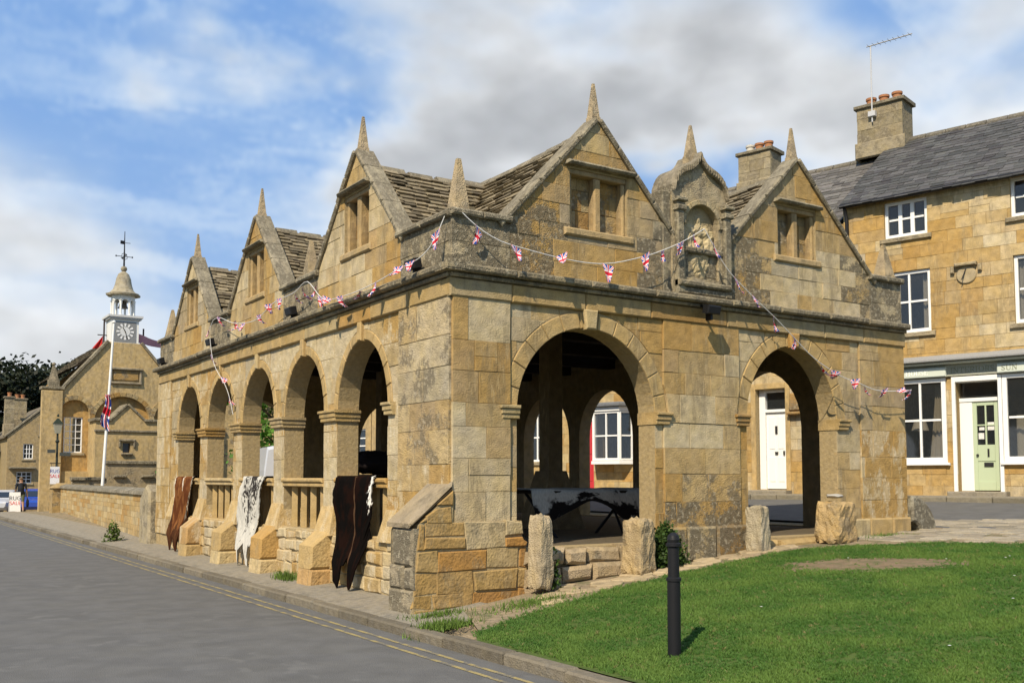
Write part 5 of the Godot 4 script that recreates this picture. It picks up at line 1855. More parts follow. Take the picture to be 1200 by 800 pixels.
# ------------------------------------------------------------------ the town hall end of the street
func town() -> void:
	var f := Fr.new(Vector3(0, 0, -38), Vector3(0, 0, 1))
	var h := thing("town_hall", Vector3(4.5, 0, -42), "gabled stone town hall with white clock turret and big arched windows", "town hall")
	var tan := Color(0.52, 0.385, 0.19)
	var poly := PackedVector2Array([Vector2(1.1, -0.8), Vector2(7.9, -0.8), Vector2(7.9, 5.5), Vector2(7.05, 5.52), Vector2(5.15, 7.78), Vector2(3.8, 7.78), Vector2(1.95, 5.52), Vector2(1.1, 5.5)])
	var recs := [arch(2.42, 0.62, 4.45, 0.62, 1.9, 16), arch(6.5, 0.62, 4.45, 0.62, 1.9, 16), arch(4.45, 1.2, 4.2, 1.1, 0.5, 20)]
	core("front_wall", h, f, poly, recs, -0.5, 0.0, mt.stone, tan)
	for r: Array in [[2.42, 0.62, 4.45, 0.62, 11], [6.5, 0.62, 4.45, 0.62, 11], [4.45, 1.2, 4.2, 1.1, 15]]:
		voussoirs("voussoir", h, f, r[0], r[1], r[2], r[3], 0.2, r[4], -0.1, 0.07, mt.stone_old, func(_q): return gold(0.85))
	var holes := [rect(2.02, 2.72, 2.8, 4.32), rect(6.1, 2.72, 6.9, 4.32)]
	core("recess_wall", h, f, rect(1.3, 0.0, 7.7, 5.7), holes, -0.7, -0.2, mt.stone, Color(0.50, 0.315, 0.115))
	var fi := Fr.new(Vector3(0, 0, -38.2), Vector3(0, 0, 1))
	sash(h, fi, 2.02, 2.72, 2.8, 4.32, 3, 5, {"frame": 0.05, "bar": 0.018})
	sash(h, fi, 6.1, 2.72, 6.9, 4.32, 3, 5, {"frame": 0.05, "bar": 0.018})
	# hollow body behind, with its roof
	for s: Array in [[2.6, 2.9], [7.5, 7.9]]:
		var mb := MB.new()
		mb.col = tan
		mb.box(Vector3(s[0], -0.8, -48), Vector3(s[1], 5.45, -38.72))
		obj("side_wall", mb, mt.stone, h)
	var bk := MB.new()
	bk.col = tan
	bk.prism(Fr.new(Vector3(0, 0, -48), Vector3(0, 0, -1)), ccw(PackedVector2Array([Vector2(-7.5, -0.8), Vector2(-2.9, -0.8), Vector2(-2.9, 6.4), Vector2(-4.5, 7.9), Vector2(-7.5, 5.4)])), -0.4, 0.0, 0.0, true)
	obj("back_wall", bk, mt.stone, h)
	var rt := part("roof", Vector3(4.5, 5.4, -43), h)
	var rb := MB.new()
	rb.col = Color.WHITE
	for s in [-1.0, 1.0]:
		var e := Vector3(4.5 + (2.0 if s < 0 else 3.5) * s, 8.2 - (2.0 if s < 0 else 3.5) * 0.814, 0)
		var ap := Vector3(4.5, 8.2, 0)
		var a := Vector3(0, 0, -38.45)
		var b := Vector3(0, 0, -48.2)
		var up := Vector3(0, 0.12, 0)
		if s < 0:
			rb.hexa([e + a + up, ap + a + up, ap + b + up, e + b + up, e + a, ap + a, ap + b, e + b])
		else:
			rb.hexa([ap + a + up, e + a + up, e + b + up, ap + b + up, ap + a, e + a, e + b, ap + b])
	obj("boarding", rb, mt.timber, rt)
	slates(rt, [{"a": Vector3(4.5, 8.33, -38.5), "b": Vector3(4.5, 8.33, -48.2), "down": Vector3(-3.5, -2.85, 0), "len": 2.5}, {"a": Vector3(4.5, 8.33, -38.5), "b": Vector3(4.5, 8.33, -48.2), "down": Vector3(3.5, -2.85, 0), "len": 4.5}], 0.22, 0.25, 0.45, 0.03, mt.slate, func(_q): return Color(0.2, 0.17, 0.12) * rg.randf_range(0.7, 1.2), 0)
	coping(h, f, Vector2(3.8, 7.78), Vector2(1.9, 5.5), -0.13, -0.5, 0.1, 5)
	coping(h, f, Vector2(7.1, 5.5), Vector2(5.15, 7.78), -0.13, -0.5, 0.1, 5)
	coping(h, f, Vector2(1.02, 5.5), Vector2(1.98, 5.5), 0.12, -0.5, 0.12, 2)
	coping(h, f, Vector2(7.02, 5.5), Vector2(7.98, 5.5), 0.12, -0.5, 0.12, 2)
	for x in [1.55, 7.45]:
		var ob := MB.new()
		ob.col = Color(0.36, 0.3, 0.2)
		ob.box(Vector3(x - 0.22, 5.6, -38.46), Vector3(x + 0.22, 5.95, -38.02))
		pyramid(ob, Vector3(x, 5.95, -38.24), 0.36, 0.1, 0.62)
		ob.lathe(Vector3(x, 6.57, -38.24), [Vector2(0.0, 0), Vector2(0.09, 0.04), Vector2(0.09, 0.1), Vector2(0, 0.16)], 10)
		obj("pinnacle", ob, mt.stone_grey, h)
	for q: Array in [[1.1, 1.9], [7.1, 7.9]]:
		var p := MB.new()
		p.col = tan
		p.obox(f, Vector3(q[0] - 0.06, -0.8, -0.1), Vector3(q[1], 5.44, 0.14), 0.02)
		obj("pilaster", p, mt.stone, h)
	# tablet in the gable
	var pq := MB.new()
	pq.col = Color(0.40, 0.26, 0.1)
	pq.obox(f, Vector3(4.0, 6.05, -0.05), Vector3(5.1, 6.5, 0.05), 0.02)
	pq.col = Color(0.36, 0.3, 0.2)
	pq.obox(f, Vector3(3.85, 6.52, -0.05), Vector3(5.28, 6.62, 0.16), 0.02)
	pq.obox(f, Vector3(3.87, 5.88, -0.05), Vector3(5.24, 5.97, 0.12), 0.02)
	pq.obox(f, Vector3(3.86, 5.97, -0.05), Vector3(3.95, 6.5, 0.1), 0.02)
	pq.obox(f, Vector3(5.15, 5.97, -0.05), Vector3(5.24, 6.5, 0.1), 0.02)
	obj("tablet", pq, mt.stone_old, h)
	# porch
	var po := part("porch", Vector3(4.4, 0, -36.6), h)
	var fp := Fr.new(Vector3(0, 0, -36.6), Vector3(0, 0, 1))
	core("porch_wall", po, fp, PackedVector2Array([Vector2(3.05, -0.5), Vector2(5.7, -0.5), Vector2(5.7, 4.1), Vector2(5.1, 4.1), Vector2(4.36, 4.82), Vector2(3.68, 4.1), Vector2(3.05, 4.1)]), [rect(4.2, 2.72, 4.52, 3.15)], -1.39, 0.0, mt.stone, tan)
	var ps := MB.new()
	ps.col = Color(0.03, 0.03, 0.03)
	ps.obox(fp, Vector3(4.15, 2.68, -0.3), Vector3(4.57, 3.2, -0.2))
	obj("slit_window", ps, mt.gloss, po)
	var ph := MB.new()
	ph.col = Color(0.36, 0.3, 0.2)
	ph.obox(fp, Vector3(4.02, 3.22, -0.02), Vector3(4.72, 3.32, 0.12), 0.02)
	ph.obox(fp, Vector3(4.02, 2.95, -0.02), Vector3(4.1, 3.22, 0.1), 0.02)
	ph.obox(fp, Vector3(4.64, 2.95, -0.02), Vector3(4.72, 3.22, 0.1), 0.02)
	ph.obox(fp, Vector3(4.12, 2.62, -0.02), Vector3(4.6, 2.7, 0.12), 0.02)
	obj("hood_mould", ph, mt.stone_grey, po)
	for q: Array in [[2.95, 3.70, 4.1], [5.08, 5.8, 4.1]]:
		coping(po, fp, Vector2(q[0], 4.1), Vector2(q[1], 4.1), 0.12, -1.3, 0.1, 2)
	coping(po, fp, Vector2(4.38, 4.82), Vector2(3.64, 4.08), -0.1, -1.3, 0.08, 2)
	coping(po, fp, Vector2(5.14, 4.08), Vector2(4.36, 4.82), -0.1, -1.3, 0.08, 2)
	var sc := MB.new()
	sc.col = Color(0.36, 0.3, 0.2)
	sc.obox(fp, Vector3(3.0, 3.62, -0.02), Vector3(5.75, 3.72, 0.08), 0.02)
	obj("string_course", sc, mt.stone_grey, po)
	# forecourt wall before the porch
	var fw2 := MB.new()
	fw2.col = Color(0.36, 0.29, 0.18)
	fw2.box(Vector3(3.35, -0.5, -35.9), Vector3(5.85, 2.2, -35.6))
	fw2.box(Vector3(2.0, -0.5, -35.9), Vector3(3.35, 1.5, -35.62))
	obj("forecourt_wall", fw2, mt.stone_old, h)
	coping(h, Fr.new(Vector3(0, 0, -35.6), Vector3(0, 0, 1)), Vector2(3.3, 2.2), Vector2(5.9, 2.2), 0.14, -0.36, 0.08, 4)
	coping(h, Fr.new(Vector3(0, 0, -35.62), Vector3(0, 0, 1)), Vector2(1.95, 1.5), Vector2(3.3, 1.5), 0.14, -0.36, 0.08, 2)
	for x in [3.9, 5.05]:
		var b := MB.new()
		b.col = Color(0.34, 0.29, 0.19)
		b.prism(Fr.new(Vector3(0, 0, -35.6), Vector3(0, 0, 1)), ccw(PackedVector2Array([Vector2(x - 0.28, 1.62), Vector2(x + 0.28, 1.62), Vector2(x + 0.22, 1.74), Vector2(x - 0.22, 1.74)])), 0.0, 0.16, 0.03)
		obj("drip_stone", b, mt.stone_grey, h)
	var wg := MB.new()
	wg.col = tan
	wg.box(Vector3(7.92, -0.5, -46), Vector3(12.5, 5.2, -39.0))
	wg.prism(Fr.new(Vector3(0, 0, -39.0), Vector3(0, 0, 1)), PackedVector2Array([Vector2(7.92, 5.2), Vector2(12.5, 5.2), Vector2(10.2, 7.0)]), -7.0, 0.0, 0.0, true)
	obj("side_wing", wg, mt.stone_old, h)
	clock_turret(h)

	# boundary wall that runs on from the hall, stone by stone
	var a := Vector3(0.05, 0, -13.75)
	var e := Vector3(1.25, 0, -33.6)
	var bw := thing("boundary_wall", (a + e) / 2, "low coursed stone wall with flat coping running on from hall", "wall")
	var wn := Vector3(-(a - e).z, 0, (a - e).x).normalized()
	var fb := Fr.new(a, wn)
	var L := (e - a).length()
	var sgn := 1.0 if fb.u.dot(e - a) > 0 else -1.0
	var u0 := minf(0.0, sgn * L)
	var u1 := maxf(0.0, sgn * L)
	core("wall_core", bw, fb, rect(u0, -0.4, u1, 1.2), [], -0.4, -0.014, mt.mortar)
	ashlar("wall_stone", bw, fb, rect(u0, -0.1, u1, 1.2), [], courses(-0.1, 1.2, 0.11, 0.19), 0.4, 0.95, -0.05, 0.0, mt.stone, func(_q): return gold(1.0), {"far": func(q): return absf(q.x) > 11.5})
	var n := 22
	for i in n:
		var c := MB.new()
		c.col = Color(0.34, 0.3, 0.22) * rg.randf_range(0.8, 1.15)
		c.prism(Fr.new(fb.p(lerpf(u0, u1, float(i) / n), 0, 0), fb.u), ccw(PackedVector2Array([Vector2(-0.06, 1.2), Vector2(0.46, 1.2), Vector2(0.44, 1.28), Vector2(0.2, 1.36), Vector2(-0.04, 1.28)])), 0.004, (u1 - u0) / n - 0.004, 0.01, true)
		obj("coping_stone", c, mt.stone_grey, bw)
	var pr := MB.new()
	pr.col = gold(0.9)
	pr.box(Vector3(0.95, -0.4, -34.3), Vector3(1.7, 1.2, -33.62))
	pyramid(pr, Vector3(1.325, 1.2, -33.96), 0.86, 0.3, 0.2)
	obj("end_pier", pr, mt.stone_old, bw)
	# lump of old masonry where wall and hall meet
	var lm := MB.new()
	lm.col = Color(0.4, 0.34, 0.22)
	lm.prism(Fr.new(Vector3(0, 0, -13.72), Vector3(-1, 0, 0)), ccw(PackedVector2Array([Vector2(-0.45, -0.2), Vector2(0.45, -0.2), Vector2(0.42, 1.3), Vector2(0.1, 1.45), Vector2(-0.42, 1.15)])), -0.4, 0.16, 0.05, true)
	obj("old_stump", lm, mt.stone_old, bw)
	far_things()

func clock_turret(h: Node) -> void:
	var c := Vector3(4.48, 7.75, -38.65)
	var t := part("clock_turret", c, h)
	var w := 0.6
	var mb := MB.new()
	mb.col = Color(0.92, 0.92, 0.9)
	mb.box(c + Vector3(-w, -0.3, -w), c + Vector3(w, 1.12, w))
	obj("turret_box", mb, mt.white_paint, t)
	var fr2 := Fr.new(c + Vector3(0, 0, w), Vector3(0, 0, 1))
	var fc := MB.new()
	fc.col = Color(0.26, 0.27, 0.27)
	fc.obox(fr2, Vector3(-0.48, 0.08, -0.01), Vector3(0.48, 1.02, 0.02))
	obj("clock_panel", fc, mt.plain, t)
	var fk := part("clock_face", fr2.p(0, 0.55, 0.03), t)
	var disc := PackedVector2Array()
	for k in 28:
		disc.append(Vector2(cos(TAU * k / 28) * 0.22, 0.55 + sin(TAU * k / 28) * 0.22))
	var dd := MB.new()
	dd.col = Color(0.72, 0.73, 0.72)
	dd.prism(fr2, disc, 0.0, 0.03, 0.005)
	obj("dial", dd, mt.plain, fk)
	for k in 12:
		var an := TAU * k / 12
		var q := MB.new()
		q.col = Color(0.9, 0.9, 0.88)
		var r := Vector2(sin(an), cos(an))
		var s := Vector2(r.y, -r.x) * 0.033
		var o := Vector2(0, 0.55)
		q.prism(fr2, ccw(PackedVector2Array([o + r * 0.24 - s * 0.8, o + r * 0.24 + s * 0.8, o + r * 0.38 + s * 1.4, o + r * 0.38 - s * 1.4])), 0.015, 0.035, 0.0)
		obj("numeral", q, mt.plain, fk)
	for hnd: Array in [[-0.52, 0.24, 0.022], [2.85, 0.36, 0.018]]:
		var r := Vector2(sin(hnd[0]), cos(hnd[0]))
		var s := Vector2(r.y, -r.x) * float(hnd[2])
		var o := Vector2(0, 0.55)
		var q := MB.new()
		q.col = Color(0.02, 0.02, 0.02)
		q.prism(fr2, ccw(PackedVector2Array([o - s, o + s, o + r * float(hnd[1]) + s * 0.6, o + r * float(hnd[1]) - s * 0.6])), 0.035, 0.042 + 0.004 * float(hnd[1]), 0.0)
		obj("hand", q, mt.plain, fk)
	var cn := MB.new()
	cn.col = Color(0.62, 0.63, 0.62)
	cn.box(c + Vector3(-w - 0.1, 1.12, -w - 0.1), c + Vector3(w + 0.1, 1.2, w + 0.1))
	cn.box(c + Vector3(-w - 0.16, 1.2, -w - 0.16), c + Vector3(w + 0.16, 1.3, w + 0.16))
	obj("cornice", cn, mt.plain, t)
	# open lantern: eight posts, arched heads
	var base := c + Vector3(0, 1.3, 0)
	for k in 8:
		var an := TAU * (k + 0.5) / 8
		var q := MB.new()
		q.col = Color(0.9, 0.9, 0.88)
		var p := base + Vector3(cos(an) * 0.5, 0, sin(an) * 0.5)
		q.lathe(p, [Vector2(0.075, 0), Vector2(0.075, 0.06), Vector2(0.05, 0.1), Vector2(0.05, 0.7), Vector2(0.08, 0.74)], 8)
		obj("post", q, mt.white_paint, t)
		var fa := Fr.new(base + Vector3(cos(TAU * k / 8), 0, sin(TAU * k / 8)) * 0.49, Vector3(cos(TAU * k / 8), 0, sin(TAU * k / 8)))
		core("arched_head", t, fa, rect(-0.2, 0.55, 0.2, 0.98), [arch(0.0, 0.14, 0.62, 0.16, 0.4, 10)], -0.06, 0.0, mt.white_paint, Color(0.9, 0.9, 0.88))
	var bell := MB.new()
	bell.col = Color(0.08, 0.07, 0.05)
	bell.lathe(base, [Vector2(0.24, 0.42), Vector2(0.2, 0.5), Vector2(0.15, 0.68), Vector2(0.1, 0.76), Vector2(0, 0.8)], 14)
	obj("bell", bell, mt.gloss, t)
	var dome := MB.new()
	dome.col = Color(0.42, 0.37, 0.26)
	dome.lathe(base, [Vector2(0.0, 0.96), Vector2(0.76, 0.98), Vector2(0.78, 1.06), Vector2(0.62, 1.12), Vector2(0.46, 1.28), Vector2(0.38, 1.52), Vector2(0.33, 1.8), Vector2(0.24, 2.02), Vector2(0.1, 2.14), Vector2(0.06, 2.16)], 8)
	obj("dome", dome, mt.stone_old, t)
	var bl := MB.new()
	bl.col = Color(0.42, 0.37, 0.26)
	bl.lathe(base, [Vector2(0.05, 2.14), Vector2(0.13, 2.2), Vector2(0.15, 2.28), Vector2(0.12, 2.36), Vector2(0.03, 2.4)], 12)
	obj("ball", bl, mt.stone_old, t)
	var vn := part("weather_vane", base + Vector3(0, 2.4, 0), t)
	var v1 := MB.new()
	v1.tube([base + Vector3(0, 2.35, 0), base + Vector3(0, 4.05, 0)], [0.045, 0.015], 6)
	obj("spindle", v1, mt.black_iron, vn)
	for k in 2:
		var d := Vector3(1, 0, 0) if k == 0 else Vector3(0, 0, 1)
		var q := MB.new()
		q.tube([base + Vector3(0, 2.86, 0) - d * 0.34, base + Vector3(0, 2.86, 0) + d * 0.34], [0.016], 6)
		for s in [-1.0, 1.0]:
			q.lathe(base + Vector3(0, 2.86, 0) + d * 0.36 * s, [Vector2(0, -0.05), Vector2(0.05, 0), Vector2(0, 0.05)], 6)
			q.tube([base + Vector3(0, 2.7, 0), base + Vector3(0, 2.78, 0) + d * 0.14 * s, base + Vector3(0, 2.97, 0) + d * 0.1 * s, base + Vector3(0, 3.03, 0)], [0.014], 5)
		obj("compass_arm", q, mt.black_iron, vn)
	var ar := MB.new()
	ar.obox(Fr.new(base + Vector3(0, 3.5, 0), Vector3(0.3, 0, 1)), Vector3(-0.2, -0.07, -0.012), Vector3(0.02, 0.09, 0.012))
	ar.tube([base + Vector3(-0.2, 3.5, 0), base + Vector3(0.25, 3.5, 0.05)], [0.014], 5)
	obj("arrow", ar, mt.black_iron, vn)

func car(at: Vector3, turn: float, paint: Color, label: String, van := false) -> Node3D:
	var t := thing("parked_van" if van else "parked_car", at, label, "van" if van else "car", "" if van else "cars parked beyond the town hall")
	var B := Basis(Y, turn)
	var L := 4.8 if van else 4.1
	var W := 1.9 if van else 1.72
	var sec: Array
	# stations along the length: x, bottom, waist, roof, half width at waist, half width at roof
	if van:
		sec = [[-L / 2, 0.4, 0.75, 0.78, 0.8, 0.78], [-L / 2 + 0.25, 0.25, 0.95, 1.0, 0.93, 0.88], [-L / 2 + 0.95, 0.22, 1.08, 1.14, 0.95, 0.9], [-L / 2 + 1.6, 0.22, 1.12, 1.85, 0.95, 0.78], [-L / 2 + 2.1, 0.22, 1.15, 1.95, 0.95, 0.82], [L / 2 - 0.15, 0.25, 1.15, 1.95, 0.95, 0.84], [L / 2, 0.35, 1.15, 1.85, 0.92, 0.82]]
	else:
		sec = [[-L / 2, 0.4, 0.62, 0.66, 0.66, 0.62], [-L / 2 + 0.2, 0.22, 0.74, 0.78, 0.8, 0.74], [-L / 2 + 1.05, 0.2, 0.88, 0.94, 0.85, 0.76], [-L / 2 + 1.7, 0.2, 0.92, 1.36, 0.86, 0.62], [-L / 2 + 2.2, 0.2, 0.94, 1.46, 0.86, 0.64], [-L / 2 + 3.1, 0.2, 0.96, 1.44, 0.86, 0.63], [L / 2 - 0.35, 0.22, 0.96, 1.2, 0.83, 0.64], [L / 2, 0.34, 0.84, 0.9, 0.74, 0.66]]
	var P := func(x: float, y: float, z: float) -> Vector3: return at + B * Vector3(x, y, z)
	var body := MB.new()
	body.col = paint
	var ring := func(s: Array) -> Array:
		var r := []
		for q: Array in [[-0.86, s[1]], [-1.0, lerpf(s[1], s[2], 0.45)], [-0.98, s[2]]]:
			r.append([s[0], q[1], q[0] * s[4]])
		r.append([s[0], s[3] - 0.04, -s[5]])
		r.append([s[0], s[3], -s[5] * 0.8])
		r.append([s[0], s[3], s[5] * 0.8])
		r.append([s[0], s[3] - 0.04, s[5]])
		for q: Array in [[0.98, s[2]], [1.0, lerpf(s[1], s[2], 0.45)], [0.86, s[1]]]:
			r.append([s[0], q[1], q[0] * s[4]])
		return r
	var pt := func(q: Array) -> Vector3: return P.call(q[0], q[1], q[2])
	for i in sec.size() - 1:
		var a: Array = ring.call(sec[i])
		var b: Array = ring.call(sec[i + 1])
		for k in a.size():
			var j := (k + 1) % a.size()
			body.quad(pt.call(a[k]), pt.call(b[k]), pt.call(b[j]), pt.call(a[j]))
	for e in [0, -1]:
		var a: Array = ring.call(sec[e])
		for k in range(1, a.size() - 1):
			if e == 0: body.tri(pt.call(a[0]), pt.call(a[k]), pt.call(a[k + 1]))
			else: body.tri(pt.call(a[0]), pt.call(a[k + 1]), pt.call(a[k]))
	obj("body", body, mt.gloss, t)
	# glass as panels a little proud of the cabin
	var ws := 2 if not van else 2
	var pan := func(s0: Array, s1: Array, side: float, lo: float) -> void:
		var g := MB.new()
		g.col = Color(0.02, 0.025, 0.03)
		var q := []
		for s: Array in [s0, s1]:
			for h2 in [0.12, 0.9]:
				q.append(P.call(s[0], lerpf(s[2], s[3] - 0.04, h2), side * (lerpf(s[4] * 0.98, s[5], h2) + 0.012)))
		if side > 0: g.quad(q[0], q[2], q[3], q[1])
		else: g.quad(q[2], q[0], q[1], q[3])
		obj("side_window", g, mt.gloss, t)
	var last := sec.size() - 2
	for s in [-1.0, 1.0]:
		for i in range(3, 5 if van else last):
			if van and i > 3: continue
			pan.call(sec[i], sec[i + 1], s, 0.1)
	for q: Array in [[2, 3], [last, last - 1]]:
		var a: Array = sec[q[0]]
		var b: Array = sec[q[1]]
		var g := MB.new()
		g.col = Color(0.02, 0.025, 0.03)
		var off := Vector3(-0.012 if q[0] < q[1] else 0.012, 0.014, 0)
		var c0 := [lerpf(a[0], b[0], 0.1), lerpf(a[3], b[3], 0.1), lerpf(a[5], b[5], 0.1) * 0.8]
		var c1 := [lerpf(a[0], b[0], 0.9), lerpf(a[3], b[3], 0.9), lerpf(a[5], b[5], 0.9) * 0.8]
		g.quad(P.call(c0[0], c0[1], -c0[2]) + B * off, P.call(c0[0], c0[1], c0[2]) + B * off, P.call(c1[0], c1[1], c1[2]) + B * off, P.call(c1[0], c1[1], -c1[2]) + B * off)
		obj("windscreen", g, mt.gloss, t)
	for x in [-L / 2 + 0.75, L / 2 - 0.75]:
		for s in [-1.0, 1.0]:
			var wl := part("wheel", P.call(x, 0.31, s * (W / 2 - 0.1)), t)
			for q: Array in [["tyre", 0.31, 0.1, Color(0.015, 0.015, 0.015)], ["rim", 0.19, 0.112, Color(0.35, 0.35, 0.36)]]:
				var m := MB.new()
				m.col = q[3]
				var ctr: Vector3 = P.call(x, 0.31, s * (W / 2 - 0.12))
				var ax := B * Vector3(0, 0, 1)
				m.tube([ctr - ax * float(q[2]), ctr + ax * float(q[2])], [q[1]], 16)
				obj(q[0], m, mt.plain, wl)
	for q: Array in [[L / 2 - 0.06, "tail_light", Color(0.35, 0.01, 0.01)], [-L / 2 + 0.07, "headlight", Color(0.6, 0.6, 0.6)]]:
		for s in [-1.0, 1.0]:
			var m := MB.new()
			m.col = q[2]
			var x: float = q[0]
			var o: Vector3 = P.call(x, 0.66 if not van else 0.8, s * 0.6)
			var fr2 := Fr.new(o, B * Vector3(signf(x), 0, 0))
			m.obox(fr2, Vector3(-0.1, -0.07, -0.05), Vector3(0.1, 0.07, 0.06), 0.02)
			obj(q[1], m, mt.gloss, t)
	return t

# a body from a skeleton of tapered bones, meshed as one surface
func figure(mb: MB, bones: Array, cell: float, blend: float, tone: Callable) -> void:
	var lo := Vector3.ONE * 1e9
	var hi := -lo
	for b: Array in bones:
		var r := maxf(b[2], b[3]) + blend + cell * 2.0
		for k in 2:
			lo = lo.min(b[k] - Vector3.ONE * r)
			hi = hi.max(b[k] + Vector3.ONE * r)
	var N := Vector3i(((hi - lo) / cell).ceil()) + Vector3i.ONE
	var D := PackedFloat32Array()
	D.resize(N.x * N.y * N.z)
	var field := func(p: Vector3) -> float:
		var d := 1e3
		for b: Array in bones:
			var ab: Vector3 = b[1] - b[0]
			var t := clampf((p - b[0]).dot(ab) / maxf(1e-6, ab.length_squared()), 0.0, 1.0)
			var q: float = (p - (b[0] + ab * t)).length() - lerpf(b[2], b[3], t)
			var hh := clampf(0.5 + 0.5 * (d - q) / blend, 0.0, 1.0)
			d = lerpf(d, q, hh) - blend * hh * (1.0 - hh)
		return d
	for z in N.z:
		for y in N.y:
			for x in N.x:
				D[(z * N.y + y) * N.x + x] = field.call(lo + Vector3(x, y, z) * cell)
	var vid := {}
	var V := []
	for z in N.z - 1:
		for y in N.y - 1:
			for x in N.x - 1:
				var s := Vector3.ZERO
				var k := 0
				var c := []
				for q in 8:
					c.append(D[((z + (q >> 2)) * N.y + y + ((q >> 1) & 1)) * N.x + x + (q & 1)])
				for e: Array in [[0, 1], [2, 3], [4, 5], [6, 7], [0, 2], [1, 3], [4, 6], [5, 7], [0, 4], [1, 5], [2, 6], [3, 7]]:
					var a: float = c[e[0]]
					var b: float = c[e[1]]
					if (a < 0) != (b < 0):
						var t := a / (a - b)
						var p0 := Vector3(e[0] & 1, (e[0] >> 1) & 1, e[0] >> 2)
						var p1 := Vector3(e[1] & 1, (e[1] >> 1) & 1, e[1] >> 2)
						s += p0.lerp(p1, t)
						k += 1
				if k > 0:
					vid[Vector3i(x, y, z)] = V.size()
					V.append(lo + (Vector3(x, y, z) + s / k) * cell)
	var nrm := []
	for p: Vector3 in V:
		var e := cell * 0.5
		nrm.append(Vector3(field.call(p + Vector3(e, 0, 0)) - field.call(p - Vector3(e, 0, 0)), field.call(p + Vector3(0, e, 0)) - field.call(p - Vector3(0, e, 0)), field.call(p + Vector3(0, 0, e)) - field.call(p - Vector3(0, 0, e))).normalized())
	var axes := [Vector3i(1, 0, 0), Vector3i(0, 1, 0), Vector3i(0, 0, 1)]
	for g: Vector3i in vid:
		for ax in 3:
			var u: Vector3i = axes[(ax + 1) % 3]
			var w: Vector3i = axes[(ax + 2) % 3]
			var a := g
			var bq := g - u
			var cq := g - u - w
			var dq := g - w
			if not (vid.has(bq) and vid.has(cq) and vid.has(dq)):
				continue
			var i0 := (g.z * N.y + g.y) * N.x + g.x
			var g2: Vector3i = g + axes[ax]
			var i1 := (g2.z * N.y + g2.y) * N.x + g2.x
			if (D[i0] < 0) == (D[i1] < 0):
				continue
			var ids := [vid[a], vid[bq], vid[cq], vid[dq]]
			if D[i0] >= 0:
				ids.reverse()
			mb.col = tone.call(V[ids[0]])
			for t: Array in [[0, 1, 2], [0, 2, 3]]:
				mb.stri(V[ids[t[0]]], V[ids[t[1]]], V[ids[t[2]]], nrm[ids[t[0]]], nrm[ids[t[1]]], nrm[ids[t[2]]])

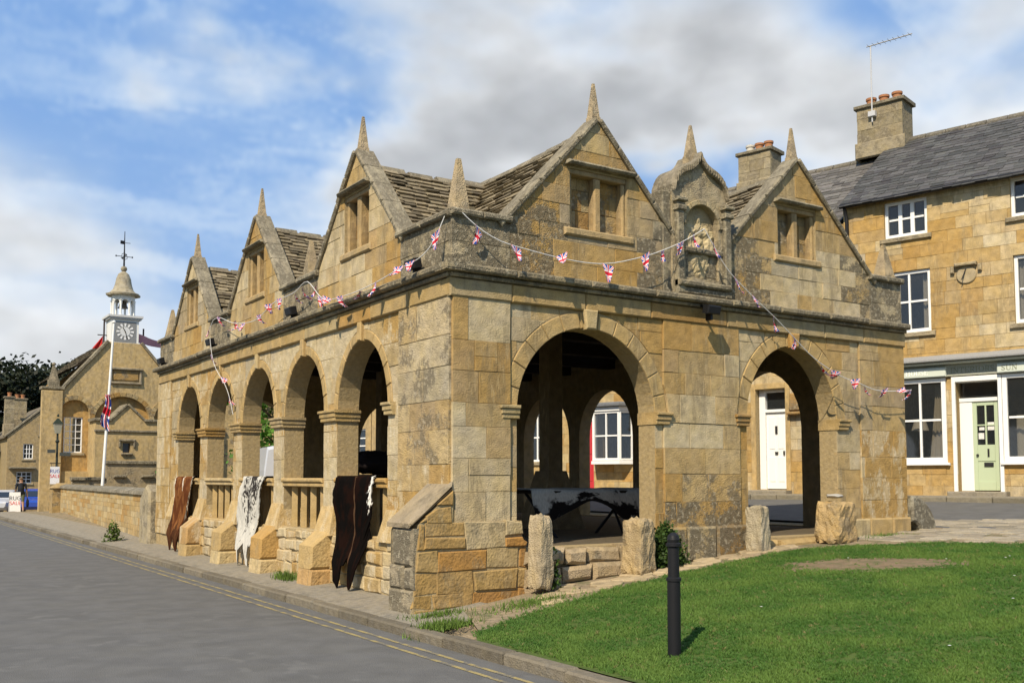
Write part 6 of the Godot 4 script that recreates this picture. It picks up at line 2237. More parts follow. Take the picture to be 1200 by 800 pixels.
func person(at: Vector3) -> void:
	var t := thing("person", at, "person in dark top and green shorts walking with a dark bag", "person")
	var P := func(x: float, y: float, z: float) -> Vector3: return at + Vector3(x, y, z)
	# walking away: one leg forward, arms by the sides
	var bones := [
		[P.call(0, 1.0, 0), P.call(0, 1.2, 0.0), 0.15, 0.145], [P.call(0, 1.2, 0), P.call(0, 1.42, -0.02), 0.15, 0.13],
		[P.call(-0.17, 1.43, -0.02), P.call(0.17, 1.43, -0.02), 0.075, 0.075], [P.call(0, 1.45, -0.02), P.call(0, 1.56, -0.04), 0.06, 0.055],
		[P.call(0, 1.63, -0.05), P.call(0, 1.7, -0.05), 0.09, 0.085], [P.call(0, 1.62, -0.13), P.call(0, 1.63, -0.15), 0.02, 0.015],
		[P.call(-0.1, 0.95, 0), P.call(-0.1, 0.52, -0.13), 0.105, 0.07], [P.call(-0.1, 0.52, -0.13), P.call(-0.1, 0.09, -0.1), 0.065, 0.042], [P.call(-0.1, 0.05, -0.08), P.call(-0.11, 0.035, -0.28), 0.045, 0.035],
		[P.call(0.1, 0.95, 0), P.call(0.1, 0.5, 0.02), 0.105, 0.07], [P.call(0.1, 0.5, 0.02), P.call(0.1, 0.12, 0.2), 0.065, 0.042], [P.call(0.1, 0.09, 0.2), P.call(0.11, 0.035, 0.05), 0.045, 0.035],
		[P.call(-0.2, 1.42, -0.02), P.call(-0.26, 1.14, 0.06), 0.058, 0.045], [P.call(-0.26, 1.14, 0.06), P.call(-0.24, 0.9, -0.05), 0.043, 0.032], [P.call(-0.24, 0.88, -0.06), P.call(-0.23, 0.78, -0.09), 0.034, 0.02],
		[P.call(0.2, 1.42, -0.02), P.call(0.26, 1.14, 0.02), 0.058, 0.045], [P.call(0.26, 1.14, 0.02), P.call(0.3, 0.9, -0.04), 0.043, 0.032], [P.call(0.3, 0.88, -0.04), P.call(0.3, 0.78, -0.05), 0.034, 0.022]]
	for k in 4:   # fingers of each hand
		bones.append([P.call(-0.25 + k * 0.014, 0.8, -0.1 + k * 0.012), P.call(-0.245 + k * 0.014, 0.72 + absf(k - 1.5) * 0.008, -0.1 + k * 0.012), 0.009, 0.007])
		bones.append([P.call(0.29 + k * 0.012, 0.8, -0.06 + k * 0.012), P.call(0.285 + k * 0.012, 0.73 + absf(k - 1.5) * 0.008, -0.05 + k * 0.012), 0.009, 0.007])
	var mb := MB.new()
	figure(mb, bones, 0.026, 0.035, func(p: Vector3) -> Color:
		var q := p - at
		if q.y > 1.5: return Color(0.42, 0.25, 0.17)
		if q.y > 0.93 and (absf(q.x) < 0.23 or q.y > 1.16): return Color(0.02, 0.025, 0.035)
		if q.y < 0.1: return Color(0.5, 0.48, 0.45)
		if q.y > 0.55 and absf(q.x) < 0.215: return Color(0.13, 0.15, 0.09)
		return Color(0.42, 0.25, 0.17))
	obj("body", mb, mt.plain, t)
	var hr := MB.new()
	hr.col = Color(0.16, 0.12, 0.08)
	boulder(hr, P.call(0, 1.715, -0.035), Vector3(0.1, 0.085, 0.1), 3, 0.06, 2.2, 8)
	obj("hair", hr, mt.plain, t)
	var bag := thing("shoulder_bag", P.call(0.33, 0.0, 0), "dark shopping bag held by person near the sale board", "bag")
	var bb := MB.new()
	bb.col = Color(0.015, 0.015, 0.018)
	boulder(bb, P.call(0.33, 0.45, -0.03), Vector3(0.06, 0.2, 0.16), 4, 0.1, 4.0, 8)
	obj("bag_body", bb, mt.plain, bag)
	var bh := MB.new()
	bh.col = Color(0.015, 0.015, 0.018)
	bh.tube([P.call(0.33, 0.63, -0.12), P.call(0.31, 0.75, -0.08), P.call(0.31, 0.76, -0.02), P.call(0.33, 0.63, 0.05)], [0.012], 6)
	obj("handle", bh, mt.plain, bag)

func far_things() -> void:
	# leaning flagpole with a draped flag
	var fp := thing("flagpole", Vector3(2.65, 0.2, -33.0), "white leaning flagpole with a limp union flag by town hall", "flagpole")
	var pa := Vector3(2.65, 0.2, -33.0)
	var pb := Vector3(2.97, 7.9, -33.0)
	var m := MB.new()
	m.col = Color(0.95, 0.95, 0.95)
	m.tube([pa, pa.lerp(pb, 0.5), pb], [0.065, 0.055, 0.04], 10)
	obj("pole", m, mt.white_paint, fp)
	var kb := MB.new()
	kb.col = Color(0.9, 0.9, 0.9)
	kb.lathe(pb, [Vector2(0, -0.02), Vector2(0.08, 0.03), Vector2(0.08, 0.09), Vector2(0, 0.14)], 10)
	obj("truck", kb, mt.white_paint, fp)
	var g := []
	for i in 16:
		var line := []
		for j in 14:
			var u := j / 13.0
			var v := i / 15.0
			var p := pa.lerp(pb, lerpf(0.62, 0.46, v)) + Vector3(-0.09, 0, 0.08)
			var wd := 0.16 + 0.2 * v
			line.append(p + Vector3((u - 0.45) * wd + 0.05 * sin(v * 6.0), -0.28 * u * v, 0.07 * sin(u * 13.0 + v * 2.0) + 0.03))
		g.append(line)
	var fm := MB.new()
	fm.cloth(g, 0.012)
	obj("flag", fm, mt.union, fp)
	# red and pink flags beside the clock
	for q: Array in [[Vector3(3.75, 7.2, -39.0), 1.75, Color(0.55, 0.03, 0.03), -1.0, "red flag hanging from short dark staff beside the clock", 0.75], [Vector3(5.45, 7.4, -38.75), 1.2, Color(0.62, 0.30, 0.32), 1.0, "faded pink flag streaming to the right of the clock", 0.5]]:
		var st := thing("roof_flag", q[0], q[4], "flag")
		var s := MB.new()
		s.col = Color(0.06, 0.05, 0.05)
		s.tube([q[0], q[0] + Y * float(q[1])], [0.04], 6)
		if q[3] < 0:
			s.tube([q[0] + Vector3(-0.28, 1.0, 0), q[0] + Vector3(0.2, 1.0, 0)], [0.025], 6)
		obj("staff", s, mt.plain, st)
		var gg := []
		for i in 7:
			var line := []
			for j in 10:
				var u := j / 9.0
				var v := i / 6.0
				if q[3] < 0:
					line.append(q[0] + Vector3(-0.05 - 0.45 * u * v, 0.95 - 0.6 * v, 0.05 * sin(u * 9.0)))
				else:
					line.append(q[0] + Vector3(-0.35 + 1.35 * u, 0.98 - 0.42 * u - (0.45 - 0.2 * u) * v, 0.08 * sin(u * 9.0)))
			gg.append(line)
		var c := MB.new()
		c.col = q[2]
		c.cloth(gg, 0.01)
		obj("cloth", c, mt.plain, st)
	# street lamp with finger signs
	var lp := Vector3(1.22, 0.12, -34.6)
	var sl := thing("street_lamp", lp, "old green street lamp with finger signs beside the end pier", "street lamp")
	var pm := MB.new()
	pm.col = Color(0.036, 0.045, 0.036)
	pm.lathe(lp, [Vector2(0.1, 0), Vector2(0.1, 0.3), Vector2(0.055, 0.4), Vector2(0.04, 2.9), Vector2(0.09, 2.98), Vector2(0.04, 3.05), Vector2(0.04, 3.3)], 10)
	obj("post", pm, mt.plain, sl)
	var lt := MB.new()
	lt.col = Color(0.35, 0.34, 0.26)
	for k in 4:
		pass
	pyramid(lt, lp + Vector3(0, 3.3, 0), 0.18, 0.32, 0.4)
	obj("lantern", lt, mt.gloss, sl)
	var lc := MB.new()
	lc.col = Color(0.03, 0.04, 0.03)
	pyramid(lc, lp + Vector3(0, 3.7, 0), 0.37, 0.06, 0.22)
	lc.lathe(lp + Vector3(0, 3.98, 0), [Vector2(0.04, 0), Vector2(0.05, 0.05), Vector2(0, 0.14)], 8)
	obj("lantern_cap", lc, mt.plain, sl)
	for q: Array in [[-1.0, 2.62, 0.3], [1.0, 2.5, 0.42]]:
		var s := MB.new()
		s.col = Color(0.08, 0.09, 0.08)
		var x0: float = lp.x + q[0] * 0.08
		var x1: float = lp.x + q[0] * (0.08 + q[2])
		s.box(Vector3(minf(x0, x1), q[1], lp.z + 0.1), Vector3(maxf(x0, x1), q[1] + 0.14, lp.z + 0.13))
		obj("finger_sign", s, mt.plain, sl)
	# white hanging sale sign
	var hs := thing("hanging_sign", Vector3(1.1, 1.35, -34.2), "white hanging sale sign with red word below street lamp", "sign")
	var hb := MB.new()
	hb.col = Color(0.85, 0.85, 0.86)
	hb.box(Vector3(0.93, 1.36, -34.22), Vector3(1.27, 2.06, -34.19))
	obj("board", hb, mt.plain, hs)
	var fh := Fr.new(Vector3(1.1, 0, -34.19), Vector3(0, 0, 1))
	text_on(hs, fh, "RUG", 0.0, 1.88, 0.004, 0.14, Color(0.05, 0.08, 0.3), "Droid Sans")
	text_on(hs, fh, "SALE", 0.0, 1.68, 0.004, 0.13, Color(0.6, 0.03, 0.03), "Droid Sans")
	var hg := MB.new()
	for x in [0.97, 1.23]:
		hg.tube([Vector3(x, 2.06, -34.2), Vector3(x, 2.2, -34.22)], [0.008], 5)
	hg.tube([Vector3(0.9, 2.2, -34.22), Vector3(1.3, 2.2, -34.22), Vector3(1.28, 2.2, -34.5)], [0.016], 6)
	obj("bracket", hg, mt.black_iron, hs)
	# sandwich board
	var sp := Vector3(0.85, 0, -44.0)
	sp.y = terrain(sp.x, sp.z)
	var sb := thing("sandwich_board", sp, "white sandwich board reading rug sale on the pavement", "sign")
	var up := 0.95
	for s in [1.0, -1.0]:
		var q := MB.new()
		q.col = Color(0.86, 0.86, 0.84)
		q.hexa([sp + Vector3(-0.24, 0, s * 0.25 + 0.015), sp + Vector3(0.24, 0, s * 0.25 + 0.015), sp + Vector3(0.24, up, s * 0.02 + 0.015), sp + Vector3(-0.24, up, s * 0.02 + 0.015), sp + Vector3(-0.24, 0, s * 0.25 - 0.015), sp + Vector3(0.24, 0, s * 0.25 - 0.015), sp + Vector3(0.24, up, s * 0.02 - 0.015), sp + Vector3(-0.24, up, s * 0.02 - 0.015)])
		obj("board", q, mt.plain, sb)
	var vv := Vector3(0, up, -0.23).normalized()
	var fsb := Fr.new(sp + Vector3(0, 0, 0.265), vv.cross(Vector3(-1, 0, 0)).normalized(), vv)
	if fsb.n.z < 0: fsb = Fr.new(sp + Vector3(0, 0, 0.265), -fsb.n, vv)
	text_on(sb, fsb, "RUG", 0, 0.68, 0.006, 0.19, Color(0.04, 0.04, 0.05), "Droid Sans")
	text_on(sb, fsb, "SALE", 0, 0.44, 0.006, 0.17, Color(0.6, 0.03, 0.03), "Droid Sans")
	var ps := Vector3(1.55, 0, -47.5)
	ps.y = terrain(ps.x, ps.z)
	person(ps)
	for q: Array in [[Vector3(2.2, 0, -60.5), 1.2, Color(0.45, 0.46, 0.48), "silver car parked nose to kerb beside a blue car"], [Vector3(3.7, 0, -58.8), 1.3, Color(0.02, 0.06, 0.33), "bright blue car parked beside a silver car"], [Vector3(1.6, 0, -64.5), 1.1, Color(0.05, 0.055, 0.06), "dark grey car parked behind the silver car"]]:
		var p: Vector3 = q[0]
		p.y = terrain(p.x, p.z)
		car(p, q[1], q[2], q[3])
	# old house beyond, end gable to the street
	var z := -63.0
	var oh := thing("gabled_house", Vector3(4.2, -0.6, z - 4), "old stone house with steep stone roof and two tall chimneys beyond parked cars", "house")
	var f := Fr.new(Vector3(0, 0, z), Vector3(0, 0, 1))
	var wins := [rect(3.55, 2.85, 4.15, 3.85), rect(4.5, 4.45, 4.85, 5.25), rect(3.2, 1.25, 4.1, 2.0)]
	core("gable_wall", oh, f, PackedVector2Array([Vector2(2.6, -1.2), Vector2(7.4, -1.2), Vector2(7.4, 4.4), Vector2(5.0, 6.4), Vector2(2.6, 4.35)]), wins, -0.4, 0.0, mt.stone, Color(0.40, 0.30, 0.155))
	for w: PackedVector2Array in wins:
		sash(oh, f, w[0].x, w[0].y, w[2].x, w[2].y, 3, 3, {"frame": 0.05, "bar": 0.02})
	var cp := MB.new()
	cp.col = Color(0.3, 0.26, 0.18)
	cp.obox(f, Vector3(2.7, 2.2, 0), Vector3(4.3, 2.32, 0.5), 0.03)
	obj("canopy", cp, mt.stone_grey, oh)
	var sd := MB.new()
	sd.col = Color(0.36, 0.28, 0.15)
	sd.box(Vector3(2.6, -1.2, z - 9), Vector3(2.95, 4.3, z - 0.41))
	sd.box(Vector3(7.05, -1.2, z - 9), Vector3(7.4, 4.3, z - 0.41))
	sd.box(Vector3(2.95, -1.2, z - 9), Vector3(7.05, 4.3, z - 8.6))
	obj("side_wall", sd, mt.stone, oh)
	var rb := MB.new()
	rb.col = Color(0.17, 0.145, 0.1)
	for s in [-1.0, 1.0]:
		var e := Vector3(5.0 + s * 2.6, 4.2, 0)
		var ap := Vector3(5.0, 6.45, 0)
		var a := Vector3(0, 0, z - 0.02)
		var b := Vector3(0, 0, z - 9.1)
		var u := Vector3(0, 0.1, 0)
		if s < 0: rb.hexa([e + a + u, ap + a + u, ap + b + u, e + b + u, e + a, ap + a, ap + b, e + b])
		else: rb.hexa([ap + a + u, e + a + u, e + b + u, ap + b + u, ap + a, e + a, e + b, ap + b])
	obj("roof", rb, mt.slate, oh)
	coping(oh, f, Vector2(5.0, 6.48), Vector2(2.45, 4.25), -0.12, -0.4, 0.08, 5)
	chimney(oh, f, 2.75, -1.0, 4.4, 7.0, 0.55, 0.55, 1)
	chimney(oh, f, 3.55, -2.4, 5.0, 7.0, 0.8, 0.6, 2)
	# its lower neighbour at the edge of the view
	var nh := thing("low_house", Vector3(-0.5, -0.8, z - 6), "low stone house with plain roof at far end of street", "house")
	core("front_wall", nh, Fr.new(Vector3(0, 0, z - 3.5), Vector3(0, 0, 1)), rect(-6.0, -1.4, 2.58, 3.6), [rect(0.9, 1.6, 1.8, 2.6), rect(-2.2, 1.6, -1.3, 2.6)], -0.4, 0.0, mt.stone, Color(0.44, 0.35, 0.2))
	for x in [0.9, -2.2]:
		sash(nh, Fr.new(Vector3(0, 0, z - 3.5), Vector3(0, 0, 1)), x, 1.6, x + 0.9, 2.6, 3, 2)
	var nr := MB.new()
	nr.col = Color(0.17, 0.145, 0.1)
	nr.hexa([Vector3(-6.2, 3.4, z - 3.2), Vector3(2.58, 3.4, z - 3.2), Vector3(2.58, 6.0, z - 6.2), Vector3(-6.2, 6.0, z - 6.2), Vector3(-6.2, 3.3, z - 3.25), Vector3(2.58, 3.3, z - 3.25), Vector3(2.58, 5.9, z - 6.2), Vector3(-6.2, 5.9, z - 6.2)])
	nr.box(Vector3(-6.0, -1.4, z - 9), Vector3(2.57, 3.4, z - 6.3))
	obj("roof", nr, mt.slate, nh)
	# trees behind
	for q: Array in [[Vector3(5.5, -1.0, -84), 12.2, 4.6, Color(0.022, 0.028, 0.016), "dark broad tree behind the gabled house"], [Vector3(10.2, -1.0, -88), 12.0, 4.2, Color(0.026, 0.032, 0.018), "dark tree behind roof beside the town hall pinnacle"], [Vector3(0.6, -1.0, -90), 12.0, 4.4, Color(0.03, 0.035, 0.02), "dark tree behind the low house"]]:
		tree("dark_tree", q[0], q[1], q[2], 2.5, 15000, 0.42, q[3], q[4], "trees beyond the roofs")
	tree("leafy_tree", Vector3(8.6, 0.7, -28.5), 5.6, 1.9, 0.8, 4200, 0.2, Color(0.07, 0.16, 0.02), "bright green leafy tree beside a grey van")
	tree("garden_tree", Vector3(6.35, 0.2, -35.0), 3.9, 0.75, 1.0, 2600, 0.16, Color(0.05, 0.12, 0.02), "small green tree against the town hall porch")
	var vp := Vector3(6.9, 0, -24.2)
	vp.y = terrain(vp.x, vp.z)
	car(vp, -1.75, Color(0.5, 0.51, 0.53), "pale grey van parked under the bright green tree", true)

# ------------------------------------------------------------------ printed and dyed surfaces
func union_texture() -> ImageTexture:
	var W := 120
	var H := 72
	var im := Image.create(W, H, false, Image.FORMAT_RGBA8)
	for y in H:
		for x in W:
			var px := x - W / 2.0 + 0.5
			var py := y - H / 2.0 + 0.5
			var c := Color(0.02, 0.05, 0.30)
			var d1 := absf(px * H - py * W) / sqrt(float(W * W + H * H))
			var d2 := absf(px * H + py * W) / sqrt(float(W * W + H * H))
			if minf(d1, d2) < 7.5: c = Color(0.8, 0.8, 0.8)
			if minf(d1, d2) < 2.8: c = Color(0.55, 0.02, 0.04)
			if absf(px) < 12 or absf(py) < 12: c = Color(0.8, 0.8, 0.8)
			if absf(px) < 7 or absf(py) < 7: c = Color(0.55, 0.02, 0.04)
			im.set_pixel(x, y, c.linear_to_srgb())
	return ImageTexture.create_from_image(im)

func hide_texture(kind: int) -> ImageTexture:
	var W := 256
	var H := 384
	var n1 := FastNoiseLite.new()
	n1.seed = 100 + kind
	n1.frequency = 0.015
	n1.fractal_octaves = 4
	var n2 := FastNoiseLite.new()
	n2.seed = 200 + kind
	n2.frequency = 0.13
	n2.fractal_octaves = 3
	var im := Image.create(W, H, false, Image.FORMAT_RGBA8)
	for y in H:
		for x in W:
			var a := n1.get_noise_2d(x, y * 0.7)
			var b := n2.get_noise_2d(x * 0.8, y * 0.35) + 0.25 * a
			var hair := n2.get_noise_2d(x * 3.0, y * 0.35)
			var u := absf(x / float(W) - 0.5) * 2.0
			var c: Color
			match kind:
				0:   # nearly black, a brown line down the back, a scrap of white at one edge
					c = Color(0.006, 0.005, 0.0045).lerp(Color(0.012, 0.006, 0.0045), smoothstep(0.0, 0.4, a + 0.25 - u * 0.3))
					if absf(x / float(W) - 0.56 + 0.01 * a) < 0.012: c = Color(0.08, 0.045, 0.025)
					if x / float(W) + 0.05 * b > 0.955 and y > 44 and y < 220 + 40 * b: c = Color(0.7, 0.68, 0.62)
				1:   # white with black speckle along the back
					c = Color(0.50, 0.48, 0.42)
					var s := b * 0.9 + 0.7 * a + 0.46 - u * 0.95 - maxf(0.0, y / float(H) - 0.42) * 1.5
					c = c.lerp(Color(0.035, 0.032, 0.03), smoothstep(0.08, 0.24, s))
					if absf(x / float(W) - 0.47) < 0.02 and y < 280: c = Color(0.05, 0.045, 0.04)
				2:   # red brown with pale lines
					c = Color(0.10, 0.035, 0.014).lerp(Color(0.20, 0.085, 0.03), smoothstep(-0.2, 0.4, a))
					if absf(x / float(W) - 0.5 + 0.02 * a) < 0.03 + 0.01 * b: c = Color(0.6, 0.52, 0.4)
					if u + 0.08 * b > 0.93: c = Color(0.55, 0.48, 0.36)
					if y > 300 + 40 * b: c = c.lerp(Color(0.03, 0.015, 0.01), 0.7)
				_:   # white and black patches
					c = Color(0.40, 0.385, 0.34).lerp(Color(0.015, 0.013, 0.012), smoothstep(0.8, 0.9, y / float(H) + 0.3 * a + 0.06 * b - (0.2 if x > 225 else 0.0)))
			c = c * (1.0 + 0.3 * hair)
			im.set_pixel(x, y, Color(clampf(c.r, 0, 1), clampf(c.g, 0, 1), clampf(c.b, 0, 1)).linear_to_srgb())
	return ImageTexture.create_from_image(im)

func printed(t: Texture2D, rough := 0.85, sheen := 0.0) -> StandardMaterial3D:
	var m := StandardMaterial3D.new()
	m.albedo_texture = t
	m.roughness = rough
	m.metallic_specular = 0.3
	if sheen > 0:
		m.metallic_specular = 0.05
	return m

# ------------------------------------------------------------------ hides for sale
# hung over the balustrade rail, legs ragged at the hem
func hung_hide(d0: float, d1: float, ybot: float, kind: int, sd: int, lean: float, label: String) -> void:
	var r := RandomNumberGenerator.new()
	r.seed = sd
	var nzz := FastNoiseLite.new()
	nzz.seed = sd
	nzz.frequency = 2.2
	var g := []
	var R := 30
	var C := 22
	for i in R:
		var line := []
		var v := i / float(R - 1)
		for j in C:
			var u := j / float(C - 1)
			var e := absf(u - 0.5) * 2.0
			# hem: two legs hang lower than the belly between
			var drop := 1.0 - 0.16 * (1.0 - smoothstep(0.0, 0.16, absf(e - 0.55))) * 0.0
			var hem := 0.80 + 0.2 * exp(-pow((e - 0.42) / 0.2, 2.0)) + 0.10 * nzz.get_noise_1d(u * 4.0 + 7.0)
			if e > 0.8: hem -= (e - 0.8) * 1.1
			var len_v := v * hem
			var half := 0.5 * (1.0 + 0.05 * sin(v * 6.0 + sd) * smoothstep(0.2, 0.5, v) - 0.10 * v + 0.08 * nzz.get_noise_2d(v * 3.5, 5.0 + signf(u - 0.5) * 3.0) + 0.05 * nzz.get_noise_2d(v * 12.0, signf(u - 0.5)))
			var z := -lerpf(d0, d1, 0.5 + (0.5 - u) * 2.0 * half * -1.0) + lean * v * v
			var s := len_v * (1.6 - ybot + 0.28) - 0.28     # along the cloth; first 0.28 m lies over the rail
			var y: float
			var x: float
			if s < 0.0:
				x = -0.075 - s
				y = 1.625
				if s < -0.2: y -= (-s - 0.2) * 0.7
			else:
				x = -0.08 - 0.035 * smoothstep(0.0, 0.25, s) - 0.3 * smoothstep(0.75, 1.25, s) * 0.35
				y = 1.62 - s
			x += (0.022 * sin(u * 13.0 + v * 2.5 + sd) + 0.012 * sin(u * 29.0 + sd * 2.0)) * smoothstep(0.0, 0.4, s) - 0.02 * nzz.get_noise_2d(u * 2.0, v * 2.0)
			line.append(Vector3(x, y, z))
		g.append(line)
	var mb := MB.new()
	mb.cloth(g, 0.014)
	tag(obj("cowhide_rug", mb, printed(hide_texture(kind), 1.0, 0.4)), label, "rug", "hides hung over the balustrade")

func trestle(at: Vector3, w: float, dpt: float, hgt: float, label: String) -> void:
	var t := thing("trestle_table", at, label, "table", "tables inside the hall")
	var tp := MB.new()
	tp.col = Color.WHITE
	tp.box(at + Vector3(-w / 2, hgt - 0.04, -dpt / 2), at + Vector3(w / 2, hgt, dpt / 2))
	obj("table_top", tp, mt.timber, t)
	for s in [-1.0, 1.0]:
		for q in [-1.0, 1.0]:
			var l := MB.new()
			l.tube([at + Vector3(s * w * 0.32, 0, q * dpt * 0.45), at + Vector3(s * w * 0.4, hgt - 0.04, -q * dpt * 0.3)], [0.022], 6)
			obj("leg", l, mt.black_iron, t)

func bunting(called: String, pts: Array, step: float, sd: int, label: String, skip := 0.0) -> void:
	var r := RandomNumberGenerator.new()
	r.seed = sd
	var b := thing(called, pts[0], label, "bunting", "strings of flag bunting")
	var cur := Curve3D.new()
	for i in pts.size():
		var tg: Vector3 = (pts[mini(i + 1, pts.size() - 1)] - pts[maxi(i - 1, 0)]) * 0.17
		cur.add_point(pts[i], -tg, tg)
	var L := cur.get_baked_length()
	var line := []
	var n := int(L / 0.12)
	for i in n + 1:
		line.append(cur.sample_baked(L * i / n))
	var s := MB.new()
	s.col = Color(0.7, 0.7, 0.68)
	s.tube(line, [0.006], 5)
	obj("cord", s, mt.plain, b)
	var t := step * 0.5
	while t < L:
		var p := cur.sample_baked(t)
		var q := cur.sample_baked(minf(t + 0.14, L))
		var along := (q - p)
		along = along.normalized() if along.length() > 0.01 else Vector3(1, 0, 0)
		var wd := 0.15
		var ht := 0.2 * r.randf_range(0.6, 1.15)
		along = along.rotated(Y, r.randf_range(-0.8, 0.8)).rotated((CAM - p).normalized(), r.randf_range(-0.5, 0.5))
		var out := along.cross(Y).normalized()
		if out.dot(CAM - p) < 0: out = -out
		var blow := r.randf_range(-1.1, 1.5)
		var g := []
		for i in 6:
			var row := []
			for j in 6:
				var u := j / 5.0
				var v := i / 5.0
				var pinch := 1.0 - 0.75 * v
				row.append(p + along * ((u - 0.5) * wd * pinch + wd * 0.5 + v * 0.04 * blow) - Y * (ht * v * (1.0 - 0.25 * absf(blow) * v)) + out * (0.02 + 0.03 * sin(u * 6.0 + v * 3.0 + t * 9.0) * v + 0.10 * blow * v * v))
			g.append(row)
		var m := MB.new()
		m.cloth(g, 0.002)
		obj("pennant", m, mt.union, b)
		t += step * r.randf_range(0.6, 1.7)

func floodlight(at: Vector3, n: Vector3, label: String) -> void:
	var t := thing("floodlight", at, label, "floodlight", "floodlights along the cornice")
	var f := Fr.new(at, n)
	var b := MB.new()
	b.obox(Fr.new(at + Y * 0.1, (n - Y * 0.25).normalized(), (Y + n * 0.25).normalized()), Vector3(-0.12, -0.05, -0.05), Vector3(0.12, 0.07, 0.06), 0.015)
	obj("lamp_body", b, mt.black_iron, t)
	var s := MB.new()
	s.obox(f, Vector3(-0.02, -0.03, -0.1), Vector3(0.02, 0.08, 0.0), 0.004)
	obj("bracket", s, mt.black_iron, t)

func small_things() -> void:
	hung_hide(3.08, 1.86, 0.1, 0, 5, 0.0, "nearly black cowhide with a white scrap along one edge")
	hung_hide(7.05, 5.95, 0.14, 1, 9, -0.15, "white cowhide speckled black along the back, over balustrade")
	hung_hide(11.35, 10.1, 0.08, 2, 13, -0.25, "red brown cowhide with pale lines over the balustrade")
	# inside: tables with hides
	trestle(Vector3(3.25, 0.76, -1.95), 1.9, 0.75, 0.66, "trestle table under a black and white hide")
	var g := []
	for i in 22:
		var line := []
		for j in 26:
			var u := j / 25.0
			var s := -0.55 + 1.45 * i / 21.0
			var x := 2.2 + 2.1 * u + 0.03 * sin(i * 0.7)
			var edge := 0.33 + 0.12 * sin(u * 9.0)
			var y := 1.435
			var z := -1.95 - 0.1 + minf(s, 0.5)
			if s > 0.48:
				y -= (s - 0.48) * (0.75 + 0.35 * sin(u * 8.0 + 1.0))
				z += 0.03 * sin(u * 22.0)
			line.append(Vector3(x, y + 0.012 * sin(u * 14.0), z))
		g.append(line)
	var hm := MB.new()
	hm.cloth(g, 0.015)
	tag(obj("cowhide_rug", hm, printed(hide_texture(3), 1.0, 0.4)), "white and black cowhide laid over a table inside the hall", "rug")
	trestle(Vector3(1.75, 0.76, -5.6), 0.9, 0.7, 0.9, "trestle table with a heap of dark hides")
	var hp := MB.new()
	hp.col = Color(0.012, 0.011, 0.011)
	boulder(hp, Vector3(1.75, 1.86, -5.6), Vector3(0.46, 0.2, 0.36), 15, 0.25, 2.4, 12)
	tag(obj("hide_heap", hp, mt.plain), "heap of folded black hides on a table behind balustrade", "rugs")
	# notice on the inner east wall
	var nb := MB.new()
	nb.col = Color(0.5, 0.42, 0.32)
	nb.box(Vector3(7.94, 2.55, -1.42), Vector3(7.99, 2.9, -1.15))
	tag(obj("notice_board", nb, mt.plain), "small pale notice fixed inside the right hand arch", "sign")
	# floodlights
	for q: Array in [[Vector3(-0.12, 4.06, -0.72), Vector3(-1, 0, 0), "black floodlight on the cornice near the corner obelisk"], [Vector3(-0.12, 4.06, -4.78), Vector3(-1, 0, 0), "black floodlight on the cornice between first and second west gables"], [Vector3(-0.12, 4.06, -9.0), Vector3(-1, 0, 0), "black floodlight on the cornice where the bunting hangs down"], [Vector3(-0.12, 4.06, -12.65), Vector3(-1, 0, 0), "black floodlight on the cornice at far end of the hall"], [Vector3(3.86, 3.74, 0.26), Vector3(0, 0, 1), "black floodlight on a bracket below the carved arms"]]:
		floodlight(q[0], q[1], q[2])
	var br := MB.new()
	br.tube([Vector3(3.82, 3.95, 0.02), Vector3(3.86, 3.86, 0.24)], [0.02], 6)
	tag(obj("lamp_arm", br, mt.black_iron), "short iron arm holding the lamp below the carved arms", "bracket")
	# bunting
	bunting("bunting", [Vector3(0.08, 4.68, 0.06), Vector3(0.28, 4.5, 0.12), Vector3(0.55, 4.36, 0.18), Vector3(0.95, 4.3, 0.2), Vector3(1.4, 4.26, 0.2), Vector3(1.85, 4.25, 0.2), Vector3(2.2, 4.29, 0.2), Vector3(2.6, 4.4, 0.2), Vector3(2.95, 4.52, 0.2), Vector3(3.4, 4.72, 0.2), Vector3(3.8, 4.95, 0.2)], 0.44, 4, "string of union flags sagging from corner obelisk to the carved arms")
	bunting("bunting", [Vector3(3.8, 4.95, 0.2), Vector3(3.97, 4.71, 0.22), Vector3(4.24, 4.41, 0.22), Vector3(4.73, 4.09, 0.22), Vector3(5.12, 3.86, 0.22), Vector3(5.5, 3.61, 0.22), Vector3(5.94, 3.33, 0.22), Vector3(6.5, 3.11, 0.22), Vector3(6.9, 3.03, 0.22), Vector3(7.4, 2.93, 0.22), Vector3(8.2, 2.98, 0.22)], 0.4, 7, "string of union flags falling from the carved arms over the right arch")
	bunting("bunting", [Vector3(-0.04, 4.68, -0.05), Vector3(-0.2, 4.22, -0.23), Vector3(-0.22, 4.13, -0.98), Vector3(-0.22, 4.07, -1.6), Vector3(-0.22, 4.05, -2.4), Vector3(-0.22, 4.12, -3.25), Vector3(-0.2, 4.48, -3.92), Vector3(-0.2, 4.4, -4.43), Vector3(-0.2, 4.37, -5.35), Vector3(-0.22, 4.2, -6.15), Vector3(-0.22, 4.3, -7.27), Vector3(-0.2, 4.53, -8.27), Vector3(-0.22, 4.38, -8.69), Vector3(-0.2, 3.72, -8.48), Vector3(-0.15, 3.2, -7.83), Vector3(-0.1, 2.72, -7.6)], 0.44, 9, "string of union flags looped along the west cornice, end hanging loose")
	# bollard
	var bp := Vector3(-0.03, 0, 3.73)
	bp.y = terrain(bp.x, bp.z)
	var bo := thing("bollard", bp, "black iron bollard standing in the lawn near the road", "bollard")
	var bm := MB.new()
	bm.lathe(bp, [Vector2(0.054, -0.1), Vector2(0.054, 0.62), Vector2(0.047, 0.64), Vector2(0.047, 0.92)], 20)
	obj("post", bm, mt.black_iron, bo)
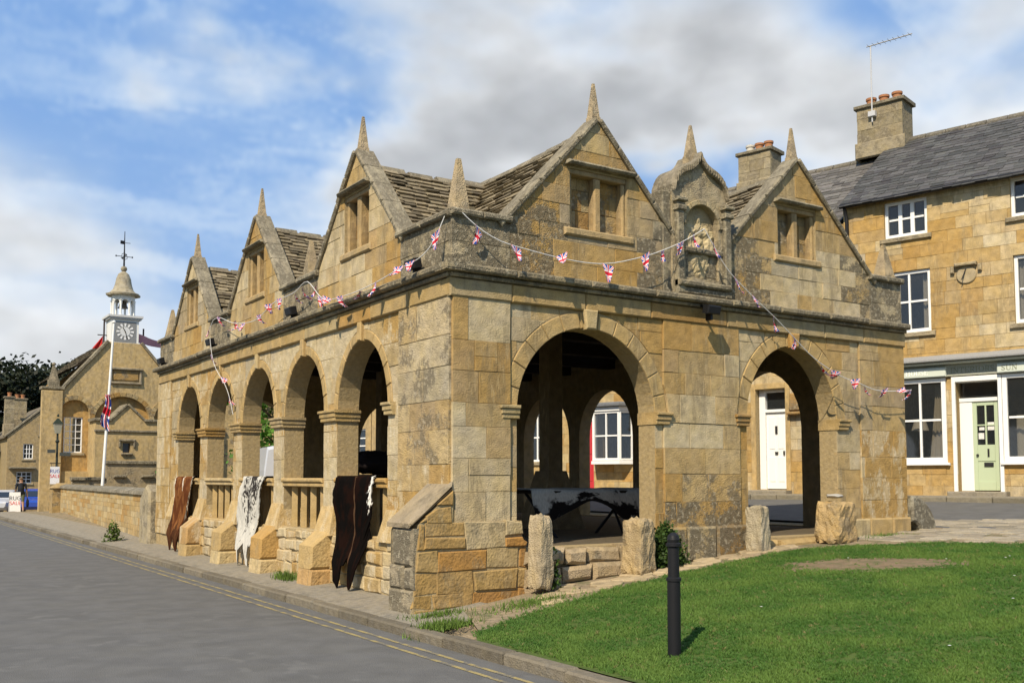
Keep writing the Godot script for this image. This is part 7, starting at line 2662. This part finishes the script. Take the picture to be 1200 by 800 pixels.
	for q in [0.62, 0.9]:
		var rr := MB.new()
		rr.lathe(bp + Y * q, [Vector2(0.046, -0.012), Vector2(0.062, -0.004), Vector2(0.062, 0.018), Vector2(0.046, 0.028)], 20)
		obj("collar", rr, mt.black_iron, bo)
	var bt := MB.new()
	bt.lathe(bp, [Vector2(0.047, 0.92), Vector2(0.052, 0.95), Vector2(0.044, 0.985), Vector2(0.02, 1.005), Vector2(0, 1.01)], 20)
	obj("cap", bt, mt.black_iron, bo)
	# guard stones at the feet of the south arches
	for q: Array in [[Vector3(0.99, 0.74, 0.36), Vector3(0.105, 0.44, 0.11), 21, "slim pale standing stone at left foot of the near arch", Color(0.44, 0.36, 0.23)], [Vector3(2.5, 0.75, 0.32), Vector3(0.155, 0.36, 0.16), 22, "squat stone block at right foot of the near arch", Color(0.44, 0.33, 0.18)], [Vector3(4.6, 0.9, 0.32), Vector3(0.115, 0.33, 0.13), 23, "rough narrow stone at left foot of the farther arch", Color(0.42, 0.36, 0.24)], [Vector3(6.18, 0.96, 0.34), Vector3(0.27, 0.31, 0.2), 24, "large orange boulder at right foot of the farther arch", Color(0.48, 0.34, 0.16)]]:
		var s := MB.new()
		s.col = q[4]
		block(s, q[0], q[1] * Vector3(1, 0.95, 1), q[2], 0.16, 0.2)
		tag(obj("guard_stone", s, mt.stone_old), q[3], "stone", "guard stones at the arches")
	var cs := MB.new()
	cs.col = Color(0.36, 0.33, 0.25)
	var cp := PackedVector2Array([Vector2(8.36, 0.65)])
	for k in 8:
		var an := lerpf(0.0, PI / 2, k / 7.0)
		cp.append(Vector2(8.36 + 0.62 * sin(PI / 2 - an) , 0.72 + 0.60 * sin(an)))
	for k in 5:
		var an := lerpf(PI / 2, 0.0, k / 4.0)
		cp.append(Vector2(8.36 + 0.22 * cos(an) * 1.0, 0.66 + 0.26 * sin(an)))
	cs.prism(Fr.new(Vector3(0, 0, 0.02), Vector3(0, 0, 1)), ccw(tidy(PackedVector2Array(Array(cp).slice(1)))), -0.3, 0.06, 0.03, true)
	tag(obj("spur_stone", cs, mt.stone_grey), "curved grey spur stone leaning on right end of hall", "stone")
	var pc := MB.new()
	pc.col = Color(0.75, 0.76, 0.78)
	boulder(pc, Vector3(6.2, 1.34, 0.32), Vector3(0.14, 0.03, 0.1), 31, 0.5, 2.2, 8)
	tag(obj("crumpled_cloth", pc, mt.plaster), "crumpled white cloth lying on the large orange boulder", "cloth")
	# plants
	clump("ivy", Vector3(3.0, 0.42, 0.24), Vector3(0.36, 0.62, 0.14), 5200, 0.045, Color(0.045, 0.08, 0.018), "dense green ivy climbing the plinth beside the near arch", "ivy")
	clump("weed", Vector3(1.16, 0.32, 0.32), Vector3(0.12, 0.5, 0.1), 220, 0.06, Color(0.06, 0.10, 0.02), "small leafy weed by the slim standing stone", "weed")
	clump("weed", Vector3(-0.5, 0.1, -15.2), Vector3(0.22, 0.5, 0.22), 420, 0.06, Color(0.08, 0.12, 0.025), "tall leafy weed at the foot of the boundary wall", "weed")
	for q: Array in [[Vector3(-0.62, 0.1, 0.95), Vector3(0.4, 0.08, 0.3), 700, "grass tufts growing by kerb at the hall corner"], [Vector3(-0.35, 0.1, 0.35), Vector3(0.4, 0.07, 0.2), 400, "grass tufts growing under the corner buttress"], [Vector3(-0.32, 0.1, -4.3), Vector3(0.16, 0.14, 0.4), 420, "grass tufts on the pavement between two buttresses"], [Vector3(0.6, 0.2, 0.75), Vector3(0.7, 0.07, 0.3), 900, "grass tufts along edge of the worn path"], [Vector3(7.2, 0.7, 0.35), Vector3(0.6, 0.07, 0.2), 350, "grass tufts at the foot of the right pier"]]:
		clump("grass_tuft", q[0], q[1], q[2], 0.05, Color(0.10, 0.16, 0.03), q[3], "grass", "", true)
	lawn_things()

func lawn_things() -> void:
	# worn patch in the lawn
	var c := Vector2(4.42, 2.3)
	var ax := Vector2(1.0, 1.08).normalized()
	var nzz := FastNoiseLite.new()
	nzz.seed = 77
	nzz.frequency = 1.5
	var inside := func(q: Vector2) -> float:
		var d := q - c
		var u := d.dot(ax) / 1.0
		var v := d.dot(Vector2(-ax.y, ax.x)) / 0.5
		return u * u + v * v + 0.55 * nzz.get_noise_2d(q.x * 2.0, q.y * 2.0)
	var p := PackedVector2Array()
	for k in 20:
		var an := TAU * k / 20
		p.append(c + ax * cos(an) * 1.15 + Vector2(-ax.y, ax.x) * sin(an) * 0.6)
	sheet("bare_patch", p, 0.010, 0.2, mt.soil)
	# blades
	var blade := MB.new()
	for k in 7:
		blade.col = Color.WHITE * (0.88 + 0.24 * rg.randf())
		var an := TAU * k / 7 + rg.randf()
		var o := Vector3(cos(an * 1.7), 0, sin(an * 1.7)) * 0.018 * rg.randf()
		var s := Vector3(cos(an), 0, sin(an)) * 0.0032
		var lean := Vector3(sin(an * 2.3), 0, cos(an * 1.3)) * 0.022
		var h := 0.026 * (0.7 + 0.6 * rg.randf())
		var m := o + Y * h * 0.6 + lean * 0.4
		blade.quad(o - s, o + s, m + s * 0.7, m - s * 0.7)
		blade.tri(m - s * 0.7, m + s * 0.7, o + Y * h + lean)
	var mm := MultiMesh.new()
	mm.transform_format = MultiMesh.TRANSFORM_3D
	mm.use_colors = true
	mm.mesh = blade.mesh(Vector3.ZERO)
	var xf := []
	var cl := []
	var tone := FastNoiseLite.new()
	tone.seed = 12
	tone.frequency = 0.9
	tone.fractal_octaves = 4
	while xf.size() < 130000:
		var t := pow(rg.randf(), 1.25)
		var q := Vector2(rg.randf_range(-0.75, 10.5), lerpf(0.6, 10.5, rg.randf()))
		var dist := Vector2(CAM.x, CAM.z).distance_to(q)
		if rg.randf() > clampf(7.5 / dist, 0.2, 1.0): continue
		if not Geometry2D.is_point_in_polygon(q + Vector2(rg.randfn(), rg.randfn()) * 0.07, lawn_poly) or q.x < -0.78: continue
		if rg.randf() < 0.985 * smoothstep(1.25, 0.55, inside.call(q)): continue
		var n := tone.get_noise_2d(q.x, q.y)
		if n < -0.3 and rg.randf() < 0.6: continue
		var s := rg.randf_range(0.7, 1.35) * (1.0 + 0.5 * n)
		var b := Basis(Y, rg.randf() * TAU).scaled(Vector3(1.0, s, 1.0))
		xf.append(Transform3D(b, Vector3(q.x, terrain(q.x, q.y) + 0.003, q.y)))
		var g := Color(0.06, 0.14, 0.024).lerp(Color(0.122, 0.205, 0.04), clampf(0.5 + 1.5 * n + rg.randf_range(-0.25, 0.25), 0.0, 1.0))
		if rg.randf() < 0.025: g = Color(0.22, 0.2, 0.08)
		cl.append(g)
	mm.instance_count = xf.size()
	for i in xf.size():
		mm.set_instance_transform(i, xf[i])
		mm.set_instance_color(i, cl[i])
	var o := MultiMeshInstance3D.new()
	o.name = numbered("grass")
	o.multimesh = mm
	o.material_override = mt.leaf
	add_child(o)
	tag(o, "short mown green grass covering the sloping lawn", "grass", "", "stuff")
	# daisies and scraps in the grass
	for i in 11:
		var q := Vector2(rg.randf_range(0.0, 6.5), rg.randf_range(1.2, 6.0))
		if not Geometry2D.is_point_in_polygon(q, lawn_poly): continue
		var d := thing("daisy", Vector3(q.x, terrain(q.x, q.y), q.y), "tiny white daisy in the lawn", "flower", "daisies in the lawn")
		var m := MB.new()
		m.col = Color(0.8, 0.8, 0.78)
		m.lathe(Vector3(q.x, terrain(q.x, q.y) + 0.035, q.y), [Vector2(0.004, 0), Vector2(0.014, 0.003), Vector2(0.0, 0.006)], 8)
		obj("petals", m, mt.plain, d)
